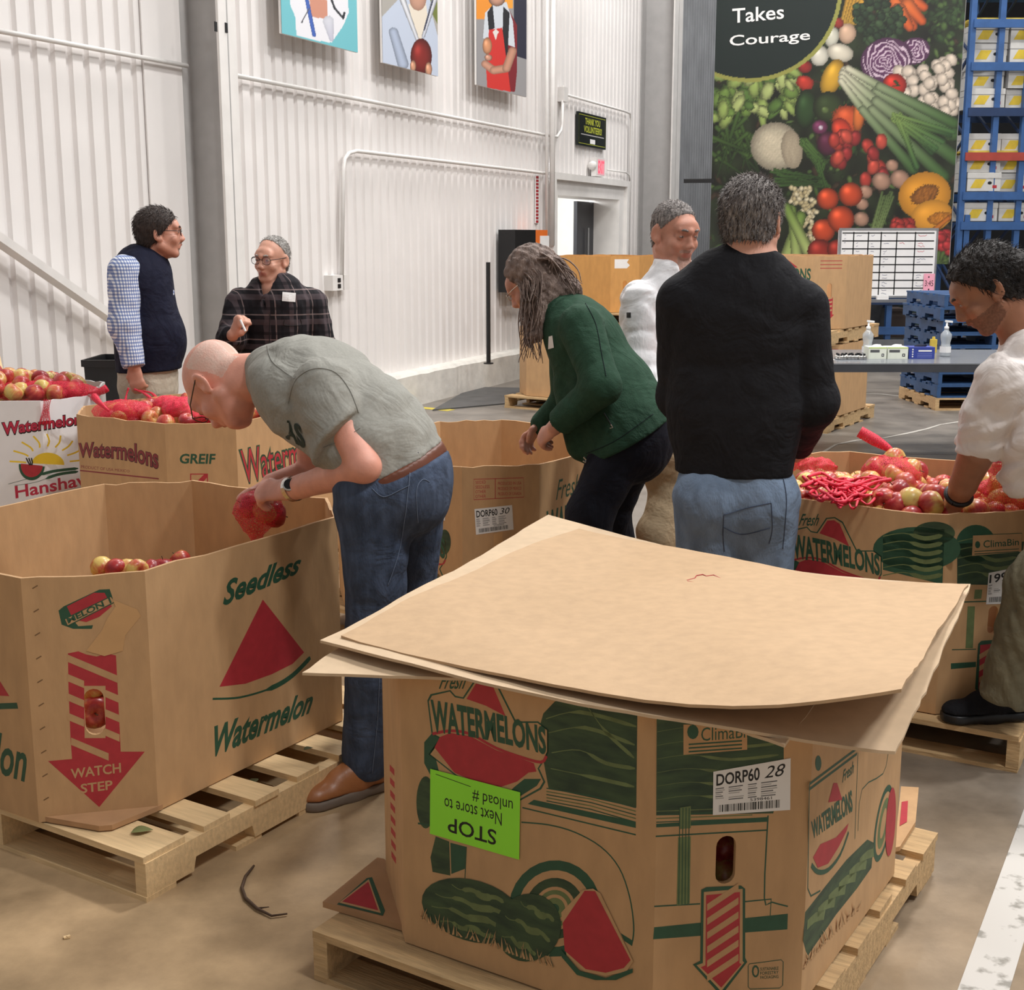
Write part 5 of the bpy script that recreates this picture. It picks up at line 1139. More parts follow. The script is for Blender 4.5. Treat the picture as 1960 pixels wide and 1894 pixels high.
for k in range(150):
    a = rs.uniform(-1, 1); b = rs.uniform(-.75, .75)
    p0 = hd.T((b * .07, -.02 + a * .07, .125 - .05 * abs(b) - .05 * a * a)); front = rs.random() < .55
    if front: p2 = A(1020 + rs.uniform(-28, 22), 660 + rs.uniform(-60, 35), 4.66 + rs.uniform(-.04, .1)); p1 = hd.T((math.copysign(.10, -1) * rs.uniform(.85, 1.05) * (1 if True else 0), -.02 + rs.uniform(-.05, .05), -.01))
    else: p2 = A(1090 + rs.uniform(-40, 28), 550 + rs.uniform(-12, 24), 4.72 + rs.uniform(-.03, .12)); p1 = hd.T((rs.uniform(-.09, .05), -.12, .02))
    path = smooth_path([p0, p1, Vector(p1).lerp(p2, .6) + Vector((rs.uniform(-.02, .02), rs.uniform(-.02, .02), rs.uniform(-.01, .01))), p2], 4); n_ = len(path)
    st.tube([p + Vector((math.sin(i * .9 + k) * .004, 0, math.cos(i * .8 + k) * .003)) for i, p in enumerate(path)], [.0045 * (1 - .8 * i / n_) for i in range(n_)], 4, caps=False)
st.build('hair_strands', M_longhair, hb, smooth=True)
ax = (pel - che).normalized(); hemp = A(1196, 838, 4.62); hemn = Vector((.50, 0, -.86))
jk = [EC(che, A(1170, 755, 4.67), .185, .185, sW, .72), EC(A(1170, 755, 4.67), A(1215, 850, 4.62), .185, .215, sW, .88), EC(che, A(1075, 600, 4.76), .18, .09, sW, .68), CN(nck, nck + Vector((-.01, 0, .03)), .072, .066), CN(che, shN, .12, .075), CN(che, shF, .12, .075),
      EL(A(1090, 690, 4.68), (.06, .10, .10)), CN(A(1095, 740, 4.66), A(1115, 850, 4.60), .07, .06)]
slN = CHAIN([shN, elN, wrN.lerp(elN, .06)], [.078, .064, .050]); slF = CHAIN([shF, elF, wrF], [.072, .06, .05])
slN[-1]['clip'] = [(_v(wrN.lerp(elN, .10)), _v((wrN - elN).normalized()))]
fj = put(e, 'fleece_jacket', [jk, slN, slF], M_fleece, .0065, .03, fold=.0014, wl=.12, seed=8, clips=[(hemp, hemn)])
drape_quad(fj, [(1050, 668), (1061, 665), (1058, 642), (1051, 644)], M_paper, 'chest_logo', n=3)
drape_stroke(e, fj, [(1120, 580), (1140, 620), (1152, 680), (1160, 720)], .002, M_navytr, 'armhole_seam'); drape_stroke(e, fj, [(1156, 790), (1164, 803), (1172, 816)], .004, M_ink, 'pocket_zip'); drape_stroke(e, fj, [(1122, 868), (1180, 842), (1250, 792)], .002, M_navytr, 'hem_seam')
hip1, hip2 = pel - sW * .08, pel + sW * .09
put(e, 'trousers', [EC(A(1195, 800, 4.64), pel, .15, .175, sW, .9), EL(A(1226, 830, 4.62), (.09, .14, .10)), CN(hip1, A(1128, 985, 4.52), .105, .080), CN(A(1128, 985, 4.52), A(1140, 1250, 4.58), .080, .058), CN(hip2, A(1165, 985, 4.78), .105, .078), CN(A(1165, 985, 4.78), A(1225, 1180, 4.95), .078, .055)], M_navytr, .008, .03, fold=.002, wl=.13)
shoe(e, on_z(1105, 1300, 0), on_z(1175, 1280, 0), M_blackshoe, M_soleg, .045); shoe(e, on_z(1185, 1215, 0), on_z(1250, 1195, 0), M_blackshoe, M_soleg, .045)
# zip pull and chest logo
MB().tube([A(1169, 812, 4.435), A(1173, 818, 4.435), A(1167, 819, 4.435)], .0025, 6).build('zip_pull', M_steel, e); MB().tube([A(1117, 874, 4.49), A(1122, 879, 4.49), A(1121, 884, 4.49), A(1116, 881, 4.49)], .004, 6).build('drawcord_toggle', M_steel, e)

# =========================================================== man in the white quarter-zip
hQ = Vector((.52, -.86, 0)).normalized(); sQ = Vector((hQ.y, -hQ.x, 0))
e = PQ = empty('person', Vector((*on_z(1275, 1200, 0)[:2], 0)), 'man with cropped grey hair in a white quarter-zip top and khaki trousers', 'person', 'people in the warehouse')
Y = 5.15
hd = Head(A(1291, 446, Y), hQ + Vector((0, 0, -.22)), (0.03, -.05, 1), 1.05, 1.04)
pel, che, nck = A(1290, 845, Y + .03), A(1285, 620, Y + .02), A(1290, 525, Y)
shR, elR, wrR = A(1228, 575, Y - .08), A(1221, 690, Y - .13), A(1268, 765, Y - .24); shL, elL, wrL = A(1345, 570, Y + .12), A(1365, 700, Y + .12), A(1350, 800, Y + .02)
hn = hand(wrR, A(1280, 818, Y - .22) - wrR, Vector((.2, -.9, .1)), thumb=-1, curl=.35, size=1.0)
hd.build(e, M_skinB, [CN(hd.T((0, -.02, -.06)), nck, .064, .068), CN(nck, che, .08, .1), CN(shR, elR, .05, .045), CN(elR, wrR, .045, .03), CN(shL, elL, .05, .045), CN(elL, wrL, .045, .03)] + hn, M_greyhair, vox=.0044, lip=(172, 116, 102), stub=(mat('grey_stubble', (168, 128, 112), .8, var2=(190, 158, 146), vscale=120), 'goatee'))
hd.cap(e, M_greyhair, .0022, (0, .062, .085), (0, .80, -.60), fold=.0003, strands=2600, length=.009, lift_=.12)
q = [[EC(che, pel, .175, .17, sQ, .66), EC(A(1287, 560, Y), che, .14, .175, sQ, .64), CN(nck + Vector((0, 0, -.02)), nck + Vector((0, 0, .035)), .075, .078, [(nck + Vector((0, 0, .045)), Vector(hQ) * .45 + Vector((0, 0, 1)))]), CN(che.lerp(shR, .4), shR, .10, .076), CN(che.lerp(shL, .4), shL, .10, .076)], [CN(shR, elR, .080, .068), CN(elR, wrR, .068, .046, [(wrR, wrR - elR)])], [CN(shL, elL, .078, .066), CN(elL, wrL, .066, .046)]]
qz = put(e, 'quarter_zip_top', q, M_whitek, .0062, .03, fold=.0048, wl=.10, seed=11, clips=[(A(1290, 838, Y), (0, 0, -1))], sub=[CN(nck + hQ * .07 + Vector((0, 0, .08)), nck + hQ * .125 + Vector((0, 0, -.10)), .046, .012)])
put(e, 'undershirt', [CN(nck + Vector((0, 0, -.08)), nck + Vector((0, 0, -.005)), .10, .074)], M_blackknit, .006, .02)
put(e, 'chinos', [EC(A(1290, 830, Y + .02), pel, .165, .18, sQ, .75), CN(pel - sQ * .09, A(1262, 1020, Y - .03), .105, .085), CN(A(1262, 1020, Y - .03), A(1262, 1190, Y), .085, .072), CN(pel + sQ * .09, A(1318, 1015, Y + .1), .105, .085), CN(A(1318, 1015, Y + .1), A(1310, 1180, Y + .12), .085, .072)], M_khaki, .008, .03, fold=.003, wl=.1)
shoe(e, on_z(1275, 1215, 0), on_z(1240, 1180, 0), M_blackshoe, M_soleg); shoe(e, on_z(1335, 1205, 0), on_z(1300, 1170, 0), M_blackshoe, M_soleg)
drape_quad(qz, [(1200, 608), (1208, 608), (1208, 598), (1200, 598)], M_ink, 'sleeve_logo'); drape_text(qz, 'NORTH', [(1210, 607), (1222, 606), (1222, 600), (1210, 601)], M_ink, 'sleeve_lettering') if False else None

# =========================================================== man in the black sweatshirt, back to us
Y = 3.98; hK = Vector((.30, .95, 0)).normalized(); sK = Vector((hK.y, -hK.x, 0))
e = PK = empty('person', Vector((.68, 3.98, 0)), 'man seen from behind in a black sweatshirt and faded jeans', 'person', 'people in the warehouse')
hd = Head(A(1440, 424, Y + .02), hK * 1.0 + Vector((.22, 0, -.16)), hK * .14 + Vector((0, 0, 1)), 1.08, 1.0)
pel, che, nck = A(1408, 915, Y), A(1412, 640, Y), A(1437, 510, Y)
shL, shR = A(1310, 578, Y + .03), A(1528, 590, Y - .02); elL, wrL = A(1300, 760, Y + .12), A(1340, 830, Y + .34); elR, wrR = A(1556, 770, Y - .02), A(1530, 850, Y + .26)
hd.build(e, M_skinC, [CN(hd.T((0, -.02, -.05)), nck, .068, .074), CN(nck, che, .09, .1), CN(shL, elL, .05, .045), CN(elL, wrL, .045, .03), CN(shR, elR, .05, .045), CN(elR, wrR, .045, .03)] + hand(wrR, Vector((-.2, .9, -.2)), Vector((.5, 0, .8)), thumb=-1, curl=.4) + hand(wrL, Vector((.3, .9, -.2)), Vector((-.5, 0, .8)), thumb=1, curl=.4), M_greyhair, vox=.0044)
hd.cap(e, M_greyhair, .010, (0, .07, .08), (0, .78, -.62), fold=.0022, wl=.010, nape=-.062, strands=3800, length=.014, lift_=.8)
sw = [EC(A(1412, 600, Y), A(1405, 780, Y), .212, .202, sK, .60), EC(A(1405, 780, Y), A(1403, 905, Y), .202, .180, sK, .66), EC(nck + Vector((0, 0, -.05)), A(1412, 600, Y), .11, .207, sK, .62), CN(nck + Vector((0, 0, -.05)), nck + Vector((0, 0, .005)), .090, .083, [(nck + Vector((0, 0, .012)), hK * .25 + Vector((0, 0, 1)))]), CN(che.lerp(shL, .5), shL, .11, .085), CN(che.lerp(shR, .5), shR, .11, .085)]
sw = [sw, CHAIN([shL, elL, wrL], [.086, .068, .048]), CHAIN([shR, elR, wrR], [.090, .074, .048])]
put(e, 'sweatshirt', sw, M_blackknit, .0068, .032, fold=.0022, wl=.17, seed=21, clips=[(A(1405, 905, Y), (0, 0, -1))])
jk_ = put(e, 'jeans', [EC(A(1405, 880, Y), A(1408, 945, Y), .160, .180, sK, .66), EL(A(1362, 960, Y - .04), (.10, .10, .11)), EL(A(1458, 960, Y - .04), (.10, .10, .11)), CN(A(1356, 950, Y), A(1352, 1130, Y + .02), .11, .088), CN(A(1352, 1130, Y + .02), A(1350, 1385, Y), .088, .072), CN(A(1462, 950, Y), A(1460, 1130, Y + .02), .112, .088), CN(A(1460, 1130, Y + .02), A(1465, 1385, Y), .088, .072)], M_denimL, .007, .025, fold=.002, wl=.1, seed=22)
M_pock = mat('pocket_denim_thread', (64, 74, 96), .8)
for pts in ([(1385, 985), (1430, 972), (1476, 962)], [(1476, 962), (1478, 1010), (1472, 1040)], [(1385, 985), (1384, 1025), (1386, 1055)], [(1384, 1008), (1420, 1022), (1474, 1010)], [(1498, 912), (1505, 960), (1498, 1050)]): drape_stroke(e, jk_, pts, .0025, M_pock, 'pocket_stitching')
for x in (1352, 1462): g0 = Vector((*A(x, 1400, Y)[:2], 0)); shoe(e, g0 + hK * .19, g0 - hK * .09, M_blackshoe, M_soleg)

# =========================================================== man in the white shirt bending at the right edge
hR = Vector((-.97, .22, 0)); sR = Vector((.22, .97, 0)); Y = 3.98
e = PR = empty('person', Vector((*on_z(1960, 1440, 0)[:2], 0)), 'dark-haired man in a white shirt at the right edge reaching into the apples', 'person', 'people in the warehouse')
hd = Head(A(1890, 552, Y), hR * .80 + Vector((0, 0, -.60)), hR * .58 + Vector((0, 0, .80)), 1.07)
nck, che, pel = A(1968, 655, Y - .02), A(2020, 740, Y - .03), A(2150, 930, Y - .02)
sh1, el1, wr1 = A(1925, 735, Y - .14), A(1873, 858, Y - .08), A(1832, 955, Y + .08)
ha = A(1806, 985, Y + .14) - wr1; hn = hand(wr1, ha + Vector((0, 0, -.02)), Vector((-.6, -.5, .5)), thumb=-1, curl=.85, size=1.08, thumb_in=.7)
hd.build(e, M_skinD, [CN(hd.T((0, -.02, -.06)), nck, .066, .07), CN(nck, che, .08, .12), CN(sh1, el1, .055, .054), CN(el1, wr1.lerp(el1, .3), .056, .042), CN(wr1.lerp(el1, .3), wr1, .042, .034)] + hn, M_blackhair, vox=.0042, lip=(120, 74, 66), stub=(mat('dark_stubble', (116, 80, 64), .8, var2=(144, 100, 78), vscale=150), 'full'))
hd.cap(e, M_blackhair, .012, (0, .062, .075), (0, .80, -.60), fold=.003, wl=.02, more=[hd.el((0, -.095, .0), (.06, .05, .05)), hd.el((0, -.105, -.05), (.055, .035, .04))], nape=-.09)
hem = A(1868, 868, Y - .07); ad = (el1 - sh1).normalized()
st_ = [[EC(che, A(2090, 850, Y), .21, .20, sR, .78), EC(A(2090, 850, Y), pel, .2, .18, sR, .8), EC(nck.lerp(che, .35), che, .13, .21, sR, .75), CN(nck.lerp(che, .15), nck.lerp(che, .5), .085, .13, [(nck.lerp(che, .14), nck - che)]), CN(che, sh1, .14, .09)], [CN(sh1, A(1893, 800, Y - .10), .092, .080), CN(A(1893, 800, Y - .10), hem, .080, .066, [(hem, ad)])], [CN(A(1975, 700, Y - .1), A(1985, 840, Y - .16), .10, .085), CN(A(1985, 840, Y - .16), A(1950, 915, Y - .10), .085, .06)]]
put(e, 'white_shirt', st_, M_satin, .0062, .03, fold=.0056, wl=.08, seed=31)
wd_ = (wr1 - el1).normalized(); w_ = MB(); ref = wd_.orthogonal().normalized(); r2 = wd_.cross(ref); wc = el1.lerp(wr1, .92)
pts = [wc + ref * math.cos(t) * .040 + r2 * math.sin(t) * .038 for t in [2 * math.pi * i / 24 for i in range(25)]]; w_.tube(pts, .009, 6, caps=False); w_.build('wristband', M_black, e, smooth=True)
put(e, 'cargo_trousers', [EC(A(2140, 900, Y), pel, .18, .19, sR, .85), CN(pel, A(1992, 1120, Y - .22), .12, .098), EC(A(1992, 1120, Y - .22), A(1928, 1325, Y - .19), .098, .080, sR, 1, [(A(1930, 1345, Y - .19), (-.25, 0, -1))]), CN(pel + sR * .12, A(2110, 1180, Y + .05), .12, .09), CN(A(2110, 1180, Y + .05), A(2110, 1440, Y + .05), .09, .075)], M_olive, .008, .03, fold=.004, wl=.09, seed=33)
zt2 = PAL_H + .004
shoe(e, on_z(1806, 1378, zt2), on_z(1972, 1372, zt2), M_blackshoe, M_black, .048, laces=M_ink); shoe(e, on_z(2040, 1480, 0), on_z(2180, 1470, 0), M_blackshoe, M_black, .05)

# =========================================================== man in the navy vest
Y = 6.85; hV = Vector((.93, .36, 0)).normalized(); sV = Vector((hV.y, -hV.x, 0))
e = PV = empty('person', Vector((*on_z(285, 960, 0)[:2], 0)), 'man in a navy vest and blue gingham shirt standing in profile', 'person', 'people in the warehouse')
hd = Head(A(305, 447, Y), hV + Vector((.0, -.08, .02)), (0, 0, 1), 1.10, 1.05)
pel, che, nck = A(283, 735, Y), A(280, 565, Y), A(285, 495, Y)
shR, elR, wrR = A(240, 520, Y - .16), A(238, 622, Y - .22), A(257, 702, Y - .26)
shL, elL, wrL = A(292, 525, Y + .16), A(300, 625, Y + .18), A(308, 700, Y + .15)
hn = hand(wrR, A(266, 748, Y - .27) - wrR, Vector((-.1, -1, 0)), thumb=-1, curl=.5)
hd.build(e, M_skinB, [CN(hd.T((0, -.02, -.06)), nck, .066, .07), CN(nck, che, .08, .1), CN(shR, elR, .05, .045), CN(elR, wrR, .045, .03), CN(shL, elL, .05, .045), CN(elL, wrL, .045, .03)] + hn, M_darkhair, vox=.005, stub=(mat('brown_stubble', (138, 100, 86), .8, var2=(164, 122, 104), vscale=120), 'goatee'))
hd.cap(e, M_darkhair, .011, (0, .075, .07), (0, .72, -.69), fold=.001); hd.glasses(e, M_ink, w=.022, h=.016)
cR = CHAIN([shR, elR, wrR], [.088, .076, .056]); cR[-1]['clip'] = [(_v(wrR), _v((wrR - elR).normalized()))]
put(e, 'gingham_shirt', [cR, CHAIN([shL, elL, wrL], [.085, .07, .05]), [EC(che, A(283, 690, Y), .17, .17, sV, .85)]], M_gingham, .007, .03, fold=.003, wl=.08, seed=41)
put(e, 'vest', [EC(A(272, 540, Y), A(285, 640, Y), .20, .205, sV, .78), EC(A(285, 640, Y), A(285, 715, Y), .205, .19, sV, .88), EL(A(300, 650, Y), (.15, .17, .16)), CN(nck + Vector((0, 0, -.07)), nck + Vector((0, 0, .03)), .11, .082, [(nck + Vector((0, 0, .035)), hV * .3 + Vector((0, 0, 1)))]), CN(A(262, 530, Y), shR.lerp(che, .45), .11, .12), CN(A(262, 530, Y), shL.lerp(che, .5), .10, .11), EL(A(243, 560, Y - .02), (.09, .13, .12))], M_navy, .007, .03, fold=.002, wl=.12, seed=42, clips=[(A(285, 708, Y), (0.05, 0, -1))])
put(e, 'chinos', [EC(A(283, 690, Y), pel, .175, .185, sV, .85), CN(pel - sV * .02 + Vector((0, 0, 0)), A(280, 860, Y - .08), .13, .09), CN(A(280, 860, Y - .08), A(278, 945, Y - .08), .09, .07), CN(pel + sV * -.08, A(290, 860, Y + .12), .12, .09), CN(A(290, 860, Y + .12), A(290, 940, Y + .12), .09, .07)], M_stone, .009, .03, fold=.003, wl=.1)
shoe(e, A(310, 958, Y - .08) * 1, A(262, 962, Y - .08), M_blackshoe, M_soleg) if False else None
g0 = Vector((*A(280, 945, Y - .08)[:2], 0)); shoe(e, g0 + hV * .19, g0 - hV * .1, M_blackshoe, M_soleg); g0 = Vector((*A(290, 940, Y + .12)[:2], 0)); shoe(e, g0 + hV * .19, g0 - hV * .1, M_blackshoe, M_soleg)

# =========================================================== man in the plaid shirt
Y = 7.05; hP = Vector((-.30, -.95, 0)).normalized(); sP = Vector((hP.y, -hP.x, 0))
e = PP = empty('person', Vector((*A(530, 930, Y)[:2], 0)), 'older man with glasses in a dark plaid shirt with a white name tag', 'person', 'people in the warehouse')
hd = Head(A(521, 497, Y), hP + Vector((-.16, 0, -.08)), (.04, -.02, 1), 1.04, 1.02)
pel, che, nck = A(528, 770, Y), A(528, 620, Y), A(525, 555, Y)
shR, elR, wrR = A(462, 582, Y), A(442, 650, Y - .10), A(446, 640, Y - .26); shL, elL, wrL = A(596, 582, Y + .02), A(618, 670, Y + .02), A(600, 730, Y - .1)
hn = hand(wrR, A(458, 612, Y - .30) - wrR, Vector((-.5, -.6, .2)), thumb=-1, curl=.8, size=1.0)
hd.build(e, M_skinC, [CN(hd.T((0, -.02, -.06)), nck, .058, .062), CN(nck, che, .08, .1), CN(shR, elR, .05, .045), CN(elR, wrR, .045, .03), CN(shL, elL, .05, .045), CN(elL, wrL, .045, .03)] + hn + hand(wrL, Vector((-.2, -.3, -.9)), Vector((.6, -.6, 0)), thumb=1, curl=.4), M_silver, vox=.005)
hd.cap(e, M_silver, .0035, (0, .030, .095), (0, .84, -.54), fold=.0005, strands=2200, length=.012, lift_=.25); hd.glasses(e, M_ink, w=.025, h=.019)
pl_ = [EC(A(528, 590, Y), A(528, 700, Y), .20, .20, sP, .68), EC(A(528, 700, Y), A(528, 790, Y), .20, .2, sP, .75), CN(nck + Vector((0, 0, -.08)), nck + Vector((0, 0, -.01)), .10, .068, [(nck + Vector((0, 0, .0)), hP * .3 + Vector((0, 0, 1)))]), CN(che.lerp(shR, .5), shR, .11, .085), CN(che.lerp(shL, .5), shL, .11, .085)]
sr = CHAIN([shR, elR, wrR], [.088, .075, .05]); sr[-1]['clip'] = [(_v(elR.lerp(wrR, .85)), _v((wrR - elR).normalized()))]
ps = put(e, 'plaid_shirt', [pl_, sr, CHAIN([shL, elL, wrL], [.088, .076, .05])], M_plaid, .007, .03, fold=.003, wl=.09, seed=51, sub=[CN(nck + hP * .06 + Vector((0, 0, .06)), nck + hP * .135 + Vector((0, 0, -.11)), .050, .006)])
put(e, 'undershirt', [CN(nck + Vector((0, 0, -.14)), nck + Vector((0, 0, -.03)), .10, .066), EL(nck + hP * .05 + Vector((0, 0, -.09)), (.06, .05, .06))], M_blackknit, .007, .02)
drape_stroke(e, ps, [(517, 600), (516, 640), (516, 700)], .004, M_ink, 'placket_edge'); drape_stroke(e, ps, [(545, 612), (545, 622), (575, 622), (575, 610)], .003, M_ink, 'pocket_edge')
put(e, 'trousers', [EC(A(528, 760, Y), A(528, 800, Y), .18, .18, sP, .7), CN(A(505, 800, Y), A(505, 930, Y), .1, .07), CN(A(552, 800, Y), A(552, 930, Y), .1, .07)], M_navytr, .01, .03)
for x in (505, 552): g0 = Vector((*A(x, 930, Y)[:2], 0)); shoe(e, g0 + hP * .19, g0 - hP * .09, M_blackshoe, M_soleg)
drape_quad(ps, [(540, 576), (565, 578), (566, 561), (541, 559)], M_paper, 'name_tag', lift=.004); drape_stroke(e, ps, [(543, 563), (549, 562), (552, 566)], .004, M_ink, 'name_writing'); drape_stroke(e, ps, [(550, 572), (556, 569), (562, 571)], .004, M_ink, 'name_writing')
MB().tube([A(460, 612, Y - .36), A(470, 634, Y - .38)], .006, 8).build('marker_pen', M_paper, e)

# =========================================================== person in red, half hidden behind the right stack
Y = 12.6
e = empty('person', Vector((*A(1606, 790, Y)[:2], 0)), 'person in red, mostly hidden behind the right bin stack', 'person', 'people in the warehouse')
hd = Head(A(1592, 520, Y), (-1, .2, -.4), (-.3, 0, 1), 1.0)
hd.build(e, M_skinC, [CN(hd.T((0, -.02, -.06)), A(1598, 560, Y), .06, .07)], None, vox=.008); hd.cap(e, M_darkhair, .01, vox=.008)
put(e, 'red_tunic', [EC(A(1595, 572, Y), A(1599, 640, Y), .16, .18, (0, 1, 0), .7), EC(A(1599, 640, Y), A(1605, 700, Y), .17, .2, (0, 1, 0), .8), CN(A(1600, 580, Y - .1), A(1604, 660, Y - .15), .07, .05)], M_redcloth, .014, .05)
put(e, 'trousers', [CN(A(1600, 700, Y), A(1600, 780, Y), .12, .09), CN(A(1612, 700, Y + .1), A(1612, 780, Y + .1), .12, .09)], M_navytr, .016, .03)
# ------------------------------------------------------------------ flat pictures painted as vertex colours (printed banner and posters)
def picture(name, O, U, w, h, nu, nv, N, paint, parent, V=None):
    U = Vector(U).normalized(); Vv = Vector((0, 0, 1))
    us, vs_ = np.meshgrid(np.linspace(0, w, nu), np.linspace(0, h, nv)); us = us.ravel(); vs_ = vs_.ravel()
    P = np.array(O)[None] + us[:, None] * np.array(U)[None] + vs_[:, None] * np.array(Vv)[None] + np.array(N)[None] * .004
    y, z, x = P[:, 1], P[:, 2] - CAM_H, P[:, 0]; dep = y * CT - z * ST; up = y * ST + z * CT
    c = paint(980 + FPX * x / dep, 947 - FPX * up / dep); c = np.clip(c, 0, 255) / 255; c = np.where(c <= .04045, c / 12.92, ((c + .055) / 1.055) ** 2.4)
    ij = np.arange(nu * nv).reshape(nv, nu); Q = np.stack([ij[:-1, :-1], ij[:-1, 1:], ij[1:, 1:], ij[1:, :-1]], -1).reshape(-1, 4)
    m = bpy.data.materials.new('printed_' + name); m.use_nodes = True; a = m.node_tree.nodes.new('ShaderNodeVertexColor'); a.layer_name = 'ink'; b = m.node_tree.nodes['Principled BSDF']
    m.node_tree.links.new(a.outputs['Color'], b.inputs['Base Color']); b.inputs['Roughness'].default_value = .5
    o = obj(name, P, Q, m, parent); at_ = o.data.color_attributes.new('ink', 'FLOAT_COLOR', 'POINT'); at_.data.foreach_set('color', np.concatenate([c, np.ones((len(c), 1))], 1).ravel().astype(np.float32)); return o
class Paint:
    def __init__(s, X, Y, bg): s.X, s.Y = X, Y; s.c = np.tile(np.array(bg, float), (len(X), 1)); s.r = random.Random(9)
    def noise(s, sc, seed=0, k=4):
        g = np.random.default_rng(seed); o = 0
        for i in range(k):
            a, b, p, q = g.uniform(0, 6.28, 4); f = sc * g.uniform(.6, 1.8); o = o + np.sin((s.X * math.cos(a) + s.Y * math.sin(a)) * f + p + 2 * np.sin((s.X * math.cos(b) + s.Y * math.sin(b)) * f * .7 + q))
        return o / k
    def put(s, m, col): s.c[m] = col[m] if isinstance(col, np.ndarray) else col
    def el(s, cx, cy, rx, ry, col, rot=0, shade=.5, hi=.25, jag=0, tex=0):
        c, sn = math.cos(rot), math.sin(rot); x = ((s.X - cx) * c + (s.Y - cy) * sn) / rx; y = (-(s.X - cx) * sn + (s.Y - cy) * c) / ry; d = x * x + y * y
        if jag: d = d * (1 + jag * s.noise(.35, int(cx) + 7, 4))
        m = d < 1
        if not m.any(): return
        g = 1 - shade * d[m] ** 1.5 + hi * np.exp(-((x[m] + .35) ** 2 + (y[m] + .4) ** 2) * 7)
        if tex: g = g * (1 + tex * s.noise(.9, int(cy) + 3, 5)[m])
        s.c[m] = np.array(col)[None] * g[:, None] + hi * 60 * np.exp(-((x[m] + .35) ** 2 + (y[m] + .4) ** 2) * 14)[:, None]
    def line(s, pts, w0, w1, c0, c1, shade=.5):
        for i in range(len(pts) - 1):
            (ax, ay), (bx, by) = pts[i], pts[i + 1]; n = len(pts) - 1; dx, dy = bx - ax, by - ay; L = dx * dx + dy * dy
            t = np.clip(((s.X - ax) * dx + (s.Y - ay) * dy) / L, 0, 1); d = np.hypot(s.X - ax - t * dx, s.Y - ay - t * dy); g = (i + t) / n; w = w0 + (w1 - w0) * g; m = d < w
            if m.any(): s.c[m] = (np.array(c0)[None] * (1 - g[m])[:, None] + np.array(c1)[None] * g[m][:, None]) * (1 - shade * (d[m] / w[m]) ** 2)[:, None]
    def poly(s, pts, col):
        ins = np.zeros(len(s.X), bool); n = len(pts)
        for i in range(n):
            (ax, ay), (bx, by) = pts[i], pts[(i + 1) % n]
            if ay == by: continue
            c = ((ay > s.Y) != (by > s.Y)) & (s.X < (bx - ax) * (s.Y - ay) / (by - ay) + ax); ins ^= c
        s.c[ins] = col; return ins
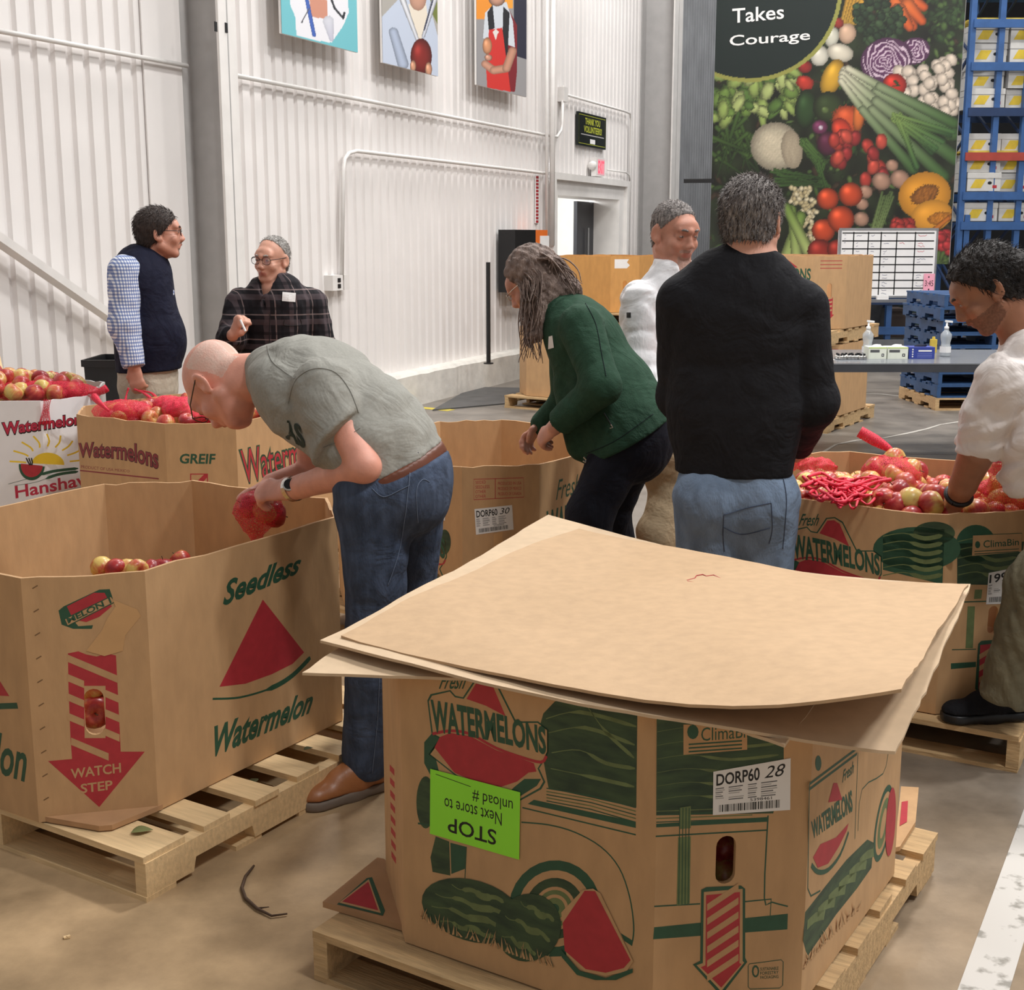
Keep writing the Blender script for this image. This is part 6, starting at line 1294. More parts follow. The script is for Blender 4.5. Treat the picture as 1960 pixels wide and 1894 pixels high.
def veg(X, Y):
    x, y = (X - 1300) * 2.97, Y * 2.97; p = Paint(x, y, (26, 34, 20)); r = p.r
    p.c *= (1 + .6 * p.noise(.03, 1))[:, None]
    for k in range(420): a_, b_ = r.uniform(160, 1620), r.uniform(-60, 1560); p.el(a_, b_, r.uniform(14, 40), r.uniform(6, 16), r.choice([(48, 70, 34), (66, 92, 44), (36, 52, 26), (84, 108, 56), (60, 46, 34)]), r.uniform(0, 3), .6, .1, .3)
    for k in range(26): p.line([(200 + r.uniform(-20, 200), 640 + r.uniform(-20, 260)), (260 + r.uniform(-60, 200), 760 + r.uniform(0, 260))], 14, 5, (70, 100, 44), (34, 54, 26))
    for k in range(70): p.el(190 + r.uniform(0, 470), 400 + r.uniform(0, 280), r.uniform(25, 70), r.uniform(18, 45), r.choice([(150, 172, 92), (112, 142, 66), (176, 190, 118), (84, 116, 52)]), r.uniform(0, 3), .55, .1, .35)
    for k in range(60): p.el(1380 + r.uniform(0, 240), r.uniform(-40, 330), r.uniform(15, 45), r.uniform(8, 22), r.choice([(52, 78, 40), (36, 56, 28), (74, 100, 50)]), r.uniform(0, 3), .5, .1, .3)
    for (a, b, c_, d) in ((1230, 10, 1330, 150), (1290, -20, 1390, 40), (1300, 30, 1380, 120), (1250, 60, 1310, 155)): p.line([(a, b), (c_, d)], 44, 26, (226, 112, 50), (210, 92, 40))
    for k in range(5): p.line([(940 + k * 14, 120), (980 + k * 22, -60)], 24, 22, (224, 176, 70), (206, 150, 50))
    for k in range(90):
        a, q = r.uniform(0, 6.28), r.uniform(0, 1) ** .5; p.el(1130 + 140 * q * math.cos(a), 110 + 150 * q * math.sin(a), 26, 24, r.choice([(44, 66, 40), (34, 54, 34), (60, 84, 52)]), 0, .6, .15, .3)
    for (cx, cy, rx, ry, c_) in ((955, 190, 50, 58, (214, 178, 150)), (868, 210, 40, 58, (216, 214, 196)), (798, 318, 52, 58, (222, 218, 202)), (915, 300, 76, 52, (224, 216, 196)), (905, 130, 30, 30, (150, 50, 40))): p.el(cx, cy, rx, ry, c_, .2, .35, .15)
    for (cx, cy, R_) in ((1340, 290, 88), (1180, 345, 150)):
        p.el(cx, cy, R_, R_ * .86, (96, 52, 92), -.3, .25, .05); d = np.hypot(x - cx, y - cy); a = np.arctan2(y - cy, x - cx)
        m = (np.hypot((x - cx) / R_, (y - cy) / (R_ * .86)) < .9) & (np.sin(d * .28 + 3 * np.sin(a * 3 + d * .04) + 2 * p.noise(.06, 4)) > .35); p.c[m] = (214, 190, 206)
    for k in range(46):
        t, u = r.random(), r.random(); cx = 1300 + u * 270 - 60 * (1 - t) * (u < .3); cy = 330 + t * 330 + (1 - u) * 60 * (1 - t)
        if cy > 640 and cx > 1540: continue
        p.el(cx, cy, 38, 34, (222, 206, 188), r.uniform(0, 3), .42, .12)
    p.el(1225, 482, 68, 66, (190, 44, 32), 0, .45, .3); p.line([(1225, 460), (1250, 485), (1215, 490)], 8, 4, (60, 80, 40), (40, 60, 30))
    p.el(870, 440, 58, 110, (214, 164, 48), .4, .45, .2); p.el(715, 470, 50, 40, (190, 54, 40), .3, .4, .2, .3); p.el(715, 380, 40, 36, (150, 40, 36), 0, .4, .2)
    p.el(720, 620, 62, 112, (42, 70, 34), .1, .6, .25); p.el(850, 610, 90, 90, (50, 66, 34), 0, .6, .15); p.el(830, 625, 24, 22, (90, 110, 60))
    p.el(960, 680, 92, 80, (204, 84, 44), .2, .45, .2, .3); p.el(925, 740, 54, 74, (206, 62, 40), -.4, .45, .2); p.el(1020, 660, 34, 90, (214, 112, 50), .1, .5, .1)
    for (a0, b0, a1, b1, w) in ((940, 400, 1560, 760, 34), (930, 420, 1570, 900, 34), (925, 440, 1500, 1000, 30), (920, 460, 1330, 960, 26), (960, 390, 1560, 700, 28)):
        p.line([(a0, b0), (a0 + (a1 - a0) * .3, b0 + (b1 - b0) * .33), (a1, b1)], w * .7, w * 1.2, (222, 218, 190), (64, 98, 50), .45)
    for k in range(14): a = r.uniform(0, 1); p.line([(1240 + r.uniform(-30, 40), 660 + r.uniform(-20, 30)), (1340 + 230 * a, 960 - 220 * a)], 9, 14, (130, 158, 84), r.choice([(44, 76, 40), (66, 104, 56)]), .4)
    p.el(548, 832, 142, 138, (206, 194, 168), .1, .40, .05, .05, .10); p.el(640, 850, 60, 110, (176, 162, 138), -.1, .2, 0, 0, .1)
    p.el(848, 815, 66, 70, (86, 34, 58), 0, .5, .25); p.el(800, 722, 44, 40, (120, 52, 90), 0, .45, .2); p.el(805, 725, 14, 14, (210, 190, 206))
    for k in range(22): q = r.uniform(0, 1); p.line([(690 + 40 * q, 790 + 40 * r.random()), (770 + 60 * q, 900 + 30 * r.random()), (820 + 40 * r.random() - 60 * q, 1060)], 9, 7, (84, 118, 56), (56, 88, 40))
    for k in range(26): p.line([(560 + r.uniform(-40, 100), 1000 + r.uniform(-40, 60)), (720 + r.uniform(-80, 90), 1040 + r.uniform(-60, 40))], 8, 6, (66, 100, 46), (40, 66, 30))
    p.el(955, 850, 56, 40, (56, 90, 44), -.3, .5, .2)
    for k in range(20): p.el(880 + r.uniform(0, 290), 770 + r.uniform(0, 260), 34, 46, r.choice([(176, 58, 48), (196, 76, 60), (150, 44, 44)]), r.uniform(-.6, .6), .5, .25)
    for (cx, cy, q) in ((1150, 1030, 54), (1255, 1018, 56), (1210, 940, 36), (1060, 1090, 40), (1035, 1245, 44), (1040, 1160, 36)): p.el(cx, cy, q, q * .94, (178, 138, 116), .3, .45, .15)
    p.el(1395, 1110, 150, 132, (222, 150, 44), -.3, .25, .1); p.el(1395, 1105, 84, 50, (150, 92, 34), -.45, .3, 0, .3, .3); p.el(1435, 1225, 118, 88, (228, 156, 50), -.25, .25, .1); p.el(1480, 1240, 70, 36, (186, 116, 36), -.2, .3, 0, .2, .3); p.line([(1330, 1300), (1420, 1330), (1530, 1240)], 14, 14, (210, 130, 40), (196, 110, 40))
    for k in range(90): p.el(630 + r.uniform(0, 150) * (1 - .0), 1065 + r.uniform(0, 340), 16, 13, r.choice([(206, 192, 150), (188, 172, 130), (220, 208, 172)]), r.uniform(0, 3), .45, .15)
    for (a, b, c_, d, w) in ((600, 1500, 690, 1230, 40), (670, 1480, 640, 1190, 32), (730, 1420, 610, 1180, 34)): p.line([(a, b), (c_, d)], w, w * .8, (178, 192, 120), (120, 150, 70), .5)
    for (cx, cy, q) in ((845, 1130, 62), (975, 1105, 68), (820, 1310, 66), (920, 1245, 76), (800, 1430, 72), (900, 1420, 60)): p.el(cx, cy, q, q, (198, 72, 38) if cy < 1400 else (150, 44, 34), 0, .5, .35)
    for k in range(16): a = r.uniform(0, 60); p.line([(1090 + a, 1300), (1140 + a * 1.4, 1090 + r.uniform(0, 30))], 9, 7, (120, 140, 84), (88, 110, 62))
    for k in range(14): p.el(1260 + r.uniform(-40, 60), 1270 + r.uniform(-20, 40), 32, 28, (166, 50, 44), 0, .5, .25)
    for k in range(16): p.el(1480 + r.uniform(-40, 60), 1380 + r.uniform(-60, 60), 34, 28, (176, 48, 52), 0, .5, .25)
    for k in range(12): p.line([(1450 + r.uniform(-10, 80), 1430 + r.uniform(0, 90)), (1420 + r.uniform(-20, 60), 1560)], 12, 8, (86, 110, 56), (54, 78, 38))
    d = np.hypot(x - 390, y + 70); p.c[d < 537] = (152, 152, 76); p.c[d < 514] = (14, 32, 30)
    p.c = p.c * .92; return p.c
# the big hanging vegetable banner
bl_, br_ = at(1358, 480, 17.2), at(1818, 480, 15.7); Ub = Vector((br_.x - bl_.x, br_.y - bl_.y, 0)); wB = Ub.length; Ub.normalize(); Nb = Vector((Ub.y, -Ub.x, 0))
zb0 = at(1590, 503, 16.4).z; hB = 4.6; Ob = Vector((bl_.x, bl_.y, zb0))
e = empty('vegetable_banner', Ob, 'tall hanging banner printed with vegetables and the words Takes Courage', 'banner')
fB = Face(Ob, Ub, wB, hB, N=Nb, parent=e); MB().plate(fB.S, [(0, 0), (wB, 0), (wB, hB), (0, hB)], [], -.03, 0).build('backing', M_greypaint, e)
picture('banner_print', Ob, Ub, wB, hB, 250, 380, Nb, veg, e)
fB.lift = .004
fB.text('Takes', [(1402, 45), (1501, 36), (1501, 9), (1402, 17)], M_paper, 'banner_lettering', 2, bold=.012); fB.text('Courage', [(1397, 95), (1551, 82), (1551, 57), (1397, 68)], M_paper, 'banner_lettering', 2, bold=.012); fB.done()
MB().beam(Ob + Vector((-.34, .1, 1.02)), Ob + Vector((.05, 0, 1.02)), .05, .05).build('standoff_bar', M_black, e)

# ------------------------------------------------------------------ three posters hung off the wall
def poster(label, xl, yl, xr, yr, paint, hgt=1.5, off=.02):
    t0, z0 = wall_tz(xl, yl, off); t1, z1 = wall_tz(xr, yr, off); z0 = (z0 + z1) / 2
    O = wp(t0, z0, off); e = empty('hanging_poster', O, label, 'poster', 'posters on the white wall'); f = Face(O, WD, t1 - t0, hgt, N=WN)
    MB().plate(f.S, [(0, 0), (t1 - t0, 0), (t1 - t0, hgt), (0, hgt)], [], -.02, 0).build('panel', M_whitetrim, e)
    picture('poster_print', O, WD, t1 - t0, hgt, 150, 190, WN, paint, e)
    for t in (t0 + .1, t1 - .1): MB().tube([wp(t, z0 + hgt - .05, off - .02), wp(t, z0 + hgt - .05, -.16)], .012).build('standoff', M_steel, e)
def P1(X, Y):
    x, y = (X - 500) * 2.45, Y * 2.45; p = Paint(x, y, (112, 186, 196))
    p.poly([(130, -200), (400, -200), (410, 60), (385, 120), (330, 200), (260, 190), (165, 165), (160, 80), (135, 20)], (226, 226, 232)); p.poly([(225, -10), (310, 0), (312, 95), (235, 75)], (200, 140, 118)); p.line([(210, -20), (248, 165)], 9, 9, (64, 98, 180), (64, 98, 180), .2)
    p.line([(315, 100), (330, 185)], 26, 10, (206, 208, 218), (190, 190, 206), .1); p.line([(330, 0), (345, 40), (385, 85), (390, 60)], 5, 5, (40, 44, 54), (40, 44, 54)); p.line([(190, 105), (225, 40)], 3, 3, (100, 100, 110), (100, 100, 110)); return p.c
def P2(X, Y):
    x, y = (X - 500) * 2.45, Y * 2.45; p = Paint(x, y, (168, 164, 158)); p.poly([(770, -200), (860, -200), (860, 180), (800, 60)], (112, 122, 60))
    p.poly([(565, 80), (640, 0), (680, -200), (770, -200), (800, 60), (830, 180), (830, 400), (560, 400)], (190, 200, 218)); p.poly([(690, 20), (770, 0), (780, 70), (745, 210), (735, 210)], (226, 216, 200)); p.el(735, -10, 40, 60, (196, 150, 128), 0, .2, 0); p.line([(660, -10), (738, 200)], 14, 8, (224, 226, 232), (216, 218, 226)); p.line([(815, -10), (760, 170)], 14, 8, (216, 218, 226), (200, 204, 216)); p.line([(805, 0), (765, 140)], 3, 3, (60, 64, 90), (60, 64, 90))
    p.line([(620, 150), (665, 300)], 22, 26, (172, 184, 206), (172, 184, 206), .3); p.el(750, 265, 50, 85, (128, 34, 30), 0, .45, .3); p.el(712, 310, 14, 28, (206, 150, 120)); p.el(785, 325, 16, 34, (206, 150, 120)); return p.c
def P3(X, Y):
    x, y = (X - 500) * 2.45, Y * 2.45; p = Paint(x, y, (150, 148, 150)); p.poly([(1000, -200), (1100, -200), (1100, 90), (1000, 90)], (232, 146, 50)); p.poly([(1100, -200), (1180, -200), (1180, 40), (1100, 40)], (236, 160, 60)); p.poly([(1185, -200), (1250, -200), (1250, 280), (1185, 260)], (44, 44, 62))
    p.poly([(1150, 20), (1200, 120), (1200, 330), (1190, 430), (1160, 430)], (124, 34, 44)); p.poly([(1050, 60), (1090, 20), (1150, 10), (1180, 100), (1190, 220), (1040, 180)], (206, 212, 220)); p.poly([(1060, 60), (1085, 20), (1095, 130), (1068, 150)], (34, 34, 40)); p.poly([(1135, 30), (1165, 60), (1155, 270), (1130, 250)], (34, 34, 40))
    p.poly([(1068, 140), (1130, 130), (1150, 280), (1170, 430), (1060, 412), (1055, 330)], (206, 52, 48)); p.line([(1050, 300), (1090, 330), (1150, 320), (1178, 240)], 18, 20, (206, 152, 128), (200, 146, 122), .3); p.el(1060, 215, 22, 40, (214, 150, 110), 0, .4, .2); p.el(1065, 270, 18, 16, (206, 152, 128)); p.poly([(1085, 150), (1100, 135), (1115, 150), (1108, 160), (1100, 190), (1092, 165)], (226, 220, 214)); p.el(1105, -10, 40, 40, (200, 150, 126)); return p.c
poster('leftmost hanging poster: person in white coat on teal', 539, 70, 684, 95, P1); poster('middle hanging poster: pale jacket and hands holding a red apple', 732, 121, 838, 145, P2); poster('rightmost hanging poster: red apron and school backpack straps', 912, 164, 1007, 184, P3)

# ------------------------------------------------------------------ blue pallet racks behind the banner
M_blue = mat('blue_rack_steel', (54, 92, 146), .45, var=.12, vscale=8); M_blued = mat('dark_blue_rack_steel', (34, 56, 94), .5, var=.12); M_yel = mat('yellow_pallet_boards', (206, 180, 74), .6, var=.15); M_wire = mat('grey_rack_beam', (120, 122, 126), .5); M_redbeam = mat('red_oxide_beam', (166, 66, 54), .5, var=.1)
YR = 18.6
def rack(label, posts, levels, z1, depth=1.1):
    e = empty('pallet_rack', (posts[0], YR, 0), label, 'rack', 'blue pallet racks')
    for x in posts:
        for yy in (0, depth): MB().beam((x, YR + yy, 0), (x, YR + yy, z1), .09, .075).build('upright', M_blue, e)
        nb = int(z1 / .55)
        for k in range(nb): a, b = (0, depth) if k % 2 else (depth, 0); MB().beam((x, YR + a, .2 + k * .55), (x, YR + b, .2 + (k + 1) * .55), .03, .03).build('lacing_strut', M_blued, e)
    for z, m in levels:
        for yy in (0, depth): MB().beam((posts[0], YR + yy - .05, z), (posts[-1], YR + yy - .05, z), .04, .11).build('shelf_beam', m, e)
    return e
xs = [at(1845, 300, YR).x, at(1886, 300, YR).x + .1, at(1938, 300, YR).x + .12, at(2080, 300, YR).x]
zl = lambda y: at(1900, y, YR).z
LEV = [(zl(432), M_blue), (zl(375), M_blue), (zl(300), M_redbeam), (zl(215), M_blued), (zl(128), M_blue), (zl(46), M_blue), (zl(-30), M_blue)]
rack('tall blue pallet rack loaded with produce cartons, right of the banner', xs, LEV, 6.2)
rack('low dark bay of blue racking behind the whiteboard', [at(1560, 600, YR).x, at(1700, 600, YR).x, at(1838, 600, YR).x], [(zl(632), M_blue), (zl(575), M_blued), (.12, M_wire)], 1.9)
for (a, b) in (((1640, 570), (1780, 660)), ((1780, 575), (1650, 655)), ((1700, 580), (1770, 650))):
    pass
M_carton = mat('white_produce_carton', (206, 204, 200), .6, var=.06); M_cyel = mat('yellow_carton_print', (216, 186, 60), .6)
def carton_proto():
    e = empty('produce_carton', (0, 0, 0)); b = MB().box((0, 0, .115), (.46, .5, .25)).build('body', M_carton, e, local=True); MB().box((0, 0, .20), (.47, .512, .07)).build('lid', M_carton, e, local=True)
    MB().add([(-.19, -.2515, .03), (-.04, -.2515, .03), (.03, -.2515, .15), (-.12, -.2515, .15)], [(0, 1, 2, 3)]).build('yellow_print', M_cyel, e, local=True); MB().add([(.08 + .03 * math.cos(a), -.2516, .10 + .022 * math.sin(a)) for a in [i * math.pi / 5 for i in range(10)]], [tuple(range(10))]).build('hand_hole', M_ink, e, local=True)
    MB().add([(.12, -.2516, .03), (.18, -.2516, .03), (.18, -.2516, .07), (.12, -.2516, .07)], [(0, 1, 2, 3)]).build('red_print', M_red, e, local=True)
    return e
cp = carton_proto(); first = True; rc = random.Random(3)
for li, (ya, rows) in enumerate(((432, 1), (375, 2), (300, 1), (215, 3), (128, 2))):
    z = zl(ya) + .075
    MB()
    for k in range(3):
        for rr in range(rows):
            c = cp if first else copy_tree(cp); first = False; c.location = (xs[0] + .28 + k * .49, YR + .25 + rc.uniform(-.05, .12), z + rr * .256); c.rotation_euler = (0, 0, rc.uniform(-.03, .03)); tag(c, 'white produce carton, %s from left%s, %s rack shelf' % (('first', 'second', 'third')[k], '' if rows == 1 else (', ' + ('bottom', 'middle' if rows == 3 else 'top', 'top')[rr] + ' of pile'), ('lowest', 'second', 'red beam', 'fourth', 'fifth')[li]), 'carton', 'cartons on the tall blue rack')
for li, y in enumerate((46, -30, 300)):
    z = zl(y) + .062; yp = empty('yellow_shelf_deck', (xs[0], YR, z), ('yellow slatted deck near the top of the blue rack', 'yellow slatted deck at the very top of the rack', 'yellow slatted deck on the red rack beam')[li], 'shelf deck', 'yellow decks on the rack')
    for k in range(6): MB().box(((xs[0] + xs[-1]) / 2, YR + .08 + k * .17, z + .012), (xs[-1] - xs[0], .1, .024)).build('slat', M_yel, yp)
rb = random.Random(8)
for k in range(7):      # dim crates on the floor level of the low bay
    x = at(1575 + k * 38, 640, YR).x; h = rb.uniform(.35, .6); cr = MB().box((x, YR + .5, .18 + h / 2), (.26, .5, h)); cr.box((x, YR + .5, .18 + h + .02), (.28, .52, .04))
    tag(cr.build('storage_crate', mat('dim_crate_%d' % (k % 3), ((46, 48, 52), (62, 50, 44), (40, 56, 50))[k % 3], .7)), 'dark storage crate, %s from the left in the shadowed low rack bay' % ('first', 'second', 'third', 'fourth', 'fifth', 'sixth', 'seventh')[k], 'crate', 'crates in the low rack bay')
# ------------------------------------------------------------------ stack of blue pallets
bx_, by_ = at(1862, 760, 12.6).x, 12.75
for k in range(9):
    pallet(M_bluewood if k else M_oldwood, bx_ + random.uniform(-.02, .02), by_, R(3), k * (PAL_H + .001), 'plain wooden pallet at the bottom of the blue pallet stack' if k == 0 else ('topmost blue pallet of the stack by the whiteboard' if k == 8 else 'blue wooden pallet, %s from the floor in the stack by the whiteboard' % ('second', 'third', 'fourth', 'fifth', 'sixth', 'seventh', 'eighth')[k - 1]), 'blue pallet stack', W=1.0, L=1.0)
for p_ in ((1815, 605), (1812, 632), (1808, 752)): pass
# ------------------------------------------------------------------ whiteboard on a stand
YW = 14.0
O = at(1605, 566, YW); w = at(1785, 566, YW).x - O.x; h = at(1608, 440, YW).z - O.z
e = empty('whiteboard', (O.x + w / 2, YW, 0), 'whiteboard schedule with a black taped grid and handwriting', 'whiteboard')
f = Face(O, (1, 0, 0), w, h); b = MB().plate(f.S, [(0, 0), (w, 0), (w, h), (0, h)], [], -.02, 0).build('board', M_paper, e)
M_alu = mat('brushed_aluminium', (176, 176, 178), .35, .8)
for (u0, v0, u1, v1) in ((-.02, -.02, w + .02, 0), (-.02, h, w + .02, h + .02), (-.02, 0, 0, h), (w, 0, w + .02, h)): MB().plate(f.S, [(u0, v0), (u1, v0), (u1, v1), (u0, v1)], [], -.022, .006).build('frame_bar', M_alu, e)
MB().box((O.x + w / 2, YW - .05, O.z - .05), (w, .1, .03)).build('pen_tray', M_alu, e)
MB().box((O.x + w * .45, YW - .06, O.z - .02), (.12, .05, .04)).build('eraser', M_paper, e)
for x in (O.x - .01, O.x + w): MB().tube([(x, YW + .03, 0), (x, YW + .03, O.z + h)], .018).build('stand_leg', M_alu, e); MB().beam((x, YW - .3, .02), (x, YW + .35, .02), .04, .04).build('stand_foot', M_alu, e)
f2 = Face(O, (1, 0, 0), w, h, parent=b); f2.lift = .0012
us = [.0, .13, .285, .42, .585, .78]
for a in us[1:]: f2.poly([(a * w - .006, .01), (a * w + .006, .01), (a * w + .006, h - .02), (a * w - .006, h - .02)], M_ink, 'grid_tape', 1, photo=False)
for k in range(8): v = h * (.955 - k * .1195); f2.poly([(.01, v - .006), (w - .02, v - .006), (w - .02, v + .006), (.01, v + .006)], M_ink, 'grid_tape', 1, photo=False)
rw = random.Random(5); M_pen = mat('blue_grey_marker', (96, 100, 130), .6); M_penr = mat('red_marker', (206, 70, 80), .6)
for k in range(8):
    for c_ in range(6):
        u0 = (us[c_] + .03) * w; u1 = ((us + [.98])[c_ + 1] - .03) * w; v = h * (.895 - k * .1195)
        if c_ == 4 and k > 1 or rw.random() < .12: continue
        for ln in range(rw.choice((1, 2))):
            n_ = int((u1 - u0) / .018); pts = [(u0 + i * .018, v + .016 - ln * .03 + rw.uniform(-.009, .009)) for i in range(max(2, int(n_ * rw.uniform(.4, 1))))]
            f2.stroke(pts, .004, M_penr if (c_ == 4 or (c_ == 5 and k < 3)) else M_pen, 'handwriting', 1, photo=False)
f2.done()
pn = at(1779, 542, YW - .03); nt2 = MB().box((pn.x, YW - .012, pn.z), (.115, .004, .2)).build('pink_note', mat('pink_paper', (240, 166, 186), .6), e); fn = Face((pn.x - .055, YW - .0145, pn.z - .1), (1, 0, 0), .11, .2, parent=nt2)
fn.text('3:45', [(.012, .07), (.10, .07), (.10, .13), (.012, .13)], M_ink, 'handwriting', 1, photo=False); fn.blob((.05, .165), .008, .01, M_ink, photo=False, n=8); fn.blob((.055, .035), .008, .01, M_ink, photo=False, n=8); fn.done()
# ------------------------------------------------------------------ grey table
M_table = mat('grey_laminate', (112, 116, 122), .25, var=.05); M_edge = mat('dark_table_edge', (58, 60, 66), .5)
TZ = .735; tl, tr = 1.98, 4.3; ty0, ty1 = 9.2, 10.35
e = empty('work_table', ((tl + tr) / 2, (ty0 + ty1) / 2, 0), 'long grey table holding sanitizer bottles and glove boxes', 'table')
MB().box(((tl + tr) / 2, (ty0 + ty1) / 2, TZ - .004), (tr - tl, ty1 - ty0, .008)).build('table_top', M_table, e); MB().box(((tl + tr) / 2, (ty0 + ty1) / 2, TZ - .035), (tr - tl - .004, ty1 - ty0 - .004, .054)).build('top_edge', M_edge, e)
for x in (2.14, 4.1):
    y = 9.72; MB().tube([(x, y, .012), (x, y, TZ - .06)], .042, 12).build('leg', M_black, e, smooth=True); MB().lathe([(0, 0), (.085, 0), (.085, .012), (.05, .016), (0, .016)], (x, y, 0), 16).build('foot_plate', M_black, e); MB().beam((x + .03, y, .3), (x + .22, y, TZ - .06), .03, .02).build('brace', M_black, e); MB().beam((x, ty0 + .1, TZ - .08), (x, ty1 - .1, TZ - .08), .05, .04).build('cross_bar', M_black, e)
def clear_mat(name, rgb, t):
    m = bpy.data.materials.new(name); m.use_nodes = True; b = m.node_tree.nodes['Principled BSDF']; b.inputs['Base Color'].default_value = (*lin(rgb), 1); b.inputs['Roughness'].default_value = .12; b.inputs['Alpha'].default_value = t; b.inputs['Specular IOR Level'].default_value = .8; return m
M_clear = clear_mat('clear_gel_bottle', (206, 212, 216), .45)
def bottle(px, lab):
    p = at(px, 690, 9.75); e = empty('sanitizer_bottle', (p.x, 9.75, TZ), lab, 'bottle', 'sanitizer bottles'); c = (p.x, 9.75, TZ)
    MB().lathe([(0, 0), (.036, 0), (.04, .01), (.038, .06), (.032, .10), (.041, .14), (.040, .165), (.02, .19), (.014, .2), (0, .2)], c, 18).build('body', M_clear, e, smooth=True)
    MB().lathe([(0, .002), (.034, .002), (.035, .055), (.03, .09), (0, .09)], c, 16).build('gel', clear_mat('clear_gel', (222, 226, 228), .35), e, smooth=True)
    MB().lathe([(.0, .2), (.017, .2), (.017, .22), (.007, .225), (.007, .26), (0, .26)], c, 12).build('pump_collar', M_paper, e, smooth=True); MB().beam((p.x - .012, 9.75, TZ + .262), (p.x + .04, 9.75, TZ + .256), .02, .014).build('pump_spout', M_paper, e)
    MB().lathe([(.0405, .03), (.0405, .075)], c, 18).build('label_band', M_paper, e)
bottle(1659, 'pump bottle of clear sanitizer left of the glove boxes'); bottle(1808, 'pump bottle of clear sanitizer right of the blue glove box')
M_glove = mat('white_green_glove_box', (226, 230, 216), .5, var=.05); M_blu = mat('royal_blue_glove_box', (50, 66, 150), .45, var=.06); M_lg = mat('pale_green_print', (196, 214, 120), .5)
def glovebox(x0, x1, m, lab, blue=False):
    p0, p1 = at(x0, 694, 9.55), at(x1, 694, 9.55); w = p1.x - p0.x; h = .085; e = empty('glove_box', ((p0.x + p1.x) / 2, 9.6, TZ), lab, 'box', 'glove boxes')
    MB().box(((p0.x + p1.x) / 2, 9.62, TZ + h / 2), (w, .14, h)).build('carton', m, e)
    f = Face((p0.x, 9.5495, TZ), (1, 0, 0), w, h, parent=e)
    if not blue:
        f.poly(rect(f, 0, h * .9, w, h), M_lg, 'green_band', 1, photo=False); f.poly(rect(f, w * .08, h * .55, w * .6, h * .78), mat('grey_ink', (90, 90, 92), .6), 'brand_print', 1, photo=False); f.poly(rect(f, w * .72, h * .2, w * .86, h * .45), M_ink, 'size_mark', 1, photo=False); f.poly(rect(f, w * .76, h * .27, w * .82, h * .38), M_paper, 'size_mark', 2, photo=False)
    else:
        for k in range(4): f.blob((w * .14, h * (.2 + k * .2)), .006, .006, M_paper, photo=False, n=8)
        f.text('Gloves', rect(f, w * .36, h * .6, w * .9, h * .82), M_paper, photo=False) if False else f.poly(rect(f, w * .36, h * .62, w * .88, h * .76), M_paper, 'brand_print', 1, photo=False)
        for k in range(3): f.poly(rect(f, w * .32, h * (.15 + k * .14), w * .9, h * (.18 + k * .14)), mat('pale_blue_print', (140, 150, 210), .5), 'small_print', 1, photo=False)
    f.done()
    put(e, 'glove', [EL(((p0.x + p1.x) / 2, 9.62, TZ + h), (w * .22, .03, .012)), CN(((p0.x + p1.x) / 2, 9.62, TZ + h), ((p0.x + p1.x) / 2 + w * .25, 9.6, TZ + h + .012), .012, .006)], M_paper if not blue else M_navy, .006, .02)
glovebox(1662, 1696, M_glove, 'white and green glove box beside the left pump bottle'); glovebox(1698, 1737, M_glove, 'white and green glove box next to the blue one'); glovebox(1739, 1788, M_blu, 'royal blue glove box on the grey table', True)
rt = random.Random(6); cpro = None
for k in range(15):
    p = at(1603 + (k % 8) * 7.2 + rt.uniform(-2, 2), 694, 9.5 + (k // 8) * .07 + rt.uniform(-.02, .02)); 
    if cpro is None:
        cpro = empty('tally_counter', (0, 0, 0)); MB().lathe([(0, 0), (.018, 0), (.021, .006), (.021, .022), (.017, .028), (0, .028)], (0, 0, 0), 12).build('case', M_steel, cpro, local=True, smooth=True); MB().lathe([(0, .028), (.009, .028), (.009, .042), (0, .044)], (0, 0, 0), 8).build('thumb_button', M_ink, cpro, local=True); c = cpro
    else: c = copy_tree(cpro)
    c.location = (p.x, p.y, TZ); tag(c, 'small chrome tally counter in the cluster on the grey table', 'tally counter', 'chrome counters on the table')
p = at(1582, 690, 9.5); mp_ = MB().add([(p.x - .05, 9.48, TZ + .001), (p.x + .05, 9.46, TZ + .001), (p.x + .055, 9.56, TZ + .004), (p.x - .04, 9.58, TZ + .001)], [(0, 1, 2, 3)]); mp_.box((p.x, 9.53, TZ + .0015), (.06, .05, .001)); tag(mp_.build('paper_slip', M_paper), 'white paper slip at the left end of the grey table', 'paper')
p = at(1786, 668, 10.1); yb = MB().box((p.x, 10.1, TZ + .05), (.045, .04, .10)); yb.lathe([(0, .10), (.012, .10), (.012, .12), (0, .12)], (p.x, 10.1, TZ), 8); tag(yb.build('yellow_bottle', M_yel), 'small yellow container behind the blue glove box', 'container')
# ------------------------------------------------------------------ black tub behind the vest, broom handle, twig, leaves
p = Vector((*at(222, 700, 7.9)[:2], 0)); e = empty('black_tub', p, 'tall black plastic tub by the wall behind the vest man', 'tub')
fr = [(-.13, -.2), (.15, -.2), (.15, .2), (-.13, .2)]; zz = at(215, 683, 7.9).z
mb = MB(); mb.add([(p.x + x * .85, p.y + y * .85, .0) for x, y in fr] + [(p.x + x, p.y + y, zz) for x, y in fr] + [(p.x + x * .9, p.y + y * .9, zz) for x, y in fr] + [(p.x + x * .8, p.y + y * .8, .05) for x, y in fr], [(3, 2, 1, 0)] + [(i, (i + 1) % 4, 4 + (i + 1) % 4, 4 + i) for i in range(4)] + [(4 + i, 4 + (i + 1) % 4, 8 + (i + 1) % 4, 8 + i) for i in range(4)] + [(8 + i, 8 + (i + 1) % 4, 12 + (i + 1) % 4, 12 + i) for i in range(4)] + [(12, 13, 14, 15)]); mb.build('bin_body', M_black, e)
